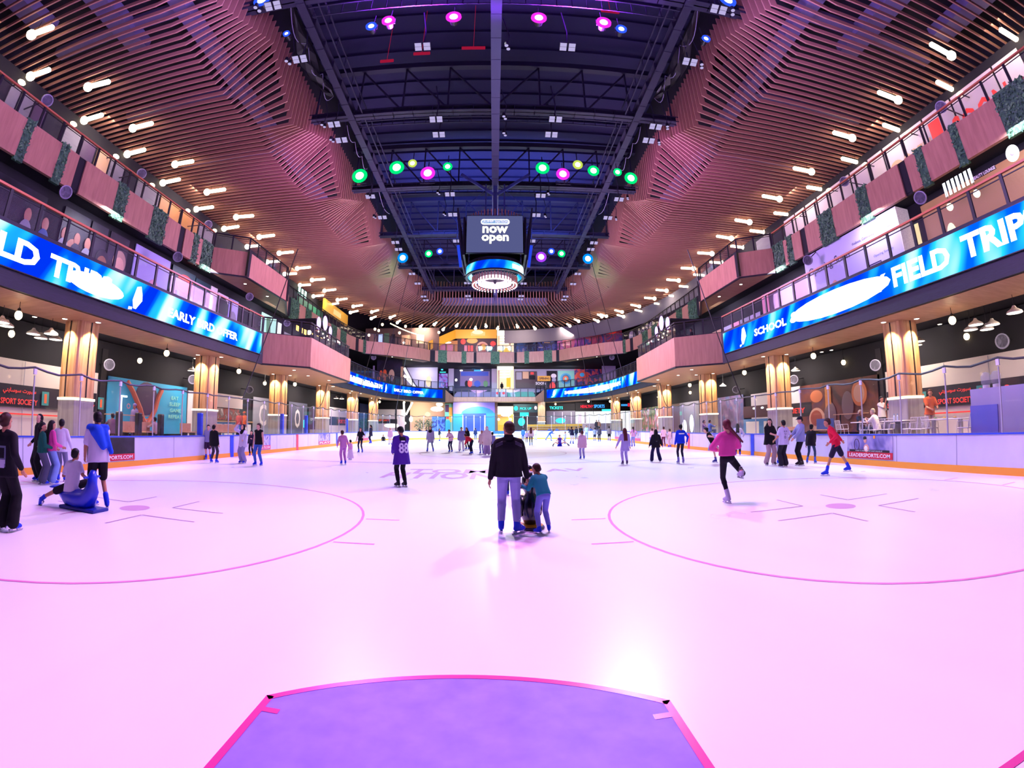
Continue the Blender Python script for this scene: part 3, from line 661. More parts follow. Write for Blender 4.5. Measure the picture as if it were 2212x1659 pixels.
for s_ in (-1, 1):                               # outer side frames with rigging holes and blue strips
    for yy in (28.3, 32.1): mb.bar((SX+s_*2.62, yy, 16.9), (SX+s_*2.28, yy, 12.9), .12, .12)
    mb.bar((SX+s_*2.62, 28.3, 16.9), (SX+s_*2.62, 32.1, 16.9), .1, .1); mb.bar((SX+s_*2.3, 28.3, 13.1), (SX+s_*2.3, 32.1, 13.1), .1, .1)
    for k in range(5): mb.bar((SX+s_*2.3, 28.3+k*.76, 13.1), (SX+s_*2.6, 28.3+(k+1)*.76, 16.9), .05, .05)
mb.build('side_frame', M_steel, o)
mb = MB()
for s_ in (-1, 1): mb.bar((SX+s_*2.52, 28.25, 14.0), (SX+s_*2.3, 28.25, 12.4), .2, .1)
mb.build('blue_strip', emis('strip_blue', '#2c4cf0', .9), o)
mb = MB()
for k in range(52):
    a = 2*PI*k/52; mb.bar((SX+2.05*math.cos(a), SYc+2.05*math.sin(a), 16.0), (SX+2.05*math.cos(a), SYc+2.05*math.sin(a), 16.75), .07, .12)
mb.build('timber_crown', M_pinkw, o)
mb = MB(); mb.lathe([(2.15, 16.1), (2.15, 16.2), (1.9, 16.2), (1.9, 16.1)], (SX, SYc, 0), 40); mb.lathe([(2.0, 13.0), (2.0, 13.2), (.1, 13.3)], (SX, SYc, 0), 24)
for k in range(12):
    a = 2*PI*k/12; mb.bar((SX+.3*math.cos(a), SYc+.3*math.sin(a), 13.1), (SX+2.2*math.cos(a), SYc+2.2*math.sin(a), 12.95), .06, .1); mb.bar((SX+1.5*math.cos(a), SYc+1.5*math.sin(a), 12.3), (SX+1.9*math.cos(a+.4), SYc+1.9*math.sin(a+.4), 13.0), .05, .05)
mb.build('ring_truss', M_steel, o)
circ = [(SX+2.02*math.cos(a), SYc+2.02*math.sin(a)) for a in [2*PI*k/48 for k in range(48)]]
M_led = None
def ledmat(name, flipx=1, bright=1.0, seed=0.0):
    m = bpy.data.materials.new(name); m.use_nodes = True; nt = m.node_tree; nt.nodes.clear(); N = nt.nodes.new; K = nt.links.new
    uv = N('ShaderNodeUVMap'); uv.uv_map = 'UVMap'; sep = N('ShaderNodeSeparateXYZ'); K(uv.outputs[0], sep.inputs[0])
    mp = N('ShaderNodeMapping'); mp.inputs['Rotation'].default_value = (0, 0, .5*flipx); mp.inputs['Location'].default_value = (seed, 0, 0); K(uv.outputs[0], mp.inputs[0])
    wv = N('ShaderNodeTexNoise'); wv.inputs['Scale'].default_value = .9; wv.inputs['Detail'].default_value = 1; mp2 = N('ShaderNodeMapping'); mp2.inputs['Scale'].default_value = (1.0, .22, 1); mp2.inputs['Rotation'].default_value = (0, 0, -.55*flipx); K(mp.outputs[0], mp2.inputs[0]); K(mp2.outputs[0], wv.inputs['Vector'])
    cr = N('ShaderNodeValToRGB'); e = cr.color_ramp.elements; e[0].position = .34; e[0].color = (.0, .03, .75, 1); e[1].position = .68; e[1].color = (.75, .98, 1, 1)
    a = e.new(.45); a.color = (0, .12, .95, 1); b = e.new(.55); b.color = (.02, .62, .95, 1)
    K(wv.outputs['Fac'], cr.inputs[0])
    em = N('ShaderNodeEmission'); em.inputs[1].default_value = bright; K(cr.outputs[0], em.inputs[0]); o_ = N('ShaderNodeOutputMaterial'); K(em.outputs[0], o_.inputs[0]); return m
M_led = ledmat('led_rays', 1, 1.25); M_led2 = ledmat('led_rays_right', -1, 1.3, 3.7)
mb = MB(); mb.band(circ, -.05, .05, 12.3, 12.92, True, True); mb.build('display_ring', M_led, o)
mb = MB(); mb.band([(SX+2.07*math.cos(a), SYc+2.07*math.sin(a)) for a in [-.95+.08*k for k in range(10)]], .02, .03, 12.42, 12.74); mb.build('ring_lettering', M_scrw, o)
mb = MB(); mb.band(circ, -.08, .1, 12.2, 12.3, True); mb.band(circ, -.08, .1, 12.92, 12.98, True); mb.build('ring_trim', M_black, o)
mb = MB()
for k in range(44):
    a = 2*PI*k/44; mb.bar((SX+1.6*math.cos(a), SYc+1.6*math.sin(a), 11.72), (SX+1.6*math.cos(a), SYc+1.6*math.sin(a), 12.25), .07, .12)
mb.build('chandelier_slats', M_pinkw, o)
mb = MB()
for k in range(40): a = 2*PI*k/40; mb.ball((SX+1.58*math.cos(a), SYc+1.58*math.sin(a), 11.68), .045, 8, 6)
for k in range(32): a = 2*PI*k/32; mb.ball((SX+1.36*math.cos(a), SYc+1.36*math.sin(a), 11.74), .04, 8, 6)
mb.build('chandelier_bulbs', emis('bulb_pinkwhite', '#ffe6f4', 6), o)
mb = MB(); c2 = [(SX+1.15*math.cos(a), SYc+1.15*math.sin(a)) for a in [2*PI*k/32 for k in range(32)]]
mb.band(c2, -.05, .05, 11.8, 12.12, True); mb.band([(SX+(x-SX)*.75, SYc+(y-SYc)*.75) for x, y in c2], -.04, .04, 11.95, 12.2, True); mb.build('chandelier_glow', emis('glow_pinkwhite', '#ffd8f6', 2.6), o)
mb = MB(); mb.lathe([(1.5, 12.24), (1.5, 12.28), (.05, 12.3)], (SX, SYc, 0), 24); mb.ball((SX+.02, SYc-.3, 11.95), (.12, .12, .25)); mb.build('chandelier_plate', M_steel, o)
mb = MB()
for s_ in (-1, 1): mb.bar((SX+s_*.7, SYc, 16.1), (SX+s_*.7, SYc, ZB+.1), .1, .1); mb.bar((SX+s_*2.4, SYc-1.6, 16.9), (SX+s_*.2, SYc, ZB+.1), .04, .04)
for a_ in (-1, 1): mb.bar((SX+a_*2.6, 30.0, ZB+.9), (SX+a_*.15, 30, ZB-.9), .16, .2)
mb.bar((SX, SYc, 16.1), (SX, SYc, ZB), .3, .3); mb.build('hanger', mat('blue_grey_steel', '#5560a8', .5, .3), o)
# ---------------------------------------------------------------- light: stage washes, floods, chandelier, soffits; violet slat and fascia fills added
lamp('SPOT', 'wash_magenta_near', (-2.5, 11.5, 18.6), 8800, (.95, .34, 1), (0, -1, 0), 80, .9, .5)
lamp('SPOT', 'wash_magenta_near', (2.5, 11.5, 18.6), 8800, (.95, .34, 1), (2, 0, 0), 80, .9, .5)
lamp('SPOT', 'wash_white_near', (0, 14, 18.6), 4200, (.9, .85, 1), (0, 5, 0), 120, .9, .6)
lamp('SPOT', 'wash_violet', (-9, 26, 18.7), 19000, (.5, .25, 1), (-7, 14, 0), 75, .9, .5)
lamp('SPOT', 'wash_blue', (9, 26, 18.7), 19000, (.5, .62, 1), (7, 14, 0), 75, .9, .5)
lamp('SPOT', 'wash_magenta_mid', (-4.5, 27, 18.7), 2500, (1, .35, 1), (-2, 17, 0), 70, .9, .5)
lamp('SPOT', 'wash_white_mid', (0, 31, 17.8), 40000, (1, .95, 1), (0, 33, 0), 76, .9, .6)
lamp('SPOT', 'wash_cyan_far', (0, 42, 18.7), 40000, (.25, .95, .95), (0, 56, 0), 100, .9, .5)
lamp('SPOT', 'wash_white_far', (0, 47, 18.5), 34000, (1, .95, 1), (0, 42, 0), 120, .9, .6)
for s_ in (-1, 1):
    lamp('SPOT', 'up_blue', (s_*9.2, 10, 18.4), 14000, (.03, .08, 1), (s_*9.5, 4, 24), 130, .9, .3)
    lamp('SPOT', 'up_violet', (s_*4, 14, 18.4), 26000, (.4, .04, 1), (s_*3, 8, 25), 150, .9, .3)
    lamp('SPOT', 'up_blue_mid', (s_*5, 34, 18.2), 7000, (.12, .2, 1), (s_*3, 40, 25), 150, .9, .3)
    lamp('SPOT', 'slat_violet', (s_*7.5, 20, 16), 2600, (.6, .2, 1), (s_*13, 24, 18.4), 70, .9, .3)  # added violet fill that tints the slats
    lamp('SPOT', 'slat_violet', (s_*7, 8, 15), 3000, (.45, .25, 1), (s_*13, 9, 18.6), 90, .9, .3)
    lamp('SPOT', 'slat_green', (s_*8.5, 42, 17), 1300, (.2, 1, .5), (s_*12, 47, 18.6), 60, .9, .3)
    lamp('AREA', 'fascia_fill_near', (s_*5, 6, 10), 1800, (.6, .32, 1), (s_*16, 9, 12), size=6)  # fascia fills without fixtures, added to tint the timber panels violet
    lamp('AREA', 'fascia_fill_far', (s_*3, 46, 11), 2600, (.75, .42, 1), (s_*8, 66, 12), size=6)
    lamp('AREA', 'fascia_fill', (s_*4, 30, 12), 3200, (.78, .42, 1), (s_*14, 30, 12), size=6)
# soffit downlights round each column and along the boards
dl = 0
def downlight(x, y, z, e=38, col=WARM, spot=75, lab=''):
    global dlproto
    p = (x, y, z)
    if dlproto is None:
        dlproto = thing('downlight', p, lab, 'downlight', 'round recessed downlights'); dlproto['_o'] = list(p)
        mb = MB(); mb.lathe([(.1, -.01), (.125, -.02), (.13, 0)], p, 16); mb.build('trim_ring', M_white, dlproto)
        mb = MB(); mb.lathe([(.001, -.022), (.09, -.02), (.1, -.012)], p, 16); mb.build('lens', emis('downlight_glow', '#fff0d8', 12), dlproto)
    else: copytree(dlproto, p, label=lab)
    if e: lamp('SPOT', 'downlight_beam', (x, y, z-.06), e, col, (x, y, 0), spot, .4, .05)
dlproto = None
for s_, nm in SIDE:
    for i, y in enumerate(COLY):
        for k, (dx, dy) in enumerate(((-.95, 0), (0, -.95), (.75, .8))):
            lab = 'recessed downlight %s the %s column on the %s side' % (('on the rink side of', 'on the camera side of', 'behind')[k], nth(i), nm)
            downlight(s_*(16+dx), y+dy, Z1, 850 if k < 2 else 0, (1, .72, .4), 95, lab)
    for i, (x, y) in enumerate(((13.2, 27.2), (13.6, 30.5), (13.2, 33.8), (14.9, 39.5), (14.9, 45))):
        downlight(s_*x, y, Z1-.02 if i < 3 else Z1, 60, WARM, 90, '%s recessed downlight past the corner of the second-level balcony, %s side' % (nth(i), nm))
    for i, (x, y) in enumerate(((17.7, 27.3), (17.6, 30.6), (14.6, 62.0), (12.3, 64.8))):
        downlight(s_*x, y, P3B-.04, 40, WARM, 90, '%s recessed downlight under the third-level balconies, %s side' % (nth(i), nm))
# warm light in the galleries
for s_, nm in SIDE:
    for y in (6, 15, 24, 33, 42, 51):
        lamp('AREA', 'gallery_glow', (s_*17.9, y, 5.5), 420, (1, .84, .74), (s_*19.6, y, 0), size=2.4)
        lamp('AREA', 'gallery_glow', (s_*18.0, y, 11.3), 190, (.82, .78, 1), (s_*20, y, 8), size=2.0)
        lamp('AREA', 'gallery_glow', (s_*20.6, y, 17.4), 160, (1, .85, .7), (s_*23.5, y, 14), size=2.0)
for x in (-12, -4, 4, 12):
    lamp('AREA', 'gallery_glow', (x, 66.5, 5.4), 900, (1, .88, .8), (x, 69, 0), size=3)
    lamp('AREA', 'gallery_glow', (x, 73, 11.4), 330, (.9, .88, 1), (x, 77, 8), size=3)
    lamp('AREA', 'gallery_glow', (x, 71, 17.3), 500, (1, .82, .65), (x, 75, 14), size=3)
# stick lights hanging under the slats, ball end outwards
SLI = [(68, 75, 115, 58), (190, 188, 237, 176), (287, 277, 330, 266), (378, 355, 418, 348), (447, 415, 487, 409), (510, 469, 548, 466), (560, 512, 593, 508), (603, 547, 634, 544), (642, 580, 671, 577), (674, 605, 702, 603), (701, 628, 727, 625), (729, 648, 750, 645), (763, 662, 783, 659), (803, 674, 820, 669), (843, 686, 855, 681), (858, 697, 868, 690), (908, 706, 919, 694), (938, 701, 948, 692), (957, 712, 964, 702), (986, 704, 992, 694), (1027, 710, 1028, 700), (1050, 705, 1048, 696), (1075, 710, 1077, 702), (1118, 706, 1114, 697), (1156, 710, 1149, 701), (1190, 702, 1181, 694), (1231, 704, 1221, 697), (1250, 694, 1238, 688), (1292, 694, 1281, 689), (1300, 684, 1291, 679),
       (66, 165, 108, 150), (182, 260, 222, 248), (275, 333, 314, 323), (352, 395, 389, 387), (424, 452, 461, 447), (484, 494, 516, 489), (534, 533, 562, 530), (577, 566, 605, 564), (615, 592, 641, 591), (648, 616, 671, 615), (677, 640, 699, 638), (711, 658, 732, 655), (757, 675, 775, 671), (802, 688, 818, 681)]
rr = []
for bx, by, tx, ty in SLI[30:]:                  # right side rows
    pass
SLR = [(2203, 90, 2158, 62), (2055, 120, 2010, 95), (1940, 216, 1897, 199), (1841, 298, 1800, 286), (1753, 371, 1714, 363), (1684, 430, 1647, 423), (1619, 480, 1588, 475), (1580, 515, 1548, 510), (1538, 548, 1507, 546), (1498, 580, 1471, 579), (1466, 606, 1440, 604), (1440, 628, 1417, 626), (1414, 645, 1392, 643), (1381, 662, 1362, 658), (1344, 674, 1328, 670), (1310, 683, 1293, 678),
       (2064, 197, 2022, 176), (1948, 284, 1907, 269), (1857, 352, 1818, 342), (1780, 410, 1743, 404), (1707, 464, 1672, 460), (1653, 502, 1620, 498), (1608, 535, 1578, 531), (1560, 568, 1533, 566), (1525, 595, 1498, 593), (1493, 620, 1467, 618), (1468, 641, 1442, 638), (1434, 658, 1413, 655), (1388, 673, 1371, 669), (1347, 684, 1333, 680)]
M_stick = emis('stick_light_glow', '#ffe9c4', 9.0)
rows = {}
def stick(bx, by, tx, ty):
    a = atz(bx, by, 17.45); b = atz(tx, ty, 17.45); d = b-a
    ln = 1.35; b = a+d.normalized()*min(max(d.length, .9), 1.6)
    side = 'left' if a.x < -9.5 else 'right' if a.x > 9.5 else 'far curved'
    inner = (abs(a.x) < 21.3) if side != 'far curved' else (a.y < 68.2)
    key = (side, inner); rows[key] = rows.get(key, -1)+1
    o = thing('stick_light', a, 'warm white stick light, %s along the %s row of the %s ceiling' % (nth(rows[key]), 'inner' if inner else 'outer', side), 'ceiling light', 'stick lights under the slatted ceiling')
    d = (b-a).normalized(); u = Vector((-d.y, d.x, 0))
    mb = MB(); mb.tube([a+d*.1, b-d*.05, b], [.13, .13, .09], 8); mb.build('tube', M_stick, o)
    mb = MB(); mb.ball(a, .24, 10, 8); mb.build('globe', M_stick, o)
    mb = MB(); mb.bar(a+Vector((0, 0, .1))+d*.1, b+Vector((0, 0, .1)), .08, .06); mb.build('holder', M_black, o)
    mb = MB()
    for q in (.2, .8): c = a+(b-a)*q; mb.tube([c+Vector((0, 0, .1)), c+Vector((0, 0, .7))], .012, 5)
    mb.build('suspension', M_black, o)
for q in SLI: stick(*q)
for q in SLR: stick(*q)
# ---------------------------------------------------------------- projection helper for placing things seen against the side walls
def prj(P):
    d = Vector(P)-Vector(CAM); x, y, z = d.dot(_r), d.dot(_u), d.dot(_f); h = math.hypot(x, y); t = math.atan2(h, z); r = t/A1
    for _ in range(8): r -= (A1*r+A3*r**3-t)/(A1+3*A3*r*r)
    return IMG_W/2+x/h*r*1000, IMG_H/2-y/h*r*1000
def ys(px, X, z):                        # y of the point at (X, z) seen in column px
    lo, hi = -3.0, 85.0; inc = prj((X, hi, z))[0] > prj((X, lo, z))[0]
    for _ in range(40):
        m = (lo+hi)/2
        if (prj((X, m, z))[0] < px) == inc: lo = m
        else: hi = m
    return (lo+hi)/2
# ---------------------------------------------------------------- boards, kick plate, cap, glass, netting rope
o = thing('rink_boards', (0, 0, 0), 'white hockey boards all around the ice with blue cap and orange kick plate', 'boards')
mb = MB(); mb.band(full, -.02, .12, .2, HB-.04, True); mb.build('board_panel', M_board, o)
mb = MB(); mb.band(full, -.035, .12, 0, .2, True); mb.build('kick_plate', M_kick, o)
mb = MB(); mb.band(full, -.05, .16, HB-.04, HB, True); mb.build('cap_rail', M_cap, o)
for s_ in (1, -1):
    for yy, m, k in ((19.5, M_blue, 'blue_stripe'), (27.5, M_red, 'red_stripe'), (35.3, M_blue, 'blue_stripe')):
        mb = MB(); mb.sx = s_; mb.box(W-.045, W-.01, yy-.15, yy+.15, .0, HB-.03); mb.build(k, m, o)
mb = MB(); hp = rink_outline()
for s_ in (1, -1):
    mb.sx = s_; s0 = 1.2
    while s0 < plen(hp):
        (x, y), (dx, dy) = walk(hp, s0); nx, ny = dy, -dx
        mb.hexa([(x-nx*.026-dx*.012, y-ny*.026-dy*.012, .2), (x-dx*.012, y-dy*.012, .2), (x+dx*.012, y+dy*.012, .2), (x-nx*.026+dx*.012, y-ny*.026+dy*.012, .2)], [(x-nx*.026-dx*.012, y-ny*.026-dy*.012, HB-.05), (x-dx*.012, y-dy*.012, HB-.05), (x+dx*.012, y+dy*.012, HB-.05), (x-nx*.026+dx*.012, y-ny*.026+dy*.012, HB-.05)]); s0 += 2.4
mb.build('panel_seam', mat('seam_grey', '#9a98ac', .6), o)
GT = 2.95
outl = offset(full, .05, True)
def inward(p, q, d):
    dx, dy = q[0]-p[0], q[1]-p[1]; l = math.hypot(dx, dy); return (dy/l*d, -dx/l*d)
gproto = None
for s_, nm in SIDE:
    path = cut(hp, sy(hp, 4.0) if False else plen([q for q in hp if q[1] <= 2.5]+[(W, 2.5)]), plen(hp)-.01); n = int(plen(path)/1.83); bay = plen(path)/n
    for i in range(n):
        a, _ = walk(path, i*bay+.02); b, _ = walk(path, (i+1)*bay-.02); a = (s_*a[0], a[1]); b = (s_*b[0], b[1])
        c = ((a[0]+b[0])/2, (a[1]+b[1])/2); ang = math.atan2(b[1]-a[1], b[0]-a[0])
        lab = '%s clear shield panel above the boards on the %s side, counted away from the camera' % (nth(i), nm)
        if gproto is None:
            h = bay/2-.02; gproto = thing('shield_glass', (0, 0, HB), lab, 'glass panel', 'clear shield panels above the boards'); gproto['_o'] = [0, 0, HB]
            mb = MB(); mb.box(-h, h, -.006, .006, HB, GT); mb.build('pane', M_glass, gproto)
            mb = MB(); mb.box(-h-.02, -h+.012, -.02, .02, HB, GT-.15); mb.build('support_post', mat('bright_aluminium', '#c6c4d8', .3, .6), gproto)
            mb = MB(); mb.box(-h-.05, -h+.05, -.03, .03, GT-.12, GT+.04); mb.build('clip', mat('white_clip', '#d8d6ea', .5), gproto)
            gproto.location = (c[0], c[1], HB); gproto.rotation_euler = (0, 0, ang); gproto['_o'] = [0, 0, 0]
        else: copytree(gproto, (c[0], c[1], HB), ang, lab)
    pth = [(s_*x, y) for x, y in path]; rope = []
    m = n*4
    for i in range(m+1):
        (x, y), _ = walk(pth, plen(pth)*i/m*.9999); rope.append((x, y, GT+.05-.07*abs(math.sin(PI*i/4))+.03*math.sin(i*1.7)))
    mb = MB(); mb.tube(rope, .035, 6); tag(mb.build('net_rope', M_black), 'wavy black rope clipped along the top of the shield glass, %s side' % nm, 'rope')
# safety net above the glass: fine dark mesh
mn = bpy.data.materials.new('net_mesh'); mn.use_nodes = True; nt = mn.node_tree; nt.nodes.clear()
t_ = nt.nodes.new('ShaderNodeBsdfTransparent'); t_.inputs[0].default_value = (.93, .93, .94, 1); o2 = nt.nodes.new('ShaderNodeOutputMaterial'); nt.links.new(t_.outputs[0], o2.inputs[0])
# loose cables and net cords crossing the upper hall
CB = [((696, 868), (745, 800), -13.2, (830, 560), -11), ((780, 835), (850, 700), -12, (905, 590), -10)]
for i, (a, b, c, d, e, f) in enumerate(((13.0, 40, 2.95, 10.2, 44, 19.5), (13.0, 46, 2.95, 10.2, 50, 19.5), (12.0, 53, 3.0, 10, 56, 19.5), (13.0, 20.5, 2.95, 11.6, 23, 12.0), (13, 31, 2.95, 14.2, 36, 5.2))):
    for s_, nm in SIDE:
        mb = MB(); mb.tube([(s_*(a+(d-a)*t), b+(e-b)*t, c+(f-c)*t-.6*math.sin(PI*t)) for t in [k/8 for k in range(9)]], .03, 5)
        tag(mb.build('net_wire', M_black), '%s thin dark wire rising from the shield glass to the roof on the %s side' % (nth(i), nm), 'cord')
for px, z1 in ((432, 2.1), (609, 2.35), (661, 2.35), (749, 2.3), (257, 1.95), (299, 1.95), (347, 1.95)):
    y = ys(px, -13.25, 1.5); mb = MB(); bl = px > 400; mb.box(-.11, .11, -.11, .11, 0, z1-HB)
    mb.v = [(-13.25+p[0], y+p[1], HB+p[2]) for p in mb.v]
    tag(mb.build('padded_post', M_blue if bl else M_black, o=(-13.25, y, HB), bevel=.04), '%s padded post standing behind the left boards, %s of its colour from the camera' % ('blue' if bl else 'black', nth(([432, 609, 661, 749] if bl else [257, 299, 347]).index(px))), 'post')
# adverts on the boards
def onboard(s_, y0, y1, name, lab, field, strip=None, txt=None, art=None):
    o = thing(name, (s_*(W-.03), (y0+y1)/2, .25), lab, 'advert'); xf = W-.03
    q = lambda mb, a, b, z0, z1, e: mb.box(xf-e, xf, a, b, z0, z1)
    mb = MB(); mb.sx = s_; q(mb, y0, y1, .24, HB-.06, .012); mb.build('picture', field, o)
    if strip: mb = MB(); mb.sx = s_; q(mb, y0, y1, .24, .47, .018); mb.build('red_strip', strip, o)
    if txt:
        mb = MB(); lettering(mb, txt, (s_*(xf-.024), (y0+y1)/2, .355), (0, -s_, 0), height=.13, width=(y1-y0)*.9, bold=.02); mb.build('lettering', mat('print_white', '#ffffff', .5), o)
    if art: art(o, s_, xf, (y0+y1)/2)
    return o
def noisepic(name, cols, scale=2.0, seed=0, em=.0, vor=True):
    if name in MC: return MC[name]
    m = mat(name, cols[0], .5); nt = m.node_tree; N = nt.nodes.new; K = nt.links.new; b = nt.nodes['Principled BSDF']
    tc = N('ShaderNodeTexCoord'); mp = N('ShaderNodeMapping'); mp.inputs['Location'].default_value = (seed, seed*1.7, 0); K(tc.outputs['Object'], mp.inputs[0])
    nz = N('ShaderNodeTexNoise'); nz.inputs['Scale'].default_value = scale; nz.inputs['Detail'].default_value = 2; nz.inputs['Distortion'].default_value = 1.2; K(mp.outputs[0], nz.inputs['Vector'])
    cr = N('ShaderNodeValToRGB'); e = cr.color_ramp.elements; n = len(cols); e[0].position = .32; e[0].color = (*L(cols[0]), 1); e[1].position = .7; e[1].color = (*L(cols[-1]), 1)
    for i, c in enumerate(cols[1:-1]): x = e.new(.32+.38*(i+1)/(n-1)); x.color = (*L(c), 1)
    K(nz.outputs['Fac'], cr.inputs[0]); K(cr.outputs[0], b.inputs['Base Color'])
    if em: K(cr.outputs[0], b.inputs['Emission Color']); b.inputs['Emission Strength'].default_value = em
    return m
M_pr = mat('print_red', '#c8203c', .5); M_pb = mat('print_black', '#181420', .5); M_skin = mat('skin_tan', '#b0765c', .55); M_skinl = mat('skin_light', '#d8a08a', .55); M_skind = mat('skin_brown', '#7c4c3a', .55)
def racket(o, s_, xf, yc):
    mb = MB(); xx = s_*(xf-.02)
    c = [(xx, yc+s_*.62+.13*math.cos(a), .72+.2*math.sin(a)) for a in [2*PI*k/24 for k in range(25)]]; mb.tube(c, .014, 5); mb.tube([(xx, yc+s_*.5, .58), (xx, yc+s_*.3, .49)], .014, 5); mb.build('racket', mat('print_plum', '#4a2f50', .5), o)
    mb = MB(); mb.ball((xx, yc+s_*.18, .88), (.012, .075, .1)); mb.ball((xx, yc+s_*.12, .6), (.012, .14, .14)); mb.build('player', M_skinl, o)
    mb = MB(); mb.ball((xx, yc+s_*.19, .95), (.015, .09, .07)); mb.build('player_hair', M_pb, o)
    mb = MB(); mb.ball((xx, yc+s_*.13, .6), (.018, .1, .1)); mb.build('player_top', mat('print_white', '#ffffff', .5), o)
    mb = MB(); mb.ball((xx, yc-s_*.28, .99), (.012, .05, .06)); mb.build('ball', M_kick, o)
    mb = MB(); mb.box(min(xx, xx-s_*.004), max(xx, xx-s_*.004), yc-1.0, yc+1.0, .47, .55); mb.build('black_strip', M_pb, o)
    mb = MB(); lettering(mb, 'WANT TO PLAY A SPORT? SHOP ONLINE AT', (s_*(xf-.03), yc, .51), (0, -s_, 0), height=.045, width=1.35); mb.build('small_lettering', mat('print_white', '#ffffff', .5), o)
ya, yb = sorted((ys(1832, 13, .6), ys(1930, 13, .6))); onboard(1, ya, yb, 'advert_panel', 'tennis advert on the right boards with white lettering on a red strip', noisepic('sky_violet', ('#4a4580', '#7a74b4', '#a79ec8', '#c4b6cc'), 1.1), M_pr, 'LEADERSPORTS.COM', racket)
ya, yb = sorted((ys(187, -13, .6), ys(289, -13, .6))); onboard(-1, ya, yb, 'advert_panel', 'dark advert with white lettering on a red strip, low on the left boards', noisepic('dark_pic', ('#0c0b12', '#1a1822', '#2c2638'), 1.5), M_pr, 'LEADERSPORTS.COM')
M_bp = noisepic('blue_pic', ('#5a5fc0', '#7c7ad0', '#c8c4ec', '#4a3f90'), 1.3, 3)
for s_, a, b, lab, tx in ((-1, 543, 583, 'violet advert behind the skaters on the left boards', 'LEADERSPORTS.COM'), (-1, 688, 712, 'small blue and pink advert on the left boards past the red stripe', 'PLAY'), (-1, 782, 795, 'small pink advert on the left boards near the far corner', None), (1, 1541, 1588, 'pink and violet advert on the right boards behind the woman in pink', 'LEADERSPORTS.COM'), (1, 1366, 1384, 'pale blue advert with a pink strip on the right boards in the far half', None), (1, 1329, 1345, 'small grey advert with a pink strip by the far right corner', None)):
    ya, yb = sorted((ys(a, s_*13, .6), ys(b, s_*13, .6))); onboard(s_, ya, min(yb, 49.6), 'advert_panel', lab, M_bp, mat('print_rose', '#d8507c', .5), tx)
p0 = aty(1065, 943, 57.7); p1 = aty(1090, 943, 57.7)
o = thing('service_sign', (p0.x, 57.7, .3), 'blue sign reading SERVICE on the far boards', 'sign')
mb = MB(); mb.box(p0.x, p1.x, 57.68, 57.76, .42, HB-.02); mb.build('plate', mat('sign_blue', '#1c5ab4', .5), o)
mb = MB(); lettering(mb, 'SERVICE', ((p0.x+p1.x)/2, 57.66, .62), (1, 0, 0), height=.22, width=1.4, bold=.03); mb.build('lettering', mat('print_white', '#ffffff', .5), o)
# ---------------------------------------------------------------- railings
PM = {}
def railing(poly, z0, z1, s_, label, step=1.25, railm=None, capmat=None, name='balcony_railing'):
    a = poly[0]; o = thing(name, (s_*a[0], a[1], z0), label, 'railing'); o['_o'] = [s_*a[0], a[1], z0]
    mb = MB(); mb.sx = s_; mb.band(poly, -.05, .05, z1-.03, z1+.04); mb.build('handrail', railm or M_rail, o)
    mb = MB(); mb.sx = s_; mb.band(poly, -.03, .05, z0, z0+.06); mb.build('bottom_rail', M_black, o)
    T = plen(poly); n = max(1, round(T/step)); key = round(z1-z0, 2)
    if key not in PM:
        m0 = MB(); m0.box(-.035, .035, -.055, .055, 0, z1-z0-.03); t = m0.build('post', M_black); PM[key] = t.data; bpy.data.objects.remove(t)
    for i in range(n+1):
        (x, y), (dx, dy) = walk(poly, min(T*i/n, T-1e-4)); p = bpy.data.objects.new('post', PM[key]); COL.objects.link(p); p.parent = o
        p.location = (s_*x-s_*a[0], y-a[1], 0); p.rotation_euler = (0, 0, -s_*math.atan2(dx, dy))
    for i in range(n):
        A = cut(poly, T*i/n+.06, T*(i+1)/n-.06); mb = MB(); mb.sx = s_; mb.band(A, .0, .012, z0+.08, z1-.16); mb.build('glass_pane', M_rglass, o)
    mb = MB(); mb.sx = s_; mb.band(poly, .0, .03, z1-.15, z1-.12); mb.build('glass_top_bar', M_black, o)
    return o
for s_, nm in SIDE:
    E2r = offset(E2N, .05); railing(E2r, Z2+.05, 8.25, s_, 'glass railing with copper handrail above the near display ribbon on the %s' % nm)
    railing(offset(BOX2, .06), Z2+.05, 8.25, s_, 'glass railing on top of the second-level timber balcony on the %s' % nm, railm=M_black)
    railing(offset(E2F, .05), Z2+.05, 8.25, s_, 'curved glass railing above the far display ribbon on the %s' % nm, railm=M_steel)
    railing([(7.5, 66.5), (6.1, 65.1)], Z2-.6, 7.6, s_, 'short sloping railing beside the stepped seating on the %s' % nm, railm=M_black)
    railing([(18.9, -4), (18.9, 24.3)], P3T, R3, s_, 'near third-level glass railing with copper handrail on the %s' % nm)
    railing(offset(BOX3A, .05), P3T, R3, s_, 'railing on top of the angular third-level balcony box on the %s' % nm, railm=M_black)
    railing(offset(E3B, .05), P3T, R3, s_, 'far third-level railing between the two balcony boxes on the %s' % nm, railm=M_black)
    railing(offset(BOX3B, .05), P3T, R3, s_, 'railing on the third-level balcony near the far corner on the %s' % nm, railm=M_black)
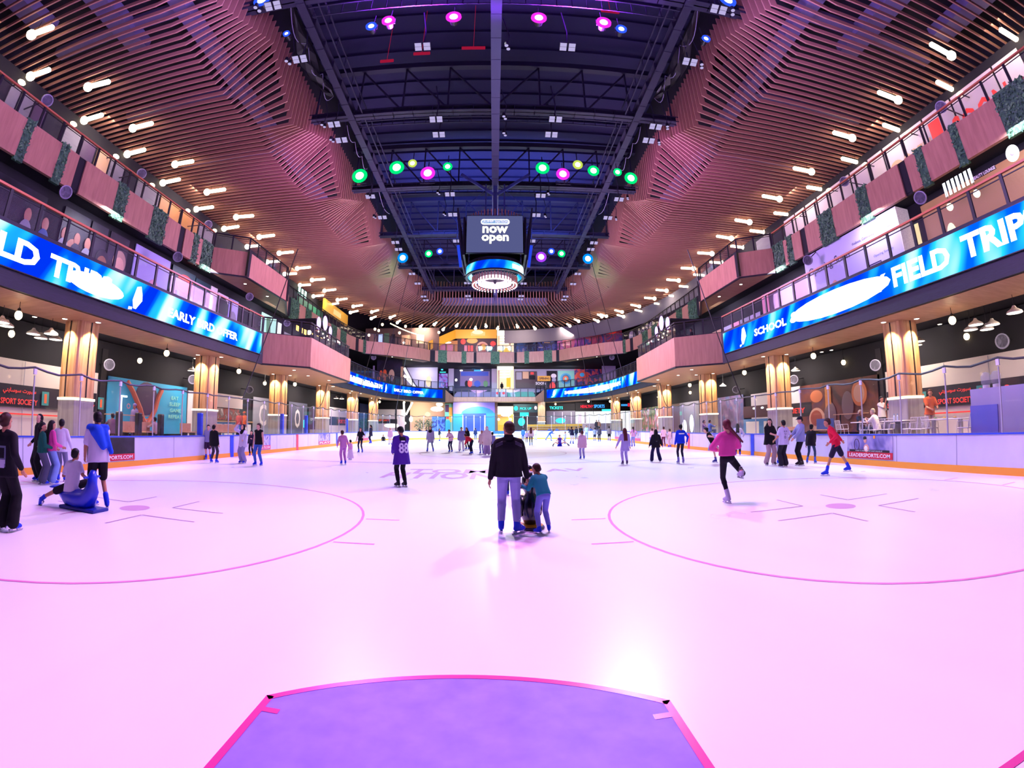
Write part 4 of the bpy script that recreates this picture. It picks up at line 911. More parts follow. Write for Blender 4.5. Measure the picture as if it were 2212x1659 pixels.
    # round loudspeaker discs
railing([(5.95, 65.0), (-5.95, 65.0)], 5.95, 7.15, 1, 'dark railing in front of the stepped seating at the far end', 1.1, M_black)
railing([(x, y+.06) for x, y in FCm], P3T, R3, 1, 'curved dark railing of the third level across the far end', 1.25, M_black)
SPK = [(142, 415, 18.2), (384, 555, 18.2), (539, 641, 18.2), (102, 217, 20.5), (306, 375, 20.5), (450, 485, 20.5), (620, 698, 18.2), (807, 772, 0), (1988, 427, 18.2), (1745, 562, 18.2), (2033, 231, 20.5), (1824, 392, 20.5), (1430, 660, 0), (1322, 772, 0), (236, 788, 19.2), (416, 820, 19.2), (539, 842, 19.2), (2165, 737, 19.2), (1891, 789, 19.2), (1715, 820, 19.2), (1590, 842, 19.2)]
for i, (px, py, X) in enumerate(SPK):
    p = aty(px, py, 62) if X == 0 else atx(px, py, X if px > 1100 else -X); s_ = 1 if px > 1100 else -1
    o = thing('speaker', p, '%s round grey-rimmed loudspeaker from the camera on the %s, %s' % (nth(sum(1 for q in SPK[:i] if (q[0] > 1100) == (px > 1100) and q[2] == X)), 'right' if s_ > 0 else 'left', 'over the third-level rail' if X == 20.5 else 'under the second-level deck' if X == 19.2 else 'below the third-level parapet' if X else 'at the far corner'), 'loudspeaker')
    d = (Vector(CAM)+Vector((0, 6, 2))-p).normalized(); rr_ = .3 if X else .38; q4 = d.to_track_quat('Z', 'Y').to_matrix()
    for nm_, prof, m in (('rim', [(rr_*.8, .03), (rr_*.86, .06), (rr_, .05), (rr_, -.06), (rr_*.7, -.2)], mat('speaker_rim', '#8f8ba0', .4)), ('grille', [(.001, .03), (rr_*.8, .03), (rr_*.84, .0)], mat('speaker_grille', '#5a5668', .6))):
        mb = MB(); mb.lathe(prof, (0, 0, 0), 20); mb.v = [tuple(p+q4 @ Vector(v)) for v in mb.v]; mb.build(nm_, m, o)
    mb = MB(); e_ = {18.2: Vector((s_*19.2, p.y, P3B+.13)), 20.5: Vector((s_*22.6, p.y, p.z+.1)), 19.2: Vector((s_*20, p.y, p.z+.1)), 0: Vector((p.x*1.06, p.y+4, P3B+.13))}[X]; mb.bar(p-d*.1, e_, .05, .05); mb.build('bracket', M_black, o)
# ---------------------------------------------------------------- display ribbons
M_ledw = emis('led_white', '#f4ffff', 2.2); M_ledn = emis('led_navy', '#1030c0', 1.0)
def ribbon(poly, s_, nm, lab, texts, m):
    a = poly[0]; o = thing('display_ribbon', (s_*a[0], a[1], LB), lab, 'led display')
    mb = MB(); mb.sx = s_; mb.band(poly, -.2, -.12, LB, LT, uv=True); mb.build('screen', m, o)
    mb = MB()
    for t, s0, s1, zc, h in texts:
        mid = (s0+s1)/2
        def fn(u, v):
            (x, y), (dx, dy) = walk(poly, max(.01, min(plen(poly)-.01, mid+u*(-1 if s_ > 0 else 1)))); return (s_*(x-dy*.22), y+dx*.22, zc+v)
        if t == '*skate':
            for k in range(2):
                c = [(.05, .25), (.2, .3), (.28, .1), (.3, -.05), (.1, -.3), (0, -.3), (-.05, -.1)]; mb.face([fn(x*1.6, y*1.6+(k*0)) for x, y in c]); break
            mb.face([fn(x-.18, y-.52) for x, y in ((-.1, -.06), (.12, -.02), (.12, .08), (-.08, .06))])
        elif t == '*glow':
            mb.face([fn((s1-s0)/2*math.cos(a), h/2*math.sin(a)) for a in [2*PI*k/20 for k in range(20)]])
        else: lettering(mb, t, (0, 0, 0), (1, 0, 0), height=h, width=s1-s0, bold=.04, fn=fn)
    mb.build('lettering', M_ledw, o)
    mb = MB(); mb.sx = s_; mb.band(poly, -.2, -.1, LB-.03, LB); mb.band(poly, -.2, -.1, LT, LT+.03); mb.build('frame', M_black, o)
S0 = 12                                          # arclength of y=0 on the near ribbon
pn = [(14.2, -12), (14.2, 24.0)]
ribbon(pn, -1, 'left', 'bright blue display ribbon on the near left with FIELD TRIPS and EARLY BIRD OFFER', [('FIELD', S0+5.0, S0+8.3, 6.45, .72), ('TRIPS', S0+8.7, S0+11.7, 6.42, .72), ('*glow', S0+9.5, S0+12.4, 6.3, .7), ('*skate', S0+12.8, S0+13.2, 6.45, 0), ('EARLY BIRD OFFER', S0+15.2, S0+21.2, 6.35, .42)], M_led)
ribbon(pn, 1, 'right', 'bright blue display ribbon on the near right with SCHOOL & NURSERY FIELD TRIPS', [('*skate', S0+21.6, S0+21.9, 6.5, 0), ('SCHOOL', S0+17.4, S0+20.4, 6.42, .4), ('&', S0+16.2, S0+17.1, 6.45, .5), ('*glow', S0+10.6, S0+17.0, 6.45, 1.0), ('NURSERY', S0+10.8, S0+15.6, 6.45, .62), ('FIELD', S0+7.9, S0+10.5, 6.48, .72), ('TRIPS', S0+4.6, S0+7.4, 6.52, .76)], M_led2)
EL = plen(E2F); pf = cut(E2F, .1, EL-.6); a_ = sy(pf, 38)
M_ledf = ledmat('led_deep_blue', 1, 1.1, 9.1); M_ledf.node_tree.nodes['Color Ramp'].color_ramp.elements[0].position = .5
for e_, ps in zip(M_ledf.node_tree.nodes['Color Ramp'].color_ramp.elements, (.44, .56, .68, .85)): e_.position = ps
ribbon(pf, -1, 'left', 'curved blue display ribbon at the far left ending with EARLY BIRD OFFER', [('NURSERY FIELD TRIPS', 6.5, 18.4, 6.5, .55), ('*glow', 4, 17.5, 6.35, .5), ('*skate', 19.2, 19.6, 6.5, 0), ('EARLY BIRD OFFER', 22.0, 28.6, 6.45, .4)], M_ledf)
ribbon(pf, 1, 'right', 'curved cyan display ribbon at the far right with SCHOOL & NURSERY FIELD TRIPS', [('*skate', 30.9, 31.2, 6.5, 0), ('*glow', 14, 28.5, 6.45, .75), ('SCHOOL & NURSERY FIELD TRIPS', 13, 28.8, 6.45, .5)], M_led2)
# ---------------------------------------------------------------- shopfronts: side galleries
M_tb = mat('teal_print', '#2f9bc4', .5); M_teal = emis('teal_neon', '#3ff0e8', 1.6); M_whn = emis('white_glow', '#f8fbff', 2.2); M_redn = mat('red_letters', '#e0362c', .5, em=.5); M_yel = mat('yellow_panel', '#e0a832', .5, em=.12)
M_oran = mat('orange_cloth', '#e8652c', .6); M_gl = emis('warm_bulb', '#ffe2ae', 9); M_pt = mat('print_teal_dark', '#123038', .5); M_mint = mat('mint_panel', '#7fc8b4', .5); M_pk = mat('print_pink', '#d88aa0', .5)
M_bulk = mat('bulkhead_black', '#100d16', .85); M_grey = mat('grey_panel', '#8c8a98', .6); M_beige = mat('beige_plaster', '#c9a27c', .6); M_plum = mat('print_plum', '#4a2f50', .5)
M_dpic = noisepic('dark_photo', ('#0b0a12', '#15131f', '#262238'), .8)
def wp(s_, X, y0, y1, z0, z1, m, name, lab, cat='wall panel', th=.06, parts=()):
    if y0 > y1: y0, y1 = y1, y0
    o = thing(name, (s_*X, (y0+y1)/2, z0), lab, cat); mb = MB(); mb.sx = s_; mb.box(X-th, X, y0, y1, z0, z1); mb.build('panel', m, o)
    U = lambda u: (y0+y1)/2+(-s_*u)          # u: metres to the right as read from the ice
    for i, p in enumerate(parts):
        k = p[0]; e = th+.012*(i+1)
        mb = MB()
        if k == 't': _, txt, u, z, h, w_, mm = p; lettering(mb, txt, (s_*(X-e), U(u), z), (0, -s_, 0), height=h, width=w_, bold=.02)
        elif k == 'e': _, u, z, ru, rz, mm = p; mb.ball((s_*(X-e), U(u), z), (.01+.012, ru, rz), 20, 10)
        elif k == 'b': _, u0, u1, za, zb, mm = p; mb.box(s_*(X-e), s_*(X-e+.01), min(U(u0), U(u1)), max(U(u0), U(u1)), za, zb)
        elif k == 'l': _, pts, r, mm = p; mb.tube([(s_*(X-e-.01), U(u), z) for u, z in pts], r, 8)
        nm_ = {'t': 'lettering', 'e': 'picture_shape', 'b': 'picture_band', 'l': 'picture_line'}[k]; mb.build(nm_, mm, o)
    return o
AR = {'sb': '\ufef2\ufe98\ufef3\ufe8e\ufeb3\ufeee\ufeb3 \ufe95\u0631\ufeee\ufe92\ufeb3'}
def sport_banner(s_, y0, y1, cs):
    parts = []; mid = (y0+y1)/2
    for c in cs:
        u = -(c-mid)*s_; parts += [('t', AR['sb'], u, 2.62, .26, 1.75, M_redn), ('t', 'SPORT SOCIETY', u, 2.2, .24, 1.95, M_redn), ('b', u+1.2, u+1.6, 2.12, 2.72, mat('shield_green', '#3c8a88', .5)), ('t', '1', u+1.4, 2.42, .4, .14, M_oran)]
    return wp(s_, 19.9, y0, y1, 1.98, 2.9, M_pb, 'banner', 'long black banner with red SPORT SOCIETY lettering in two scripts on the %s gallery wall' % ('right' if s_ > 0 else 'left'), 'banner', parts=parts)
for s_, nm in SIDE:
    mb = MB(); mb.sx = s_; mb.box(WG, WG+.2, -12, 62, 0, 5.6); st(mb.build('wall_gallery_'+nm, M_bulk), 'ground-level gallery wall on the %s' % nm)
    mb = MB(); mb.sx = s_; mb.box(W2, W2+.2, -12, 56, Z2, P3B+.1); st(mb.build('wall_second_level_'+nm, M_bulk), 'second-level shop wall on the %s' % nm)
    mb = MB(); mb.sx = s_; mb.box(22.6, 22.8, -12, 60, P3T, 17.6); st(mb.build('wall_third_level_'+nm, M_bulk), 'third-level shop wall on the %s' % nm)
    lo_, hi_ = -6, 16.8
    wp(s_, 19.98, lo_, hi_, 0, 3.93, M_white, 'cladding_wall', 'pale cladding wall behind the %s banner beside the rink' % nm, th=.04, parts=[('b', u, u+.03, .02, 3.9, M_grey) for u in [-10+2.4*k for k in range(9)]]+[('b', -11, 11, 1.66, 1.72, M_redn)])
    wp(s_, 19.9, 16.9, 17.3, 0, 5.2, M_black, 'black_pier', 'narrow black pier after the pale cladding on the %s' % nm, 'pier')
ya = ys(96, -20, 2.4); yb = ys(176, -20, 2.4)
sport_banner(-1, -3, 16.7, [8.2, 12.0, 15.5, 4.2]); sport_banner(1, -3, 16.7, [8.0, 12.4, 15.6, 3.8])
# big teal poster, left
hand = [(-1.9, 3.7), (-1.4, 3.2), (-.75, 2.3), (-.5, 1.75), (-.28, 1.5)]; hand2 = [(1.0, 3.5), (.7, 3.0), (.45, 2.3), (.1, 1.8), (-.2, 1.5)]
M_hand = mat('hand_print', '#c0604a', .5)
y0, y1 = ys(226, -20, 2), ys(398, -20, 2); wp(-1, 19.9, y0, y1, .9, 3.87, M_tb, 'poster', 'large teal poster of two hands forming a heart on the left gallery wall', 'poster',
   parts=[('e', -.4, 2.9, 1.0, .95, M_plum), ('l', [(u*1-.2, z) for u, z in hand], .16, M_hand), ('l', [(u-.1, z) for u, z in hand2], .15, M_hand), ('e', -.35, 1.55, .45, .22, M_hand), ('e', -.3, 1.6, .14, .1, M_tb),
          ('t', 'EAT', 2.2, 3.1, .22, .7, M_mint), ('t', 'SLEEP', 2.2, 2.72, .22, 1.1, M_mint), ('t', 'GAME', 2.25, 2.34, .22, 1.1, M_mint), ('t', 'REPEAT', 2.25, 1.96, .22, 1.35, M_mint), ('b', -2.6, -2.1, 2.85, 2.95, M_whn), ('b', -2.6, -2.5, 2.1, 2.9, M_whn), ('t', 'O', -2.0, 2.4, .3, .3, M_pk)])
y0, y1 = sorted((ys(1735, 20, 2), ys(1908, 20, 2))); wp(1, 19.9, y0, y1, .9, 3.87, noisepic('food_brown', ('#3a1c1a', '#6a3428', '#4a2440'), .7), 'poster', 'large brown food poster with round dishes on the right gallery wall', 'poster',
   parts=[('e', -1.9, 3.1, .62, .38, mat('bun', '#b8643a', .5)), ('e', -1.9, 1.7, .8, .7, mat('dish_pale', '#b88878', .5)), ('e', -1.95, 1.75, .6, .5, mat('meat', '#8a3a2c', .5)), ('e', -.6, 1.9, .55, .8, mat('dish_dark', '#6a5058', .5)), ('b', -1.0, -.45, 1.6, 3.6, mat('fries', '#c07838', .5)), ('e', 1.0, 2.4, .5, .8, mat('dish_dark', '#6a5058', .5)), ('e', 2.0, 3.0, .62, .7, mat('bun', '#b8643a', .5)), ('e', 2.0, 3.0, .45, .5, mat('dish_pale', '#b88878', .5))])
# second half of the ground galleries
def span(s_, a, b, z0, z1, X, m, name, lab, cat='wall panel', parts=(), zz=None, th=.06):
    z_ = zz or (z0+z1)/2; return wp(s_, X, ys(a, s_*X, z_), ys(b, s_*X, z_), z0, z1, m, name, lab, cat, th, parts)
M_shopw = mat('shop_white', '#d9cfd2', .5, em=.06)
span(-1, 403, 428, 0, 3.7, 19.9, M_shopw, 'cladding_wall', 'pale cladding between the teal poster and the second left column')
span(-1, 456, 516, 1.9, 2.75, 19.85, noisepic('food_red', ('#3c1418', '#a83018', '#5c3a38', '#c8b8b0'), 1.4, 2), 'menu_board', 'red food counter pictures behind the left boards', 'menu board')
span(-1, 462, 536, .2, 1.8, 19.85, mat('cabinet_blue', '#3f78b8', .5), 'counter', 'blue and white food counter behind the left boards', 'counter', [('b', u, u+1.1, .4, 1.6, M_shopw) for u in (-2.6, -1.2, .2, 1.6)]+[('b', -3, 3, 1.75, 1.85, M_soff)])
span(-1, 456, 523, 2.8, 3.8, 19.9, mat('canopy_white', '#cbb9b6', .5), 'cladding_wall', 'white canopy panel over the left food counter')
span(-1, 545, 598, 0, 3.9, 19.9, M_grey, 'shopfront', 'grey shopfront with a big white letter C on the left', 'shopfront', [('t', 'C', -.6, 2.45, 1.9, 1.3, M_shopw), ('b', .9, 1.8, .2, 2.3, M_dark), ('b', .4, .9, 2.5, 2.62, M_teal)])
span(-1, 622, 662, 0, 3.9, 19.9, mat('slate_shop', '#56566c', .6), 'shopfront', 'slate shopfront with a big white letter O on the left', 'shopfront', [('t', 'O', -.2, 2.3, 1.9, 1.3, M_shopw), ('b', 1.3, 1.7, 1.4, 2.2, M_teal)])
span(-1, 666, 690, 0, 3.5, 19.9, M_plum, 'shopfront', 'dark purple shopfront with white OPTIONS lettering on the left', 'shopfront', [('t', 'OPTIONS', 0, 2.3, .3, 2.4, M_shopw), ('b', -1.4, 1.4, .1, 1.2, M_conc)])
span(-1, 702, 752, 0, 3.9, 19.9, M_shopw, 'shopfront', 'white shopfront with red lettering past the fourth left column', 'shopfront', [('b', -6, 6, 1.7, 2.75, M_pb), ('t', 'SPORT SOCIETY', 2.5, 2.2, .5, 5, M_redn)])
span(-1, 776, 797, 0, 5, 19.9, mat('navy_shop', '#1f2a55', .6), 'shopfront', 'navy shopfront with a tall plant between the last two left columns', 'shopfront')
span(1, 1625, 1668, 0, 3.8, 19.9, M_shopw, 'shopfront', 'shopfront with a dark red sign and blue door frames behind the right boards', 'shopfront', [('b', -2.6, 2.6, 2.0, 2.9, mat('maroon', '#4a2028', .5)), ('b', -2.6, 2.6, .1, 1.9, mat('cabinet_blue', '#3f78b8', .5)), ('b', -2.2, -.3, .4, 1.7, M_shopw), ('b', .4, 2.3, .4, 1.7, M_shopw), ('e', -.9, 2.7, .2, .08, M_whn), ('e', .3, 2.7, .2, .08, M_whn)])
span(1, 1700, 1732, 0, 3.9, 19.9, M_shopw, 'cladding_wall', 'pale wall with a red lettered strip just before the brown food poster', parts=[('b', -2, 2, 1.9, 2.8, M_pb), ('t', 'SOCIETY', 0, 2.3, .35, 2.6, M_redn)])
span(1, 1549, 1608, .6, 3.9, 19.9, noisepic('violet_print', ('#5a4a70', '#7a5c88', '#4a5c90', '#8a7ca0'), .8, 5), 'poster', 'violet sports posters behind the pink skater on the right gallery wall', 'poster')
span(1, 1470, 1512, 0, 3.9, 19.9, M_grey, 'shopfront', 'grey shopfront with bright white mannequins on the right', 'shopfront', [('e', .6, 1.7, .5, .9, M_whn), ('e', -1.2, 1.3, .6, .8, M_whn), ('b', -2.4, -1.8, 2.6, 3, M_mint)])  # mannequins' lit look is put in as self-glow
span(1, 1448, 1470, 0, 3.9, 19.9, mat('bronze_shop', '#6a5048', .6), 'shopfront', 'brown shopfront between the third and fourth right columns', 'shopfront')
span(1, 1385, 1428, 0, 3.9, 19.9, noisepic('bazaar', ('#3c4a52', '#5c8858', '#c86a80', '#ece4ea'), .9, 8, .25), 'shopfront', 'colourful shopfront with clothes and green plants at the far right', 'shopfront')
# pendant lamps in the galleries
BU = [(40, 681), (25, 721), (302, 779), (360, 763), (516, 802), (572, 828), (637, 830), (820, 868), (873, 869), (2057, 692), (2088, 727), (1757, 769), (1822, 783), (1608, 805), (1490, 832), (1491, 848), (1271, 867), (1318, 867), (1200, 873)]
def bulbthing(p, lab, r=.14):
    o = thing('pendant_bulb', p, lab, 'pendant lamp', 'bare pendant bulbs in the galleries')
    mb = MB(); mb.ball(p, (r, r, r*1.1), 12, 8); mb.build('bulb', M_gl, o); mb = MB(); mb.lathe([(r*.5, r*.9), (r*.45, r*1.5), (.02, r*1.8)], p, 10); mb.build('socket', M_black, o)
    mb = MB(); mb.tube([p+Vector((0, 0, r*1.6)), Vector((p.x, p.y, Z1+.33 if p.z < 6 else p.z+.6))], .012, 5); mb.build('cable', M_black, o); return o
for i, (px, py) in enumerate(BU):
    p = atz(px, py, 4.85); far_ = p.y > 62
    if far_: p = aty(px, py, 68)
    bulbthing(p, 'warm glowing pendant bulb, %s of those on the %s of the ground level' % (nth(sum(1 for q in BU[:i] if (q[0] > 1100) == (px > 1100))), 'right' if px > 1100 else 'left'))
DO = [(72, 722), (88, 731), (110, 722), (120, 734), (4, 697), (14, 705), (415, 801), (2108, 702), (2097, 713), (2144, 702), (2132, 712), (1984, 738), (1979, 746), (1719, 801), (1562, 834), (2192, 676), (726, 861), (738, 862), (1424, 858)]
for i, (px, py) in enumerate(DO):
    p = atz(px, py, 4.7); o = thing('dome_lamp', p, 'white dome pendant lamp, %s of those on the %s gallery ceiling' % (nth(sum(1 for q in DO[:i] if (q[0] > 1100) == (px > 1100))), 'right' if px > 1100 else 'left'), 'pendant lamp', 'white dome lamps over the cafe tables')
    mb = MB(); mb.lathe([(.3, 0), (.27, .06), (.1, .16), (.05, .24)], p, 18); mb.build('shade', mat('shade_white', '#e8ded0', .5), o)
    mb = MB(); mb.lathe([(.001, -.005), (.28, 0), (.28, .01)], p, 18); mb.build('glow', emis('dome_glow', '#fff4e2', 4.5), o)
    mb = MB(); mb.tube([p+Vector((0, 0, .2)), Vector((p.x, p.y, Z1+.33))], .01, 5); mb.build('cable', M_black, o)
CD = [(75, 684), (52, 664), (283, 772), (228, 755), (422, 774), (532, 795), (430, 770), (470, 780), (2030, 700), (2178, 700), (1775, 760), (1877, 767), (1745, 790), (1715, 791), (1796, 756), (1510, 836), (1474, 852)]
for i, (px, py) in enumerate(CD):
    p = atz(px, py, Z1+.33); downlight(p.x, p.y, p.z, 0, WARM, 75, 'small recessed light in the black gallery ceiling, %s of those on the %s' % (nth(sum(1 for q in CD[:i] if (q[0] > 1100) == (px > 1100))), 'right' if px > 1100 else 'left'))
# ---------------------------------------------------------------- second level
def facepic(u, z, k, hair, skin=M_skin, top=None):
    r = [('e', u, z+.18*k, .34*k, .42*k, hair), ('e', u, z, .27*k, .38*k, skin), ('e', u, z-.75*k, .55*k, .45*k, top or M_pb)]; return r[::-1] if False else [r[2], r[0], r[1]]
X2 = 19.95
span(-1, -60, 78, 7.3, 11.2, X2, M_dpic, 'poster', 'dark cinema poster with a row of standing people, nearest on the second level', 'poster', sum([[('e', u, 10.0, .2, .32, M_skin), ('e', u, 8.9, .42, .9, m)] for u, m in ((1.9, mat('shirt_blue', '#28488c', .6)), (3.1, M_grey), (3.9, mat('shirt_navy', '#24243c', .6)), (4.6, M_grey), (.8, M_grey))], []), zz=9)
P2 = [(118, 176, 'teal-lit poster of a smiling dark-haired man', facepic(0, 9.4, 1.5, M_pb, M_skin, M_pt)), (180, 216, 'poster of a boy with open mouth and a woman', facepic(.5, 9.3, 1.4, M_pb, M_skind, M_tb)+facepic(-1.0, 9.0, .9, M_pb, M_skin)), (222, 264, 'poster of a laughing blonde woman in pink', facepic(.2, 9.6, 1.5, mat('blonde', '#b08878', .6), M_skinl, M_pk))]
for a, b, lab, pr in P2: span(-1, a, b, 7.4, 11.3, X2, M_dpic, 'poster', lab+' on the second level, left', 'poster', pr, zz=9)
M_lavp = mat('lavender_print', '#a49ad8', .5, em=.08)
span(-1, 279, 356, 7.4, 11.35, X2, M_lavp, 'poster', 'lavender poster with a pink round shape on the second level, left', 'poster', [('e', .3, 9.0, .55, .8, M_pk), ('e', -1.6, 8.6, .5, .5, M_grey)], zz=9)
span(-1, 362, 412, 7.4, 11.3, X2, M_pt, 'poster', 'dark poster with a red fruit and a blue knife on the second level, left', 'poster', [('e', .2, 10.4, .9, .6, M_redn), ('e', .9, 9.0, .5, .8, M_green[2]), ('l', [(-.6, 9.8), (.0, 8.3)], .12, M_tb)], zz=9)
span(-1, 414, 446, 7.4, 11.2, X2, M_pt, 'poster', 'dark green poster with leaves on the second level, left', 'poster', [('e', 0, 9.0, .9, .8, M_green[0]), ('e', -.4, 8.2, .5, .5, M_green[2])], zz=9)
span(-1, 448, 462, 7.4, 11.2, X2, M_shopw, 'poster', 'narrow white poster beside the green one on the second level, left', 'poster', zz=9)
span(-1, 464, 487, 7.4, 11.0, X2, M_shopw, 'poster', 'white poster with a dark bush shape on the second level, left', 'poster', [('e', 0, 10.0, .8, .8, M_pb)], zz=9)
span(-1, 489, 509, 7.4, 11.0, X2, M_lavp, 'poster', 'pale poster with grey sketch on the second level, left', 'poster', [('e', 0, 9.2, .6, .9, M_grey)], zz=9)
span(-1, 534, 552, 7.4, 11.0, X2, M_pb, 'poster', 'black panel with a red fingerprint symbol on the second level, left', 'poster', [('t', '@', 0, 9.0, .9, .8, M_redn)], zz=9)
span(-1, 563, 594, 8.3, 11.2, X2, emis('screen_mint', '#c8f4ec', 1.3), 'video_screen', 'bright mint and white screen on the second level, left', 'screen', [('l', [(-.3, 11), (-.1, 9.2)], .25, M_green[2])], zz=10)
span(-1, 597, 608, 7.5, 11.0, X2, M_whn, 'light_box', 'tall white light panel on the second level, left', 'light panel', zz=9)
span(-1, 611, 625, 7.4, 10.4, X2, M_grey, 'shopfront', 'grey shop window on the second level, left', 'shopfront', zz=9)
span(-1, 632, 712, 7.4, 9.8, X2, mat('amber_shop', '#a8703c', .5, em=.35), 'shopfront', 'amber-lit shopfront on the second level, left', 'shopfront', [('b', u, u+.5, 7.5, 9.4, M_black) for u in (-5, -2, 1, 4)], zz=8.6)
def neon(name, px0, px1, py0, py1, X, txt, m, lab, h=None):
    a = atx(px0, py0, X) if X else None; b = atx(px1, py1, X)
    o = thing(name, (X, (a.y+b.y)/2, min(a.z, b.z)), lab, 'sign'); s_ = 1 if X > 0 else -1; mb = MB()
    lettering(mb, txt, (X-s_*.1, (a.y+b.y)/2, (a.z+b.z)/2), (0, -s_, 0), height=h or abs(a.z-b.z), width=abs(a.y-b.y), bold=.03); mb.build('neon_lettering', m, o)
    mb = MB(); mb.sx = s_; mb.box(abs(X)-.08, abs(X)-.02, min(a.y, b.y), max(a.y, b.y), (a.z+b.z)/2-.06, (a.z+b.z)/2+.06); mb.build('mounting', M_black, o)
neon('neon_sign', 638, 668, 703, 722, -17.5, 'IIII', emis('amber_neon', '#ffc860', 4), 'glowing amber neon sign under the third level on the left', .7)
neon('neon_sign', 672, 694, 728, 735, -17.5, 'III', emis('amber_neon', '#ffc860', 4), 'second glowing amber neon sign beside a white ball on the left', .6)
for i, (px, py) in enumerate(((668, 718), (682, 730), (672, 789-60))): bulbthing(atx(px, py, -17.3), '%s white globe light beside the amber neon signs' % nth(i), .2)
neon('neon_sign', 643, 660, 624, 640, -22.3, 'III', emis('green_white_neon', '#b8ffe8', 3.5), 'green-white neon sign on the third level, left', .8)
# right: cafe, hoarding, posters
span(1, 2012, 2260, 7.3, 11.3, X2, mat('cafe_sand', '#a87c50', .6, em=.22), 'cafe_interior', 'warm sand-coloured cafe interior at the near right of the second level', 'cafe', [('l', [(u, 8.2+1.1*math.sqrt(max(0, 1-((u-2.0)/1.6)**2))) for u in [.4+.2*k for k in range(17)]], .08, emis('cove', '#ffdca0', 1.4)), ('e', -1.6, 9.2, .3, .7, emis('cafe_lamp', '#fff0d0', 1.6)), ('b', -3.8, -3.4, 7.8, 10.6, emis('cove', '#ffdca0', 1.4)), ('e', 3.4, 8.4, .6, .9, M_soff)], zz=9)
for i, (px, py) in enumerate(((2052, 447), (2110, 418))): p = atx(px, py, 17.5); bulbthing(p, '%s glowing globe above the right handrail in front of the cafe' % nth(i), .14)
o = thing('hoarding', (19.3, 17.4, Z2), 'tall lavender hoarding box reading Opening Soon on the second level, right', 'hoarding')
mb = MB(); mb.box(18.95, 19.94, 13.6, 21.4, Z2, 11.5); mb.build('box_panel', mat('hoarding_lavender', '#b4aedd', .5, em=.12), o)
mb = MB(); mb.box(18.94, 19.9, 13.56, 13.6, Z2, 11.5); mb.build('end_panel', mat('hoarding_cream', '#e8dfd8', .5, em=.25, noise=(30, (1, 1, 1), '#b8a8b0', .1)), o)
mb = MB(); lettering(mb, 'Opening Soon', (18.92, 19.2, 10.35), (0, -1, 0), height=.62, width=3.7, bold=.005); lettering(mb, 'Wellness, Community of Tomorrow', (18.92, 15.6, 10.75), (0, -1, 0), height=.2, width=2.9); lettering(mb, 'Opening Soon by', (18.92, 14.9, 9.6), (0, -1, 0), height=.16, width=1.4)
mb.build('lettering', mat('ink_navy', '#1c1c40', .5), o)
mb = MB(); mb.tube([(18.93, 15.6+.42*a, 8.85+.42*b) for a, b in ((-1, -1), (1, -1), (1, 1), (-1, 1), (-1, -1))], .03, 6); mb.build('square_outline', mat('ink_navy', '#1c1c40', .5), o)
mb = MB(); mb.ball((18.94, 18.9, 8.9), (.02, .3, .45)); mb.ball((18.94, 18.9, 7.9), (.02, .5, .7)); mb.build('printed_figure', M_skinl, o)
mb = MB(); mb.box(18.93, 18.95, 17.2, 18.0, 7.3, 9.0); mb.build('door', M_lav, o)
for a, b, m, lab, pr in ((1652, 1666, M_pk, 'pink poster', []), (1668, 1690, M_plum, 'poster of a bearded man', facepic(0, 9, 1.2, M_pb)), (1693, 1719, M_grey, 'grey blurred poster', []), (1724, 1752, M_plum, 'violet poster of a face', facepic(0, 9, 1.3, M_plum, M_pk)), (1753, 1762, M_pt, 'dark narrow poster', [])):
    span(1, a, b, 7.4, 11.0, X2, m, 'poster', lab+' left of the Opening Soon hoarding on the second level, right', 'poster', pr, zz=9)
for a, b, m, lab in ((1583, 1600, M_pk, 'pink printed window'), (1602, 1622, M_grey, 'first grey window'), (1624, 1646, M_lav, 'pale window'), (1562, 1582, M_lav, 'double white door'), (1536, 1560, M_beige, 'beige counter window'), (1502, 1532, M_beige, 'wide beige counter')):
    span(1, a, b, 7.4, 9.9, X2, m, 'shopfront', lab+' on the second level, right, above the timber balcony', 'shopfront', zz=8.7)
neon('neon_sign', 2042, 2103, 412, 380, 18.4, 'IIIIIII', emis('cool_neon', '#e4f0ff', 3), 'cool white glowing sign under the third level, near right', .62)
neon('lettering_sign', 2104, 2152, 388, 362, 18.4, 'BEAUTY LOUNGE', M_shopw, 'small pale BEAUTY LOUNGE letters beside the glowing sign, near right', .14)
p = atx(2187, 331, 18.4); o = thing('round_sign', p, 'round white glowing sign at the near right edge', 'sign'); mb = MB(); mb.ball(p, (.05, .3, .33), 16, 10); mb.build('disc', M_whn, o); mb = MB(); mb.ball(p+Vector((-.04, 0, 0)), (.03, .1, .12)); mb.build('cup_symbol', M_grey, o)
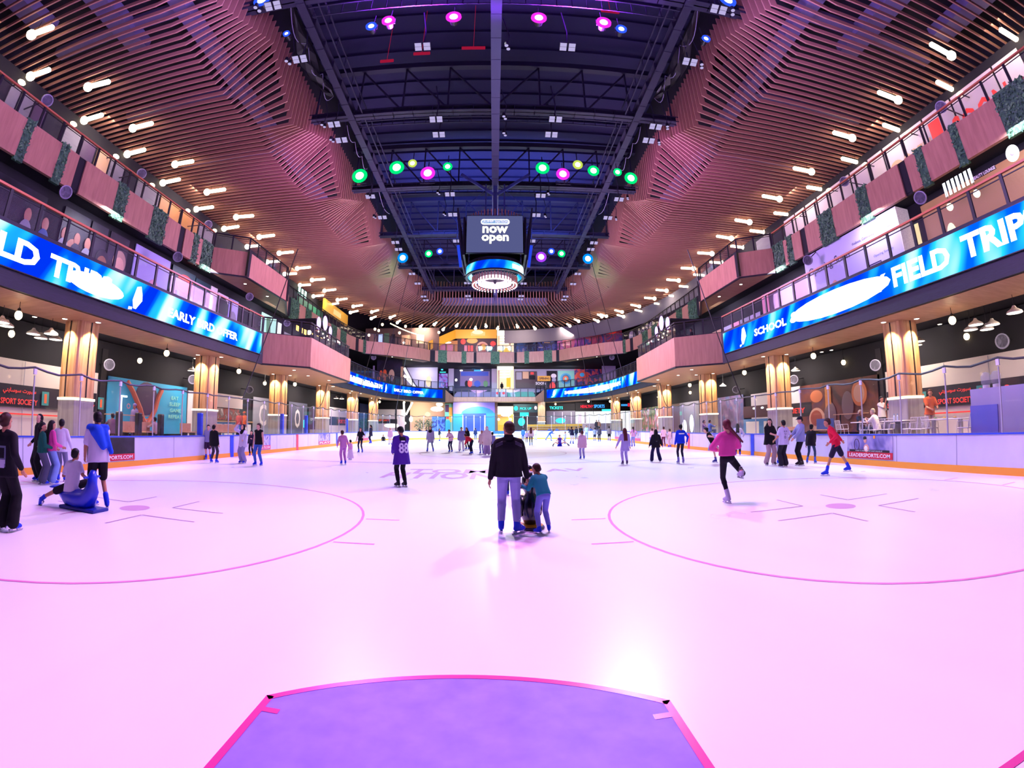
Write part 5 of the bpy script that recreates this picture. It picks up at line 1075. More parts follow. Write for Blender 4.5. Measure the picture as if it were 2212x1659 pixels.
# ---------------------------------------------------------------- third level windows and hoardings
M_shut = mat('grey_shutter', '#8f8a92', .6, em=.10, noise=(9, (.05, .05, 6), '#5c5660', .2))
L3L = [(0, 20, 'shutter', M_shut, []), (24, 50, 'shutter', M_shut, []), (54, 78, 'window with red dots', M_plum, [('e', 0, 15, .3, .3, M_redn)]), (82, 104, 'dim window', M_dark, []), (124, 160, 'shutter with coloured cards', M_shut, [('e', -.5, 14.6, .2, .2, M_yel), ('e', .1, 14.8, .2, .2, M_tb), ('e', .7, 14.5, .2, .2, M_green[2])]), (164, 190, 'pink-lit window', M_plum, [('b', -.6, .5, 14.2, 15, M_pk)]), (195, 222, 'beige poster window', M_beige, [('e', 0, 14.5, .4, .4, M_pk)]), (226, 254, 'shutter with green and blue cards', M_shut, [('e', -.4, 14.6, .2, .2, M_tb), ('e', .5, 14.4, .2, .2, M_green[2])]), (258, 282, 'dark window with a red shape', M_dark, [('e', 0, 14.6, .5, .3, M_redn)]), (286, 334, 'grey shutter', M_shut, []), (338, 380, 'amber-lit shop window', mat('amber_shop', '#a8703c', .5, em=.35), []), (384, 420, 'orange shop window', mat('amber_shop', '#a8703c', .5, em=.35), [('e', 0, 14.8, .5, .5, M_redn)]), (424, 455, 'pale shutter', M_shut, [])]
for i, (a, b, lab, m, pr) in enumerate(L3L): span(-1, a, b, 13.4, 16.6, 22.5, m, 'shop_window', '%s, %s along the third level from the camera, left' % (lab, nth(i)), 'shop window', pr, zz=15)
L3R = [(1640, 1668, 'dim window'), (1702, 1724, 'bright shutter'), (1727, 1746, 'bright shutter'), (1750, 1772, 'bright shutter'), (1776, 1800, 'white banner'), (1804, 1846, 'white hoarding'), (1850, 1885, 'white hoarding with a brown fold'), (1890, 1920, 'white hoarding'), (1924, 1960, 'white hoarding with a faint circle'), (1964, 2010, 'white hoarding with faint letters'), (2014, 2046, 'white hoarding with a red square'), (2050, 2074, 'white hoarding'), (2078, 2170, 'white hoarding with red SOON lettering'), (2174, 2230, 'white hoarding')]
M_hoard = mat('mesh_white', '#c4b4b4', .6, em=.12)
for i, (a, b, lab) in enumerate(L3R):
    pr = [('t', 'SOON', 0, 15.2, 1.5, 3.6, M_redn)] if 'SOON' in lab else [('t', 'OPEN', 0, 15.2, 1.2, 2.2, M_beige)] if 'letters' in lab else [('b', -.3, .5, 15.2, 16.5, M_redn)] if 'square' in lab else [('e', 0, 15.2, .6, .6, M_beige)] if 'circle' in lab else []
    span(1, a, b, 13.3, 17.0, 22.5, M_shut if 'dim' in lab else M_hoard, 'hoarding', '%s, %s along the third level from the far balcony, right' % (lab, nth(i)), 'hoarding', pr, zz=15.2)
for s_, L_ in ((-1, [(47, 178), (159, 268), (251, 338), (329, 400), (406, 455), (464, 498)]), (1, [(2074, 203), (1962, 287), (1868, 356), (1790, 411), (1722, 467), (1690, 560)])):
    for i, (px, py) in enumerate(L_):
        p = atx(px, py, s_*21.6); o = thing('wall_lamp', p, 'small warm lamp glowing above the third-level handrail, %s from the camera on the %s' % (nth(i), 'right' if s_ > 0 else 'left'), 'wall lamp', 'small warm lamps above the third-level rail')
        mb = MB(); mb.ball(p, (.16, .22, .12), 10, 6); mb.build('glow', M_gl, o); mb = MB(); mb.bar(p, (s_*22.6, p.y, p.z+.1), .05, .05); mb.build('arm', M_black, o)
# gold bulkhead and green-lit shop, left third level
for s_ in (-1,):
    wp(-1, 22.4, ys(640, -22.5, 15.5), ys(694, -22.5, 15.5), 13.3, 16.2, mat('green_lit', '#2f8a5c', .6, em=.2), 'shopfront', 'green-lit shop wall on the third level, left', 'shopfront')
    o = wp(-1, 21.6, ys(697, -21.6, 16.6), ys(802, -21.6, 16.6)-14, 15.9, 17.5, M_yel, 'gold_bulkhead', 'gold bulkhead with a lit plaque on the third level, left', 'bulkhead', .3, [('b', -1.4, 1.6, 16.3, 17.0, emis('plaque', '#ffd890', 1.1))])
for i, (px, py) in enumerate(((826, 701), (810, 711), (818, 714), (876, 705), (918, 711), (863, 719), (797, 724), (948, 718))):
    bulbthing(aty(px, py, 66), '%s warm bulb over the food hall at the far left of the third level' % nth(i), .2)
mb = MB(); A_, B_2 = aty(844, 699, 64), aty(924, 727, 74)
for k in range(34): q = A_.lerp(B_2, k/33); mb.ball(q+Vector((0, 0, -.3*math.sin(PI*k/33))), .09, 6, 4)
tag(mb.build('string_lights', M_gl), 'string of tiny warm lights over the far left food hall', 'string lights')
# ---------------------------------------------------------------- far end
for nm, y, z0, z1 in (('ground', 71.0, -.02, 5.6), ('second', 78.0, Z2, P3B+.1), ('third', 78.5, P3T, 19.3)):
    mb = MB(); mb.box(-23, 23, y, y+.3, z0, z1); st(mb.build('wall_far_'+nm, M_bulk), 'black far wall of the %s level' % nm)
def fp(name, lab, cat, x0, y0, x1, y1, Y, m, parts=(), th=.08, floor=None):
    a = aty(x0, y0, Y); b = aty(x1, y1, Y); c = aty((x0+x1)/2, (y0+y1)/2, Y); z1, z0 = a.z, (b.z if floor is None else floor)
    o = thing(name, (c.x, Y, z0), lab, cat); mb = MB(); mb.box(a.x, b.x, Y, Y+th, z0, z1); mb.build('panel', m, o)
    for i, p in enumerate(parts):
        mb = MB(); e = Y-.012*(i+1); q = [aty(p[1], p[2], Y), aty(p[3], p[4], Y)]; cx, cz = (q[0].x+q[1].x)/2, (q[0].z+q[1].z)/2; w_, h_ = abs(q[0].x-q[1].x), abs(q[0].z-q[1].z)
        if p[0] == 'b': mb.box(q[0].x, q[1].x, e, e+.01, q[1].z, q[0].z)
        elif p[0] == 'e': mb.ball((cx, e, cz), (w_/2, .02, h_/2), 16, 8)
        elif p[0] == 'l': mb.bar(q[0]-Vector((0, .05, 0)), q[1]-Vector((0, .05, 0)), .12, .12)
        else: lettering(mb, p[6], (cx, e-.01, cz), (1, 0, 0), height=h_, width=w_, bold=.03)
        mb.build({'b': 'picture_band', 'e': 'picture_shape', 'l': 'bright_line', 't': 'lettering'}[p[0]], p[5], o)
    return o
M_mur1 = mat('mural_lilac', '#8c82e6', .6, em=.12); M_mur2 = mat('mural_blue', '#2f93ea', .6, em=.12); M_mur3 = mat('mural_deep', '#2a4cb0', .6)
M_wb = emis('box_white', '#fff6e6', 3.2); M_cream = emis('cream_glow', '#ffe0b8', 1.5); M_sig = mat('dark_teal_fascia', '#0c3a44', .6); M_steps1 = mat('steps_rose', '#9c86a8', .6); M_steps2 = mat('steps_mint', '#6ab49a', .6)
fp('mural_wall', 'blue and lilac mural wall with a glazed doorway at the far end', 'mural', 979, 869, 1069, 933, 67.5, M_mur1, [('e', 996, 878, 1068, 912, M_mur2), ('b', 1046, 892, 1069, 933, M_mur2), ('b', 979, 894, 1000, 933, M_mur2), ('b', 1000, 893, 1050, 933, M_mur3), ('b', 999, 897, 1001, 933, M_shopw), ('b', 1023, 897, 1025, 933, M_shopw), ('b', 1046, 897, 1049, 933, M_shopw), ('b', 979, 906, 996, 933, M_tb)], floor=0)
fp('pillar', 'brown pillar right of the blue mural', 'pillar', 1069, 869, 1075, 933, 67.5, mat('bronze_shop', '#6a5048', .6), floor=0)
fp('kiosk', 'glowing white and yellow kiosk at the foot of the lift tower', 'kiosk', 1075, 878, 1109, 933, 69, M_yel, [('b', 1075, 878, 1108, 895, M_wb), ('e', 1082, 892, 1104, 900, M_wb), ('b', 1077, 918, 1106, 933, emis('yellow_glow', '#ffc94a', 1.2)), ('e', 1074, 903, 1080, 909, M_wb), ('e', 1099, 903, 1106, 909, M_wb)], floor=0)
fp('shopfront', 'dark shopfront with a glowing teal PICK UP sign at the far end', 'shopfront', 1109, 873, 1163, 933, 69.5, M_sig, [('t', 1123, 880, 1148, 885, M_teal, 'PICK UP'), ('e', 1110, 877, 1119, 887, M_teal), ('e', 1154, 877, 1160, 885, emis('pink_glow', '#ffc8e8', 1.8)), ('b', 1109, 891, 1163, 932, M_dark), ('b', 1123, 891, 1142, 900, M_teal), ('e', 1119, 902, 1134, 920, M_teal), ('b', 1108, 895, 1110, 932, M_shopw), ('b', 1138, 897, 1140, 932, M_shopw)], floor=0)
for i, px in enumerate((1170,)):
    p = aty(px, 930, 66.5); o = thing('column', (p.x, 66.5, 0), 'timber and concrete column at the far end beside the PICK UP sign', 'column')
    mb = MB(); mb.box(p.x-.5, p.x+.5, 66, 67, 2.4, Z1); mb.build('timber_casing', M_col, o); mb = MB(); mb.box(p.x-.5, p.x+.5, 66, 67, 0, 2.3); mb.build('concrete_base', M_conc, o); mb = MB(); mb.box(p.x-.53, p.x+.53, 65.95, 67.05, 2.3, 2.4); mb.build('light_band', emis('band_glow', '#ffe6cc', 3), o)
    lamp('SPOT', 'downlight_beam', (p.x, 65.6, Z1-.1), 150, (1, .75, .42), (p.x, 65.9, 0), 90, .4, .05)
fp('shopfront', 'grey glass shopfront with a teal TICKETS sign at the far end', 'shopfront', 1178, 872, 1243, 933, 69.5, M_bulk, [('t', 1187, 878, 1216, 884, M_teal, 'TICKETS'), ('b', 1180, 888, 1243, 932, mat('glass_grey', '#5c5a6c', .4)), ('e', 1200, 903, 1222, 914, M_teal), ('b', 1196, 890, 1198, 915, M_lav), ('b', 1214, 890, 1216, 915, M_lav), ('b', 1233, 890, 1235, 915, M_lav)], floor=0)
fp('shopfront', 'bright white shop interior under the red and blue HEALTHY SPORTS sign', 'shopfront', 1243, 870, 1322, 933, 69.5, M_bulk, [('t', 1254, 875, 1282, 881, emis('red_neon', '#ff2840', 1.6), 'HEALTHY'), ('t', 1283, 874, 1306, 881, emis('blue_neon', '#40a0ff', 1.8), 'SPORTS'), ('b', 1243, 889, 1322, 915, emis('shop_glow', '#eef0f2', 1.5)), ('b', 1248, 890, 1256, 914, M_lav), ('b', 1262, 890, 1266, 914, M_grey), ('b', 1300, 884, 1320, 888, M_teal), ('b', 1243, 915, 1322, 933, M_grey)], floor=0)
o = fp('crate_barrier', 'low amber timber grid barrier in front of the TICKETS shop', 'barrier', 1139, 917, 1258, 934, 65.5, M_yel, [('b', 1139+6*k, 917, 1139.6+6*k, 934, M_soff) for k in range(1, 20)]+[('b', 1139, 921+4*k, 1258, 921.6+4*k, M_soff) for k in range(3)], floor=0)
fp('shopfront', 'bright shop with red and blue lettering behind the last right columns', 'shopfront', 1322, 868, 1372, 933, 69.5, M_bulk, [('t', 1342, 873, 1355, 877, emis('blue_neon', '#40a0ff', 1.8), 'IIIII'), ('t', 1356, 871, 1369, 878, emis('red_neon', '#ff2840', 1.6), 'IIII'), ('b', 1322, 888, 1372, 932, emis('shop_glow', '#eef0f2', 1.5)), ('b', 1350, 888, 1352, 932, M_grey), ('b', 1330, 905, 1345, 932, M_conc)], floor=0)
fp('mural_wall', 'dark blue street mural at the far left', 'mural', 933, 900, 963, 933, 68, noisepic('blue_mural', ('#10206c', '#2848b0', '#5a8ae0', '#182c80'), 1.2, 6, .15), floor=0)
fp('mural_wall', 'mural strip with yellow and green banner left of the blue doorway', 'mural', 961, 872, 979, 933, 68, M_steps2, [('b', 962, 874, 970, 890, M_plum), ('b', 970, 880, 977, 912, M_yel), ('b', 964, 900, 970, 905, M_redn), ('b', 962, 908, 972, 933, M_tb)], floor=0)
fp('wall_panel', 'warm beige wall behind the ground escalator at the far left', 'wall panel', 886, 868, 961, 933, 70, M_beige, [('e', 930, 878, 958, 889, M_wb), ('e', 942, 869, 957, 878, M_wb), ('e', 918, 890, 930, 900, M_cream), ('e', 884, 900, 892, 912, M_wb), ('e', 862, 910, 878, 918, M_wb)], floor=0)
fp('shopfront', 'white fronted shop with red lettering behind the last left column', 'shopfront', 815, 884, 874, 933, 69, M_shopw, [('b', 815, 905, 858, 915, M_pb), ('t', 818, 906, 842, 910, M_redn, 'SPORT'), ('e', 830, 915, 862, 924, M_wb), ('b', 818, 868, 862, 883, M_black), ('b', 854, 884, 857, 933, M_black)], floor=0)
for i, (a, b, c, d) in enumerate(((872, 869, 874, 900), (877, 896, 891, 869))):
    o = thing('light_tube', aty(a, b, 67), '%s bright white light tube leaning beside the ground escalator at the far left' % nth(i), 'light'); mb = MB(); mb.tube([aty(a, b, 67), aty(c, d, 67)], .14, 8); mb.build('tube', M_wb, o)
for i, px in enumerate((788, 906, 925)):
    Y = 60 if px < 800 else 65.5; p = aty(px, 925, Y); o = thing('potted_tree', (p.x, Y, 0), 'leafy dark potted tree, %s from the left behind the far left boards' % nth(i), 'tree'); mb = MB(); mb.lathe([(.25, 0), (.35, .6), (.3, .62)], (p.x, Y, 0), 12); mb.build('pot', M_conc, o)
    mb = MB(); mb.tube([(p.x, Y, .5), (p.x+.05, Y, 1.6)], .05, 6); mb.build('trunk', mat('bark', '#4a3830', .8), o); mb = MB()
    for k in range(420):
        a, c_ = random.uniform(0, 2*PI), random.uniform(-1, 1); r = .85*random.random()**.4; q = Vector((p.x+r*math.cos(a)*math.sqrt(1-c_*c_), Y+r*math.sin(a)*math.sqrt(1-c_*c_), 2.0+r*c_)); u = Vector((random.gauss(0, 1), random.gauss(0, 1), random.gauss(0, 1))).normalized()*.13; v = u.cross(Vector((0, 0, 1))).normalized()*.05
        mb.m = k % 3; mb.face([q-u, q+v, q+u, q-v])
    mb.build('foliage', M_green, o)
# stepped seating
for i in range(5):
    z = 5.95+i*.27; y = 66.4+i*1.25
    for s_, m, lab in ((-1, M_steps1, 'rose'), (1, M_steps2, 'mint')):
        mb = MB(); x0, x1 = (-6.2, .6) if s_ < 0 else (2.0, 6.2); mb.box(x0, x1, y, y+1.25 if i < 4 else y+2.2, Z1+.66, z+.2)
        tag(mb.build('seating_step', m), '%s coloured step of the far stepped seating, %s from the bottom' % (lab, nth(i)), 'seating step')
for i in range(6):
    mb = MB(); z = 5.95+i*.22; mb.box(.62, 1.98, 66.4+i*.6, 67.0+i*.6+(3 if i == 5 else 0), Z1+.66, z); tag(mb.build('stair_step', mat('stair_teal', '#3c6c80', .6)), 'teal stair between the rose and mint seating, %s step up' % nth(i), 'stair step')
for i, (a, b) in enumerate(((1071, 1078), (1081, 1095))):
    p = aty(a, 856, 66); q = aty(b, 840, 66); o = thing('poster_stand', (p.x, 66, 5.98), '%s white poster stand behind the far dark railing' % nth(i), 'poster stand'); mb = MB(); mb.box(p.x, q.x, 65.9, 65.96, 5.98, q.z); mb.build('board', M_shopw, o); mb = MB(); mb.ball(((p.x+q.x)/2, 65.88, 6.6), (.2, .01, .2)); mb.build('print', M_redn, o)
# second level, far
F2 = 77.5
fp('wall_panel', 'grey plaster wall behind the upper escalator at the far left', 'wall panel', 873, 785, 945, 838, 75, M_lav, [('e', 920, 812, 932, 836, M_cream)], floor=Z2)
for k in range(2):
    o = thing('escalator', aty(876, 800, 72), '%s bright balustrade line of the upper escalator at the far left' % nth(k), 'escalator'); mb = MB()
    mb.bar(aty(873, 795+16*k, 72), aty(895+3*k, 838, 72), .25, .35); mb.build('lit_balustrade', M_wb, o); mb = MB(); mb.bar(aty(876, 791+16*k, 72.2), aty(901+3*k, 838, 72.2), .12, .1); mb.build('handrail', M_black, o)
fp('shopfront', 'dark pier with a small blue sign and a violet poster on the far second level', 'shopfront', 945, 783, 970, 838, F2-.3, M_bulk, [('b', 953, 790, 957, 800, emis('blue_white', '#50c8ff', 2.2)), ('b', 950, 803, 963, 805, M_teal), ('b', 948, 807, 967, 838, noisepic('violet_poster', ('#5a3c98', '#a05cb8', '#6ca0d8', '#e0a0c8'), 1.2, 4, .4))], floor=Z2)
fp('pillar', 'pale round-edged pillar beside the navy store', 'pillar', 969, 785, 980, 838, F2-.8, M_lav, floor=Z2)
fp('shopfront', 'navy store with a glowing square blue sign and coloured mannequins, far end second level', 'shopfront', 980, 784, 1066, 838, F2-.3, mat('store_navy', '#141a3c', .6), [('b', 1019, 787, 1027, 797, emis('blue_white', '#50c8ff', 2.2)), ('b', 994, 802, 1058, 834, mat('store_inside', '#6c5f8a', .6, em=.15)), ('b', 1024, 799, 1040, 802, emis('blue_neon', '#40a0ff', 1.8)), ('b', 996, 803, 1055, 812, M_mur3), ('e', 1004, 822, 1012, 836, M_dark), ('e', 1010, 821, 1020, 836, M_redn), ('e', 1024, 822, 1038, 836, M_mur3), ('e', 1044, 822, 1054, 836, M_green[2]), ('e', 993, 799, 1000, 802, M_wb), ('e', 1014, 817, 1021, 823, M_wb), ('e', 1038, 798, 1044, 801, M_wb), ('e', 983, 818, 988, 824, M_wb)], floor=Z2)
fp('pillar', 'blue-white lit pillar beside the lift', 'pillar', 1062, 785, 1074, 838, F2-.5, M_lav, [('b', 1062, 787, 1067, 795, M_wb)], floor=Z2)
def lift(y0, y1, Y, lab, fl, peop):
    o = fp('lift_lobby', lab, 'lift', 1074, y0, 1110, y1, Y, M_cream, [('b', 1074, y0, 1108, y0+11, M_wb)]+[('e', 1079, y0+13+6*k, 1101, y0+17+6*k, M_wb) for k in range(3)]+[('b', 1076, y0+12, 1079, y1, M_beige), ('b', 1100, y0+12, 1103, y1, M_beige)]+([('b', 1094, y0+28, 1103, y1-4, emis('yellow_glow', '#ffc94a', 1.2))] if peop else [('b', 1077, y1-10, 1103, y1, emis('yellow_glow', '#ffc94a', 1.2))]), floor=fl)
    return o
lift(788, 840, 74, 'tall glowing white and cream lift lobby, second level, far end', Z2, True)
lift(714, 762, 75, 'tall glowing white lift lobby with a yellow base, third level, far end', P3T, False)
fp('wall_panel', 'lavender wall band behind the posters of the second level, far right', 'wall panel', 1110, 797, 1262, 838, F2, M_lav, floor=Z2)
fp('poster', 'brown poster of a grey workshop on the second level, far right of the lift', 'poster', 1113, 802, 1160, 838, F2-.2, mat('poster_umber', '#4a3c3c', .6), [('b', 1115, 804, 1127, 820, M_grey), ('b', 1129, 803, 1142, 818, M_beige), ('b', 1146, 804, 1153, 809, M_redn), ('b', 1143, 811, 1156, 820, M_dark)])
fp('sign', 'small yellow OPENING sign, far end second level', 'sign', 1161, 812, 1189, 823, F2-.9, M_yel, [('t', 1164, 815, 1187, 820, M_pb, 'OPENING')])
fp('sign', 'white SOON letters on dark board below the OPENING sign', 'sign', 1154, 823, 1182, 838, F2-.7, mat('poster_umber', '#4a3c3c', .6), [('t', 1157, 825, 1179, 831, M_shopw, 'SOON')])
fp('poster', 'dark poster of a figure in a white cap and red top', 'poster', 1181, 801, 1204, 838, F2-.2, M_dark, [('e', 1190, 807, 1202, 817, M_shopw), ('e', 1192, 815, 1201, 827, M_lav), ('e', 1187, 825, 1200, 845, M_redn)])
fp('poster', 'mint poster with a round target of coloured rings', 'poster', 1205, 801, 1241, 838, F2-.2, M_mint, [('e', 1210, 806, 1234, 830, M_tb), ('e', 1213, 809, 1231, 827, mat('ring_teal', '#2a6c84', .5)), ('e', 1216, 812, 1228, 824, M_oran), ('e', 1219, 815, 1225, 821, M_mint)])
fp('poster', 'dark poster with a glowing red and orange arcade picture', 'poster', 1241, 797, 1300, 838, F2-1.5, noisepic('arcade', ('#1c1440', '#2c2468', '#c8482c', '#3c3078'), 1.0, 12, .12), [('e', 1243, 802, 1272, 818, mat('arcade_red', '#b8402c', .5)), ('e', 1252, 805, 1263, 814, M_tb)])
fp('wall_panel', 'pale grey wall panel at the right end of the second level posters', 'wall panel', 1300, 786, 1331, 838, 73, M_lav, floor=Z2)
fp('poster', 'black poster of people eating fries on the curved far left of the second level', 'poster', 815, 776, 868, 838, 66, M_dpic, [('e', 820, 800, 826, 812, M_oran), ('e', 828, 798, 835, 812, M_oran), ('e', 822, 806, 838, 816, mat('fries', '#c07838', .5)), ('e', 840, 798, 852, 822, M_beige), ('b', 806, 790, 809, 830, M_grey), ('b', 866, 792, 871, 838, M_soff)], floor=Z2)
# third level, far
F3 = 78.2
fp('gold_bulkhead', 'gold bulkhead with a lit plaque over the food posters, third level far end', 'bulkhead', 983, 712, 1073, 731, F3-1.2, M_yel, [('b', 1017, 717, 1048, 725, emis('plaque', '#ffd890', 1.1)), ('e', 1020, 713, 1044, 722, M_cream)])
o = thing('gold_bulkhead', aty(955, 725, 74), 'slanting gold bulkhead on the left of the food posters, third level', 'bulkhead'); mb = MB()
a, b, c, d = aty(925, 738, 71), aty(984, 712, F3-1.2), aty(984, 731, F3-1.2), aty(925, 757, 71)
mb.face([a, d, c, b]); mb.face([b+Vector((0, .2, 0)), c+Vector((0, .2, 0)), d+Vector((0, .2, 0)), a+Vector((0, .2, 0))]); mb.build('panel', M_yel, o)
fp('poster', 'row of food posters with red tomatoes, pasta and pizza under the gold bulkhead', 'poster', 987, 731, 1073, 764, F3-.9, mat('food_dark', '#3c2430', .6), [('e', 995, 732, 1006, 744, M_redn), ('e', 1008, 730, 1032, 742, mat('pasta', '#d0a048', .5)), ('e', 1028, 738, 1056, 768, mat('dish_pale', '#b88878', .5)), ('e', 1032, 742, 1052, 764, mat('meat', '#8a3a2c', .5)), ('e', 1038, 744, 1050, 757, M_yel), ('e', 1059, 737, 1071, 749, M_redn), ('b', 1003, 746, 1009, 759, M_pk), ('b', 1011, 746, 1022, 759, M_redn)], floor=P3T)
fp('shopfront', 'beige food counters behind the far left railing, third level', 'shopfront', 948, 736, 988, 764, F3-1, mat('amber_shop', '#a8703c', .5, em=.35), [('b', 951, 744, 963, 758, M_pk), ('b', 966, 744, 978, 758, M_pk), ('e', 958, 738, 975, 742, M_wb)], floor=P3T)
fp('shopfront', 'warm lit food hall interior at the far left of the third level', 'shopfront', 790, 710, 948, 764, 72, mat('hall_brown', '#5a4038', .6, em=.15), [('b', 798, 722, 812, 745, M_beige), ('b', 818, 722, 826, 745, emis('screen_pale', '#b8c8ff', 1.6)), ('b', 830, 720, 840, 745, M_green[2]), ('b', 846, 722, 853, 745, M_dark), ('b', 868, 724, 886, 745, M_beige), ('b', 900, 724, 916, 742, M_beige), ('e', 870, 738, 876, 743, M_wb)], floor=P3T)
fp('poster', 'dark wall of ice-hockey player pictures right of the lift, third level', 'poster', 1110, 724, 1159, 764, F3-.6, noisepic('hockey_pic', ('#101426', '#1c2c4c', '#4a6c9c', '#141428'), .9, 9, .08), [('e', 1116, 728, 1130, 742, M_tb), ('e', 1115, 738, 1132, 762, mat('kit_blue', '#3c6ca8', .5)), ('e', 1118, 754, 1124, 764, M_lav), ('e', 1128, 752, 1133, 763, M_lav), ('b', 1132, 728, 1152, 729.5, M_lav), ('e', 1152, 729, 1159, 737, M_beige), ('e', 1153.5, 730.5, 1157.5, 735.5, M_pb)], floor=P3T)
fp('poster', 'dark blue game-hall pictures, third level far right', 'poster', 1160, 722, 1203, 764, F3-.6, noisepic('game_pic', ('#141230', '#20205c', '#3c54b0', '#181430'), .8, 11, .08), [('b', 1175, 739, 1188, 741, M_beige), ('b', 1163, 749, 1173, 752, M_lav)], floor=P3T)
fp('poster', 'glowing pink basketball artwork, third level far right', 'poster', 1203, 716, 1262, 764, 76.5, noisepic('pink_glow_pic', ('#281440', '#5c2478', '#a83c90', '#3c1c60'), .5, 14, .3), [('e', 1214, 724, 1242, 756, mat('ball_rose', '#b85078', .5, em=.2)), ('e', 1222, 730, 1236, 748, M_pk)], floor=P3T)
fp('poster', 'red and blue glowing game poster near the far right corner, third level', 'poster', 1262, 706, 1345, 764, 72.5, noisepic('red_glow_pic', ('#1c1838', '#28387c', '#b83848', '#3c2050'), .5, 17, .25), [('e', 1310, 708, 1332, 722, M_redn)], floor=P3T)
neon('lettering_sign', 1380, 1412, 716, 702, 21.5, 'BLACK TONES', M_shopw, 'pale lettering sign on the third level at the right bend', .7)
neon('lettering_sign', 1380, 1404, 728, 718, 21.5, 'DINE', M_redn, 'red lettering on the third level at the right bend', .9)
mb = MB(); p = aty(1365, 708, 66); o = thing('statue', (p.x, 66, P3T), 'white oval face-like totem behind the third-level railing at the right bend', 'sign'); mb.ball((p.x, 66, 15.2), (.55, .3, 1.1)); mb.build('oval', M_shopw, o)
mb = MB(); mb.box(p.x-.1, p.x+.1, 65.9, 66.1, P3T, 14.3); mb.build('stem', M_black, o)
# grey bulkhead above the third level at the far right, following the curve
mb = MB(); bp = smoothpoly([(22.5, 40), (22.0, 52), (19.6, 61), (16, 67), (11, 71.5), (5, 74), (1.6, 74.5)], 3); mb.band(bp, 0, .2, 15.7, ZC+.1); tag(mb.build('grey_bulkhead', mat('grey_bulk', '#5a5560', .8)), 'grey curved bulkhead below the slats on the far right', 'bulkhead')
# camera-like fixtures on the second level balconies: wheeled kiosks
for s_, nm in SIDE:
    o = thing('kiosk', (s_*14.4, 31.5, Z2), 'dark stall with pale round signs standing on the %s second-level timber balcony' % nm, 'kiosk')
    mb = MB(); mb.sx = s_; mb.box(13.2, 15.2, 30.4, 33.4, Z2+.02, Z2+1.1); mb.build('counter', M_black, o)
    mb = MB(); mb.sx = s_; mb.box(13.1, 15.3, 30.2, 33.6, 9.35, 9.5)
    for x in (13.25, 15.1):
        for y in (30.5, 33.3): mb.box(x, x+.08, y, y+.08, Z2, 9.4)
    mb.build('canopy', M_dark, o)
    for k, (y, z, r) in enumerate(((30.6, 9.2, .42), (31.9, 9.5, .5), (33.1, 9.1, .35))):
        mb = MB(); mb.sx = s_; mb.ball((13.0, y, z), (.06, r, r*1.15), 14, 8); mb.build('round_sign', mat('pale_sign', '#c8bcf0', .5, em=.5), o)
    mb = MB(); mb.sx = s_; [mb.ball((13.1, 30.6+.3*k, 8.9-.25*(k % 3)), .06, 6, 4) for k in range(10)]; mb.build('fairy_lights', M_gl, o)
# ---------------------------------------------------------------- figures
def caps(mb, a, b, ra, rb, n=10, sa=1.0):
    a, b = Vector(a), Vector(b); d = b-a; L_ = d.length
    if L_ < 1e-5: mb.ball(a, ra, n, 6); return
    mb.ball(a, ra, n, 6); mb.ball(b, rb, n, 6); x, y = mb.frame(d); r0, r1 = [], []
    for t in range(n):
        c = x*math.cos(2*PI*t/n)+y*math.sin(2*PI*t/n)*sa; r0.append(a+c*ra); r1.append(b+c*rb)
    mb.grid([r0, r1], True, True)
def rings(mb, T, rows, n=16):            # (z, rx, ry, y offset)
    R = []
    for z, rx, ry, oy in rows:
        R.append([T(Vector((rx*math.copysign(abs(math.cos(t))**.85, math.cos(t)), oy+ry*math.copysign(abs(math.sin(t))**.85, math.sin(t)), z))) for t in [2*PI*k/n for k in range(n)]])
    mb.grid(R, True, True)
def ik(a, c, l1, l2, pole):
    a, c = Vector(a), Vector(c); d = c-a; L_ = min(max(d.length, .05), (l1+l2)*.999); u = d.normalized(); c = a+u*L_
    k = (l1*l1-l2*l2+L_*L_)/(2*L_); h = math.sqrt(max(0, l1*l1-k*k)); p = Vector(pole); p = (p-u*p.dot(u)); p = p.normalized() if p.length > 1e-4 else Vector((0, 1, 0))
    return a+u*k+p*h, c
def fin_obj(mb, name, m, root, vox, sm=3):
    o = mb.build(name, m, root, smooth=True)
    r = o.modifiers.new('remesh', 'REMESH'); r.mode = 'VOXEL'; r.voxel_size = vox; r.use_smooth_shade = True
    s = o.modifiers.new('smooth', 'SMOOTH'); s.iterations = sm; s.factor = .5
    return o
CL = {}
def cloth(c, rough=.85):
    if c in ('#000', 'black'): c = '#15131b'
    k = 'cloth_'+c
    if k not in MC:
        d = L(c); mat(k, c, rough, noise=(6, (1, 1, .6), tuple(x*.82 for x in d), .3), spec=.25)
    return MC[k]
SK = {'tan': '#b5785a', 'light': '#dba48a', 'brown': '#80503c', 'dark': '#5a3a2c'}
HR = {'k': '#140e12', 'b': '#3a2018', 'r': '#5a1c28', 'g': '#b8a890'}
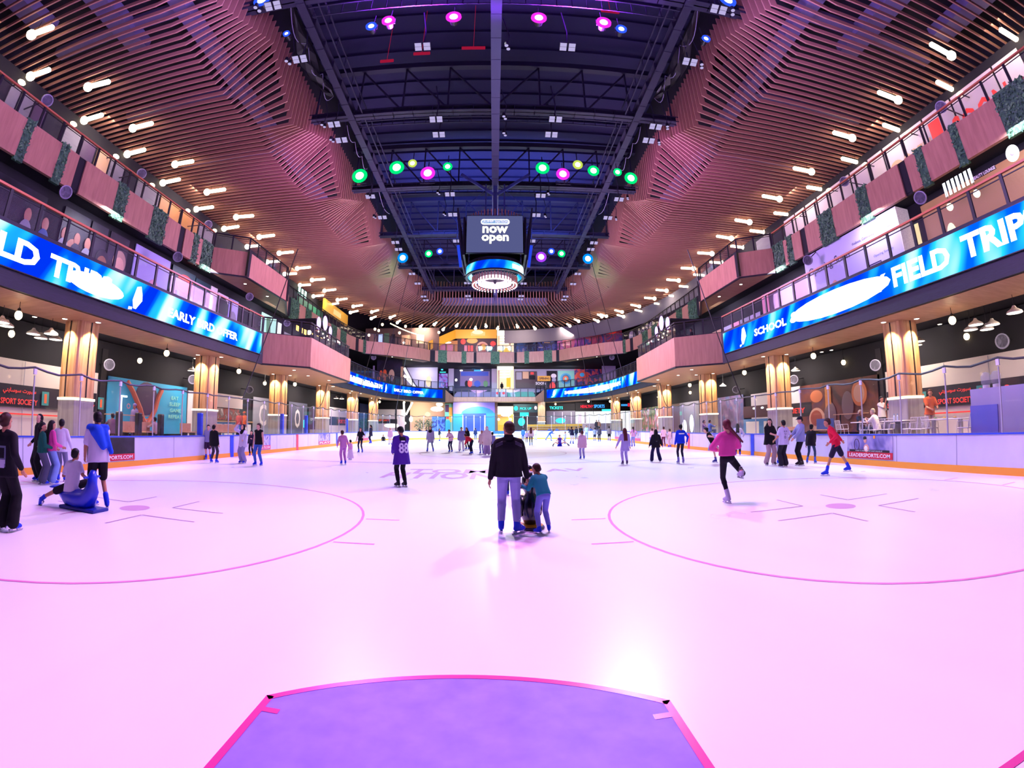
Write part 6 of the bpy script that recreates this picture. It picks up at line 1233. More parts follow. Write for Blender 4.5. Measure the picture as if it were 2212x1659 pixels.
def person(label, loc, h, rz, top='#222', tk='long', bot='#222', bk='pants', head='short', hair='k', skin='tan', boots='#1838d8', pose=None, hem=.88, group=None, near=0, extra=None, cat='person', hoodc=None, capc='#15131b'):
    q = dict(lean=0, side=0, hl=(-.27, .04, .80), hr=(.27, .04, .80), fl=(-.11, 0, 0), fr=(.11, 0, 0), hd=0, hp=0, pz=0, ol=8, orr=-8, ep=(0, -1, -.2), kp=(0, 1, 0), py=0, px=0); q.update(pose or {})
    k = h/1.75; kid = max(0, 1.55-h); hs = 1+kid*.42
    root = thing('person', loc, label, cat, group, math.radians(rz)); root['_o'] = [0, 0, 0]
    vx = (.009 if near > 1 else .0125 if near else .018)*max(.75, k); vg = .014 if near > 1 else .02 if near else .028
    pel = Vector((q['px'], q['py'], .97+q['pz']))
    ca, sa = math.cos(math.radians(q['lean'])), math.sin(math.radians(q['lean'])); cs, ss = math.cos(math.radians(q['side'])), math.sin(math.radians(q['side']))
    def T(p):                              # lean of everything above the pelvis
        v = Vector((p[0], p[1], p[2]-.97))
        if v.z > -.02:
            v = Vector((v.x, v.y*ca+v.z*sa, v.z*ca-v.y*sa)); v = Vector((v.x*cs+v.z*ss, v.y, v.z*cs-v.x*ss))
        return (pel+v)*k
    G = lambda p: Vector(p)*k
    sl, sr = T((-.172, 0, 1.405)), T((.172, 0, 1.405)); ep = Vector(q['ep'])
    el, hl = ik(sl, G(q['hl']), .29*k, .265*k, (-.5, ep.y, ep.z)); er, hr = ik(sr, G(q['hr']), .29*k, .265*k, (.5, ep.y, ep.z))
    hipl, hipr = (pel+Vector((-.092, 0, -.03)))*k, (pel+Vector((.092, 0, -.03)))*k
    al, ar = G(Vector(q['fl'])+Vector((0, 0, .15))), G(Vector(q['fr'])+Vector((0, 0, .15)))
    kl, al = ik(hipl, al, .43*k, .41*k, q.get('kl', q['kp'])); kr, ar = ik(hipr, ar, .43*k, .41*k, q.get('kr', q['kp']))
    # head frame
    hc = T((0, .015, 1.62+(hs-1)*.1)); yw = math.radians(q['hd']); hpch = math.radians(q['hp']-q['lean']*.35)
    Rh = Matrix.Rotation(math.radians(-0)+yw, 3, 'Z') @ Matrix.Rotation(hpch, 3, 'X'); S = k*hs
    H = lambda x, y, z: hc+Rh @ (Vector((x, y, z))*S)
    def hball(mb, c, r, n=14, m_=10):
        i0 = len(mb.v); mb.ball((0, 0, 0), r, n, m_)
        for i in range(i0, len(mb.v)): v = mb.v[i]; mb.v[i] = tuple(H(c[0]+v[0], c[1]+v[1], c[2]+v[2]))
    b = MB()
    hball(b, (0, 0, .03), (.077, .098, .1)); hball(b, (0, .028, -.045), (.058, .068, .075)); hball(b, (0, .098, -.012), (.013, .02, .022), 8, 6); hball(b, (0, .09, .03), (.05, .02, .014), 10, 6)
    hball(b, (0, .083, -.075), (.025, .02, .013), 8, 6)
    for s_ in (-1, 1): hball(b, (s_*.079, -.005, -.005), (.013, .022, .034), 8, 6)
    caps(b, T((0, -.005, 1.44)), H(0, -.012, -.06), .06*k, .055*k)
    rings(b, T, [(.9, .13, .09, 0), (.98, .15, .10, 0), (1.1, .125, .09, 0), (1.3, .155, .105, 0), (1.42, .15, .085, 0), (1.48, .06, .05, 0)])
    for (s0, e0, h0, sg) in ((sl, el, hl, -1), (sr, er, hr, 1)):
        caps(b, s0, e0, .05*k, .04*k); caps(b, e0, h0, .04*k, .027*k)
        d = (h0-e0).normalized(); fw = Vector((0, 1, 0)); side = d.cross(Vector((sg, 0, 0))); side = side.normalized() if side.length > .3 else fw; pn = d.cross(side).normalized()*sg
        pc = h0+d*.045*k; caps(b, h0+d*.01*k, h0+d*.075*k, .022*k, .026*k); caps(b, pc-side*.022*k, pc+side*.024*k+d*.03*k, .017*k, .016*k)
        cu = q.get('curl', .5)
        for f in range(4):
            fl_ = (.072, .08, .075, .06)[f]*k; o_ = h0+d*.085*k+side*(.028-.0185*f)*k; m1 = o_+(d-pn*.25*cu*2).normalized()*fl_*.5; m2 = m1+(d*(1-cu)-pn*cu*1.1).normalized()*fl_*.5
            caps(b, o_, m1, .0095*k, .009*k, 6); caps(b, m1, m2, .009*k, .0075*k, 6)
        t0 = h0+d*.025*k+side*.025*k; t1 = t0+(d*.7+side*.8-pn*.2).normalized()*.038*k; caps(b, t0, t1, .012*k, .0105*k, 6); caps(b, t1, t1+(d-pn*.2).normalized()*.03*k, .0105*k, .008*k, 6)
    for hp_, kn, an in ((hipl, kl, al), (hipr, kr, ar)): caps(b, hp_, kn, .075*k, .052*k); caps(b, kn, an, .05*k, .036*k)
    body = fin_obj(b, 'body', mat('skin_'+skin, SK[skin], .5), root, vx, 2)
    if near or abs(rz) > 60 or q['hd']:
        b = MB()
        for s_ in (-1, 1): hball(b, (s_*.031, .088, .012), (.013, .008, .007), 8, 6)
        b.build('eyes', mat('eye_dark', '#20181c', .3), root, True); b = MB(); hball(b, (0, .1, -.05), (.022, .006, .006), 8, 5); b.build('mouth', mat('lip', '#9c5048', .5), root, True)
    # top
    if top:
        b = MB(); [caps(b, T((q_*.05, -.01, 1.475)), T((q_*.165, 0, 1.43)), .05*k, .064*k) for q_ in (-1, 1)]; g = .022 if tk != 'tank' else .012; hz = hem
        wd = q.get('wd', 1.0)
        rows = [(1.47, .075, .065, 0), (1.44, .165*wd, .095, 0), (1.34, .178*wd+g*.4, .12+g*.3, 0), (1.15, .155*wd+g*.8, .112+g, 0), (1.0, .168*wd+g*.8, .12+g, 0)]
        if hz < .96: rows.append((.94, .172*wd+g, .125+g, 0)); rows.append((hz, .178*wd+g+(.94-hz)*.12, .132+g+(.94-hz)*.1, 0))
        def TT(p):
            v = T(p if p[2] > .97 else (p[0], p[1], .97)); return v if p[2] > .97 else v+Vector((0, 0, (p[2]-.97)*k))
        rings(b, TT, rows)
        if tk != 'tank':
            cut_ = 1.0 if tk == 'long' else 0
            sw = q.get('sw', 1.0)
            for s0, e0, h0 in ((sl, el, hl), (sr, er, hr)):
                if cut_: caps(b, s0, e0, .068*k*sw, .058*k*sw); caps(b, e0, e0.lerp(h0, .93), .056*k*sw, .042*k*sw)
                else: caps(b, s0, s0.lerp(e0, .72), .07*k, .066*k)
        if tk == 'long' and head == 'hood': caps(b, T((-.06, -.05, 1.5)), T((.06, -.05, 1.5)), .07*k, .07*k)
        t_ = fin_obj(b, q.get('topname', 'jacket' if tk == 'long' else 'shirt'), cloth(top), root, vg*.8, 3)
        if tk == 'long' and q.get('collar'): b = MB(); rings(b, T, [(1.43, .085, .075, 0), (1.5, .08, .075, .0), (1.55, .07, .072, .01)]); fin_obj(b, 'collar', cloth(top), root, vg*.7, 2)
    # bottoms
    if bk == 'skirt':
        b = MB(); rings(b, lambda p: (pel+Vector((p[0], p[1], p[2]-.97)))*k, [(1.04, .14, .1, 0), (.95, .19, .15, 0), (.62, .34, .28, 0)]); fin_obj(b, 'skirt', cloth(bot), root, vg, 2)
        bk = 'bare'
    if bk == 'dress':
        b = MB(); rings(b, lambda p: (pel+Vector((p[0], p[1], p[2]-.97)))*k, [(1.04, .16, .12, 0), (.9, .2, .16, 0), (.12, .34, .3, 0)]); fin_obj(b, 'dress_skirt', cloth(bot), root, vg, 2)
    if bk in ('pants', 'wide', 'slim', 'shorts'):
        b = MB(); w1, w2, w3 = {'pants': (.096, .074, .062), 'wide': (.104, .094, .105), 'slim': (.088, .062, .045), 'shorts': (.1, .09, .08)}[bk]
        rings(b, lambda p: (pel+Vector((p[0], p[1], p[2]-.97)))*k, [(.87, .14, .11, 0), (.93, .172, .13, -.005), (1.0, .165, .12, 0), (1.05, .148, .11, 0)])
        for hp_, kn, an in ((hipl, kl, al), (hipr, kr, ar)):
            caps(b, hp_, kn, w1*k, w2*k) if bk != 'shorts' else caps(b, hp_, hp_.lerp(kn, .85), w1*k, w2*k)
            if bk != 'shorts': caps(b, kn, an.lerp(kn, -.02 if bk == 'wide' else .16), w2*k, w3*k); caps(b, kn.lerp(an, .25), kn.lerp(an, .5), (w2+.002)*k, w3*k*1.02)
        fin_obj(b, 'shorts' if bk == 'shorts' else 'trousers', cloth(bot), root, vg*.75, 3)
    # skates
    if boots:
        for an, kn, of in ((al, kl, q['ol']), (ar, kr, q['orr'])):
            sh = (kn-an).normalized(); yaw = math.radians(of); tilt = q.get('tl' if an is al else 'tr', 0)
            M3 = Matrix.Rotation(yaw, 3, 'Z') @ Matrix.Rotation(math.radians(-tilt), 3, 'X')
            Q = lambda x, y, z: an+M3 @ (Vector((x, y, z))*k)
            b = MB(); caps(b, Q(0, -.01, -.03), an+sh*.13*k, .052*k, .055*k); caps(b, Q(0, -.035, -.06), Q(0, .1, -.075), .043*k, .04*k); caps(b, Q(0, .03, -.03), Q(0, .14, -.078), .045*k, .034*k)
            sk = fin_obj(b, 'ice_skate', cloth(boots, .45), root, .014 if near else .022, 2)
            b = MB()
            for yy in (-.05, .1): i0 = len(b.v); b.hexa([Q(-.012, yy-.03, -.135), Q(.012, yy-.03, -.135), Q(.012, yy+.03, -.135), Q(-.012, yy+.03, -.135)], [Q(-.02, yy-.035, -.1), Q(.02, yy-.035, -.1), Q(.02, yy+.035, -.1), Q(-.02, yy+.035, -.1)])
            b.hexa([Q(-.003, -.11, -.148), Q(.003, -.11, -.148), Q(.003, .17, -.148), Q(-.003, .17, -.148)], [Q(-.003, -.12, -.128), Q(.003, -.12, -.128), Q(.003, .19, -.125), Q(-.003, .19, -.125)])
            b.build('blade', mat('blade_steel', '#b8b8c8', .25, .9), sk)
            if near:
                b = MB()
                for j in range(4): b.tube([Q(-.04, .05-.012*j, -.03+.035*j), Q(.0, .075-.012*j, -.01+.035*j), Q(.04, .05-.012*j, -.03+.035*j)], .005*k, 5)
                b.build('laces', mat('lace_white', '#d8d8e8', .6), sk)
    # head cover
    hm = cloth(HR.get(hair, hair), .55)
    b = MB()
    if head in ('short', 'crop', 'long', 'pony', 'bob', 'bun', 'cap', 'hood', 'beanie'):
        e = .008 if head == 'crop' else .016
        i0 = len(b.v); hball(b, (0, -.012, .045), (.078+e, .096+e, .092+e)); hball(b, (0, -.045, -.0), (.07+e*.8, .065+e, .075 if head != 'crop' else .06))
        # keep the face clear: push points in front of the brow back
        Hi = Rh.inverted()
        for i in range(i0, len(b.v)):
            v = Hi @ (Vector(b.v[i])-hc)/S
            lim = .052 if v.z < .075 else .11
            if v.y > lim-.03 and v.z < .075: v.y = .012; v.x *= .9
            b.v[i] = tuple(hc+Rh @ (v*S))
        if head in ('long', 'bob'):
            ln = .42 if head == 'long' else .12
            caps(b, H(-.03, -.07, .02), T((-.05, -.13, 1.6-ln)), .065*k, .05*k); caps(b, H(.03, -.07, .02), T((.05, -.13, 1.6-ln)), .065*k, .05*k)
            for s_ in (-1, 1): caps(b, H(s_*.07, -.02, .03), H(s_*.085, -.02, -.12), .035*k, .03*k)
        if head == 'pony': tp = q.get('tail', (0, -.16, 1.25)); m_ = H(0, -.12, -.02); caps(b, H(0, -.09, .03), m_, .045*k, .04*k); caps(b, m_, T(tp), .045*k, .022*k)
        if head == 'bun': hball(b, (0, -.1, .07), (.045, .045, .045))
        fin_obj(b, 'hair', hm, root, vg*.55, 3)
    if head == 'cap':
        b = MB(); hball(b, (0, -.008, .075), (.096, .11, .075)); b2 = len(b.v); hball(b, (0, .1, .07), (.06, .075, .012)); fin_obj(b, 'cap', cloth(capc), root, .012, 2)
    if head == 'beanie':
        b = MB(); hball(b, (0, -.01, .08), (.1, .115, .09)); fin_obj(b, 'beanie', cloth(capc), root, .014, 2)
    if head == 'hijab':
        b = MB(); hball(b, (0, -.022, .03), (.1, .108, .12)); caps(b, H(0, -.02, -.04), T((0, -.01, 1.44)), .085*k, .13*k); rings(b, T, [(1.5, .09, .09, 0), (1.42, .17, .125, 0), (1.3, .15, .135, 0)])
        hm = cloth(hoodc or '#15131b')
        Hi = Rh.inverted()
        for i in range(len(b.v)):
            v = Hi @ (Vector(b.v[i])-hc)/S
            if v.y > .05 and abs(v.x) < .06 and -.1 < v.z < .1: v.y = .03; b.v[i] = tuple(hc+Rh @ (v*S))
        fin_obj(b, 'headscarf', hm, root, vg*.8, 2)
        b = MB(); hball(b, (0, .052, -.005), (.052, .058, .075)); b.build('face', mat('skin_'+skin, SK[skin], .5), root, True)
    if extra: extra(root, T, G, k, dict(hl=hl, hr=hr, el=el, er=er, H=H))
    return root
def hgt(px, pf, ph):
    g = atz(px, pf, 0); lo, hi = .3, 2.6
    for _ in range(30):
        m = (lo+hi)/2
        if prj((g.x, g.y, m))[1] > ph: lo = m
        else: hi = m
    return g, lo
def on_back(root, pts_fn, m, name, part='jacket', txt=None, c=(0, 1.3), hgt_=.2, width=None, k=1, yside=-1, shape=None, T=None, off=.006, skew=0):
    # lettering or flat shapes laid on the cloth of the back
    ob = next(x for x in root.children if x.name.split('.')[0] == part); dg = bpy.context.evaluated_depsgraph_get(); dg.update(); bv = BVHTree.FromObject(ob, dg)
    mb = MB()
    if txt:
        v, f = textmesh(txt, 1.0, .03); bm = bmesh.new(); vs = [bm.verts.new((p[0], p[1], 0)) for p in v]
        for q in f:
            try: bm.faces.new([vs[i] for i in q])
            except Exception: pass
        bmesh.ops.triangulate(bm, faces=bm.faces[:]); bmesh.ops.subdivide_edges(bm, edges=bm.edges[:], cuts=2, use_grid_fill=True); bm.verts.ensure_lookup_table()
        X0, X1 = min(p[0] for p in v), max(p[0] for p in v); Y0, Y1 = min(p[1] for p in v), max(p[1] for p in v); s2 = hgt_/(Y1-Y0); s1 = (width or (X1-X0)*s2)/(X1-X0)
        P_ = [((q.co.x-(X0+X1)/2)*s1, (q.co.y-(Y0+Y1)/2)*s2) for q in bm.verts]; F_ = [[l.vert.index for l in q.loops] for q in bm.faces]; bm.verts.index_update(); F_ = [[vv.index for vv in q.verts] for q in bm.faces]; bm.free()
    else:
        n = 8; x0, x1, z0, z1 = shape; P_ = [(x0+(x1-x0)*i/n, z0+(z1-z0)*j/n) for j in range(n+1) for i in range(n+1)]; F_ = [(j*(n+1)+i, j*(n+1)+i+1, (j+1)*(n+1)+i+1, (j+1)*(n+1)+i) for j in range(n) for i in range(n)]
    out = []
    for x, z in P_:
        w_ = T((c[0]+x*(-yside) if yside > 0 else c[0]+x, 0, c[1]+z)) if T else Vector((c[0]+x, 0, c[1]+z+x*skew))*k
        o_ = Vector((w_.x, w_.y+yside*1.0, w_.z)); h = bv.ray_cast(o_, Vector((0, -yside, 0)))
        out.append((w_.x, (h[0].y if h[0] else w_.y+yside*.14)+yside*off, w_.z))
    mb.v = out; mb.f = [list(q) for q in F_]; mb.mi = [0]*len(F_); mb.uv = [None]*len(F_)
    o = mb.build(name, m, root); return o
# ---------------------------------------------------------------- the skaters
HA = dict(hl=(-.2, .3, 1.0), hr=(.2, .3, 1.0))
def W_(label, px, pf, ph, rz, **kw):
    g, h = hgt(px, pf, ph); ps = kw.pop('dz', 0); return person(label, g, kw.pop('h', h), rz, **kw)
# the man in the middle, seen from behind
def watch(root, T, G, k, j):
    mb = MB(); d = (j['hl']-j['el']).normalized(); c = j['hl']-d*.02; mb.tube([c, c+d*.03*k], [.033*k, .033*k], 14); mb.build('wristband', M_red, root)
man = W_('man seen from behind in a black jacket and pale jeans beside a small child', 1100, 1152, 911, 0, top='#17151f', bot='#8c8ec8', bk='pants', head='crop', hair='b', skin='tan', near=2, hem=.90, extra=watch,
   pose=dict(hl=(-.30, .02, .82), hr=(.30, .10, .80), fl=(-.125, .04, 0), fr=(.125, -.04, 0), hd=32, ol=6, orr=-48, collar=True, wd=1.1, sw=1.08, ep=(0, -.6, 0)))
def Tn(lean, pz=0, k=1):
    return lambda p: Vector((p[0], p[1], p[2]))*k
kk = hgt(1100, 1152, 911)[1]/1.75
for s_ in (-1, 1):
    for j in range(3): on_back(man, None, mat('stripe_grey', '#5c5878', .6), 'shoulder_stripe', 'jacket', c=(s_*.15, 1.425-.02*j), shape=(-.055, .055, -.004, .004), k=kk, skew=-s_*.45, off=.004)
for s_ in (-1, 1): on_back(man, None, cloth('#8083bd'), 'back_pocket', 'trousers', c=(s_*.088, .875), shape=(-.062, .062, -.07, .06), k=kk)
on_back(man, None, cloth('#8083bd'), 'belt_seam', 'trousers', c=(0, .955), shape=(-.12, .12, -.006, .006), k=kk)
# penguin skating aids
def penguin(px, pf, h, rz, lab):
    g = atz(px, pf, 0); o = thing('penguin_skate_aid', g, lab, 'skating aid', None, math.radians(rz)); o['_o'] = [0, 0, 0]; k = h/.8
    B = mat('glossy_black_plastic', '#14121c', .22, coat=.3); Wt = mat('glossy_white_plastic', '#e4e6f2', .3); Or = mat('glossy_orange_plastic', '#e8a020', .35)
    mb = MB(); mb.lathe([(.02*k, .05*k), (.085*k, .06*k), (.135*k, .16*k), (.172*k, .28*k), (.16*k, .40*k), (.115*k, .51*k), (.085*k, .57*k), (.095*k, .63*k), (.10*k, .69*k), (.075*k, .765*k), (.02*k, .8*k)], (0, 0, 0), 24); mb.build('body', B, o, True)
    mb = MB(); mb.ball((0, .055*k, .3*k), (.135*k, .135*k, .24*k), 18, 12); mb.build('belly', Wt, o, True)
    mb = MB(); mb.ball((0, .045*k, .66*k), (.08*k, .07*k, .055*k), 14, 8); mb.build('cheek_patch', Wt, o, True)
    mb = MB(); mb.tube([(0, .08*k, .68*k), (0, .2*k, .67*k)], [.035*k, .008*k], 10); mb.build('beak', Or, o, True)
    for s_ in (-1, 1):
        mb = MB(); i0 = len(mb.v); mb.ball((s_*.17*k, .0, .36*k), (.025*k, .07*k, .17*k), 10, 8); mb.build('flipper', B, o, True)
        mb = MB(); mb.ball((s_*.09*k, .08*k, .055*k), (.075*k, .12*k, .035*k), 12, 8); mb.build('foot', Or, o, True)
        mb = MB(); mb.ball((s_*.05*k, .1*k, .7*k), .014*k, 8, 6); mb.build('eye', M_pb, o)
        mb = MB(); mb.tube([(s_*.09*k, -.02*k, .66*k), (s_*.2*k, -.06*k, .68*k)], .018*k, 8); mb.build('handle', B, o)
    mb = MB(); mb.lathe([(.2*k, .052*k), (.205*k, .06*k), (.1*k, .075*k)], (0, 0, 0), 24); mb.build('foot_plate', Or, o)
    mb = MB(); mb.lathe([(.2*k, .0), (.235*k, .015*k), (.215*k, .05*k), (.05*k, .052*k)], (0, 0, 0), 24); mb.build('base', mat('base_grey', '#3c3850', .4), o, bevel=.01)
    return o
penguin(1146, 1141, .82, 20, 'glossy black penguin skating aid, seen from behind, held by the child in teal')
penguin(1143, 1073, .76, 205, 'black and white penguin skating aid facing the camera, partly hidden behind the man')
def belt(root, T, G, k, j): pass
child = W_('small child in a teal jumper and blue jeans leaning on the black penguin aid', 1172, 1151, 1008, 24, h=1.12, top='#1e8290', bot='#6f76c4', bk='pants', head='crop', hair='b', skin='tan', near=2, hem=.93,
   pose=dict(lean=30, hl=(-.36, .40, 1.16), hr=(-.10, .50, 1.14), fl=(-.13, -.06, 0), fr=(.16, -.04, 0), hd=18, hp=-8, ol=30, orr=-30, py=-.05, ep=(0, -.3, -1), curl=.6, topname='jumper'))
W_('child hidden behind the man, a blue skate showing between his legs', 1103, 1070, 985, 10, h=1.02, top='#3a58a0', bot='#2a3050', near=1, pose=dict(hl=(.1, .35, 1.0), hr=(.35, .35, 1.0), lean=15))
# purple jersey
def jersey(root, T, G, k, j): pass
pj = W_('person in a purple jersey numbered 88 with a black cap worn backwards and black skates', 868, 1052, 922, 38, top='#4a1f96', bot='#14101a', bk='pants', head='cap', capc='#1c1418', hair='k', boots='#1a1622', near=1, hem=.66,
   pose=dict(hl=(-.12, .34, 1.0), hr=(.1, .34, .98), fl=(-.1, .03, 0), fr=(.1, -.02, 0), lean=4, wd=1.22, sw=1.35, hd=10, hp=-22, ol=18, orr=10, topname='jersey'))
kj = hgt(868, 1052, 922)[1]/1.75
on_back(pj, None, mat('number_white', '#e4dcff', .6), 'number', 'jersey', txt='88', c=(.02, 1.14), hgt_=.3, width=.32, k=kj)
on_back(pj, None, mat('number_white', '#e4dcff', .6), 'name_print', 'jersey', c=(0, 1.335), shape=(-.06, .06, -.02, .02), k=kj)
on_back(pj, None, cloth('#15131b'), 'hood', 'jersey', c=(0, 1.42), shape=(-.1, .1, -.07, .04), k=kj)
# black hoodie at the left edge
bh = W_('person in an all-black tracksuit with a pale print on the back, left edge', 18, 1147, 893, 15, top='#14121e', bot='#100e18', bk='wide', head='bun', hair='b', near=1, hem=.82, pose=dict(hl=(-.25, .1, .9), hr=(.3, .05, .95), wd=1.12, sw=1.2, ol=10, orr=-12))
kb = hgt(18, 1147, 893)[1]/1.75
on_back(bh, None, mat('print_greyblue', '#5c6484', .6), 'print_block', 'jacket', c=(0, 1.12), shape=(-.14, .12, -.15, .16), k=kb)
on_back(bh, None, cloth('#14121e'), 'print_inner', 'jacket', c=(-.0, 1.15), shape=(-.11, .10, -.05, .1), k=kb, off=.010)
for c_, s4 in (((-.08, 1.13), (-.07, .05, -.04, .05)), ((.05, 1.06), (-.1, .07, -.04, .02)), ((.06, .99), (-.03, .05, -.03, .03))):
    on_back(bh, None, mat('print_palewave', '#b8bcd8', .6), 'wave_print', 'jacket', c=c_, shape=s4, k=kb, off=.014)
W_('person in a pale hooded top cut off by the left edge of the photo', -14, 1100, 893, 0, top='#b8b0c8', bot='#5c5870', head='hijab', hoodc='#b4a8c4', near=0)
W_('woman in black with a black headscarf behind the girl in a green jacket', 86, 1040, 895, 172, top='#100e16', bot='#15131c', bk='wide', head='hijab', near=1, hem=.6, skin='light', pose=dict(hl=(-.24, .05, 1.0), hr=(.26, .12, 1.0), ep=(0, -1, 0), hd=25))
W_('girl in a green and white varsity jacket and grey jeans', 92, 1047, 913, -20, top='#12584c', bot='#4c4c66', bk='wide', head='pony', near=1, hem=.9, pose=dict(hl=(-.12, .26, 1.05), hr=(.16, .26, 1.05), hd=-30, sw=1.1))
W_('girl in a bright pink jacket and light blue jeans', 112, 1046, 909, -15, top='#d84a98', bot='#7c98d8', bk='wide', head='long', near=1, hem=.92, pose=dict(hl=(-.2, .2, 1.0), hr=(.2, .25, 1.05), hd=-10, topname='jacket'))
W_('skater in a white long top and grey trousers next to the girl in pink', 133, 1040, 906, 30, top='#d8d4e8', bot='#7c7c9c', head='short', near=1, hem=.84, pose=dict(hl=(-.2, .3, 1.0), hr=(.25, .2, .95), hd=20))
# seal sled, kneeling boy and the boy pushing
g = atz(172, 1099, 0)
o = thing('seal_sled', g, 'blue seal-shaped skating sled on the ice with a boy in white on it', 'skating aid'); o['_o'] = [0, 0, 0]
Bl = mat('glossy_blue_plastic', '#0c2ccc', .3, coat=.2)
mb = MB(); mb.tube([(-.62, .0, .34), (-.5, .0, .27), (-.3, 0, .2), (0, 0, .17), (.25, 0, .2), (.38, 0, .38), (.42, 0, .62), (.44, 0, .74)], [.03, .1, .17, .2, .19, .14, .1, .05], 16); mb.build('body', Bl, o, True)
mb = MB(); mb.ball((-.66, 0, .36), (.1, .2, .03), 12, 8); mb.build('tail_fin', Bl, o, True)
mb = MB(); mb.box(-.4, .62, -.2, .2, .0, .06); mb.build('base', mat('base_blue', '#0a1e90', .4), o, bevel=.02)
mb = MB(); mb.tube([(.4, -.2, .62), (.4, .2, .62)], .02, 8); mb.build('handle', Bl, o)
hb = person('boy in a white t-shirt sitting on the blue seal sled, one leg stretched out', g+Vector((-.18, -.02, 0)), 1.5, 12, top='#e2dff2', tk='tee', bot='#1a1624', bk='shorts', head='short', skin='tan', near=1, hem=.8, pose=dict(pz=-.47, hl=(-.2, .32, .7), hr=(.34, .2, .62), fl=(-.86, -.12, .0), fr=(.28, .42, 0), lean=12, kl=(-.2, .2, 1), kr=(0, .6, 1), tl=35, ol=70, topname='shirt'))
W_('tall boy in a white t-shirt, blue hoodie over his shoulders, pushing the seal sled', 216, 1099, 890, 62, top='#dcd8f4', tk='tee', bot='#14101c', bk='shorts', head='short', hair='k', skin='tan', near=1, hem=.84, pose=dict(hl=(-.2, .28, .92), hr=(.15, .34, .9), lean=8, hp=-14, fl=(-.12, .1, 0), fr=(.12, -.08, 0), wd=1.1, topname='shirt'),
   extra=lambda root, T, G, k, j: (lambda b: (caps(b, T((-.15, .0, 1.46)), T((.15, .0, 1.46)), .085*k, .085*k), caps(b, T((-.05, -.09, 1.4)), T((.06, -.14, 1.12)), .13*k, .07*k), caps(b, T((.12, -.05, 1.4)), T((.22, -.12, 1.02)), .07*k, .05*k), fin_obj(b, 'hoodie', cloth('#1c50e0'), root, .022, 3)))(MB()))
# left middle group
W_('boy in a grey t-shirt and dark shorts behind the boy in black', 450, 993, 918, 200, top='#8c8cb4', tk='tee', bot='#3a2440', bk='shorts', skin='light', pose=dict(hl=(-.3, .05, .9), hd=15))
W_('boy in black top and dark grey trousers seen from behind, near the left boards', 462, 1000, 918, -5, top='#0e0c14', bot='#3c3644', hem=.78, pose=dict(wd=1.1, sw=1.1, fl=(-.17, 0, 0), fr=(.15, 0, 0)))
W_('girl in a white hoodie and grey trousers with a hand raised to her head', 525, 1001, 917, 165, top='#d0c8e6', bot='#8c88b0', bk='wide', head='hijab', hoodc='#15131b', skin='light', pose=dict(hr=(.22, .12, 1.72), hl=(-.2, .2, 1.1), ep=(0, .4, .6), hem=.8, sw=1.25, wd=1.15), hem=.74)
W_('small child in dark clothes with a pink scarf near the left boards', 543, 985, 931, 190, top='#241c38', bot='#141020', head='bob', skin='light', pose=dict(hl=(-.15, .3, 1.2)))
W_('man in a black vest and blue jeans skating near the left boards', 559, 1006, 915, 175, top='#0c0a12', tk='tank', bot='#3c60b0', head='short', hair='b', skin='light', pose=dict(hd=-20, fl=(-.14, 0, 0), fr=(.14, .05, 0)))
W_('skater in a dusty pink tracksuit leaning to the left', 742, 1003, 930, 40, top='#c078b0', bot='#b870b4', head='short', hair='b', skin='light', pose=dict(side=-6, hl=(-.3, .1, .95), hr=(.35, .1, .9)))
W_('tiny child in a white dress beside the pink tracksuit skater', 757, 993, 947, 60, top='#e8a8d8', bot='#f0d8f4', bk='dress', head='short', skin='light', h=.95)
W_('woman in a black polo shirt and dark leggings left of the number 88 jersey', 779, 978, 924, 170, top='#0e0c18', bot='#1c2444', bk='slim', head='long', skin='light', pose=dict(hl=(-.35, .3, 1.1), hr=(.28, .1, .9), fl=(-.14, 0, 0), fr=(.14, 0, 0)), tk='tee')
W_('woman in a dark long coat standing by the far left boards', 801, 958, 918, 80, top='#161a3a', bot='#161a3a', bk='slim', head='pony', hem=.7)
g = atz(828, 954, 0); person('child in black sitting on the ice against the far left boards', g, 1.3, 200, top='#101018', bot='#1c2438', head='short', pose=dict(pz=-.78, hl=(-.2, .4, .4), hr=(.2, .4, .4), fl=(-.2, .7, 0), fr=(.3, .65, 0), kp=(0, 0, 1)))
W_('person in a pale pink hooded top and white trousers near the far left boards', 843, 961, 924, 190, top='#d0b0d0', bot='#e0d0e8', head='hijab', hoodc='#c8b0c8', hem=.8)
# centre left
W_('woman in a long grey sweater with a black headscarf and grey leggings', 930, 976, 921, 172, top='#a8a4cc', bot='#6870a0', bk='slim', head='hijab', skin='light', hem=.62, pose=dict(fl=(-.2, 0, 0), fr=(.22, 0, 0), sw=1.2))
W_('child in a dark top and tan trousers with a blue skating aid, far end', 949, 953, 926, -60, top='#1c1c38', bot='#a88c68', pose=dict(hl=(-.1, .3, 1.1), hr=(.1, .35, 1.1)))
W_('child in a pale pink top and dark trousers crouching forward, centre left', 974, 977, 927, 150, top='#f0c8e4', bot='#34305c', head='short', pose=dict(lean=20, hl=(-.2, .35, 1.1), hr=(.2, .3, 1.2)))
W_('girl in a lavender hoodie and white trousers, centre left', 997, 975, 923, 178, top='#8c84cc', bot='#ece4fc', bk='wide', head='pony', skin='light', hem=.78, pose=dict(wd=1.15, sw=1.2, fl=(-.14, 0, 0), fr=(.14, 0, 0)))
W_('woman with long black hair all in black bending towards a child, centre left', 1010, 971, 923, 150, top='#100e18', bot='#14121c', head='long', pose=dict(lean=12, hl=(-.15, .3, 1.0)))
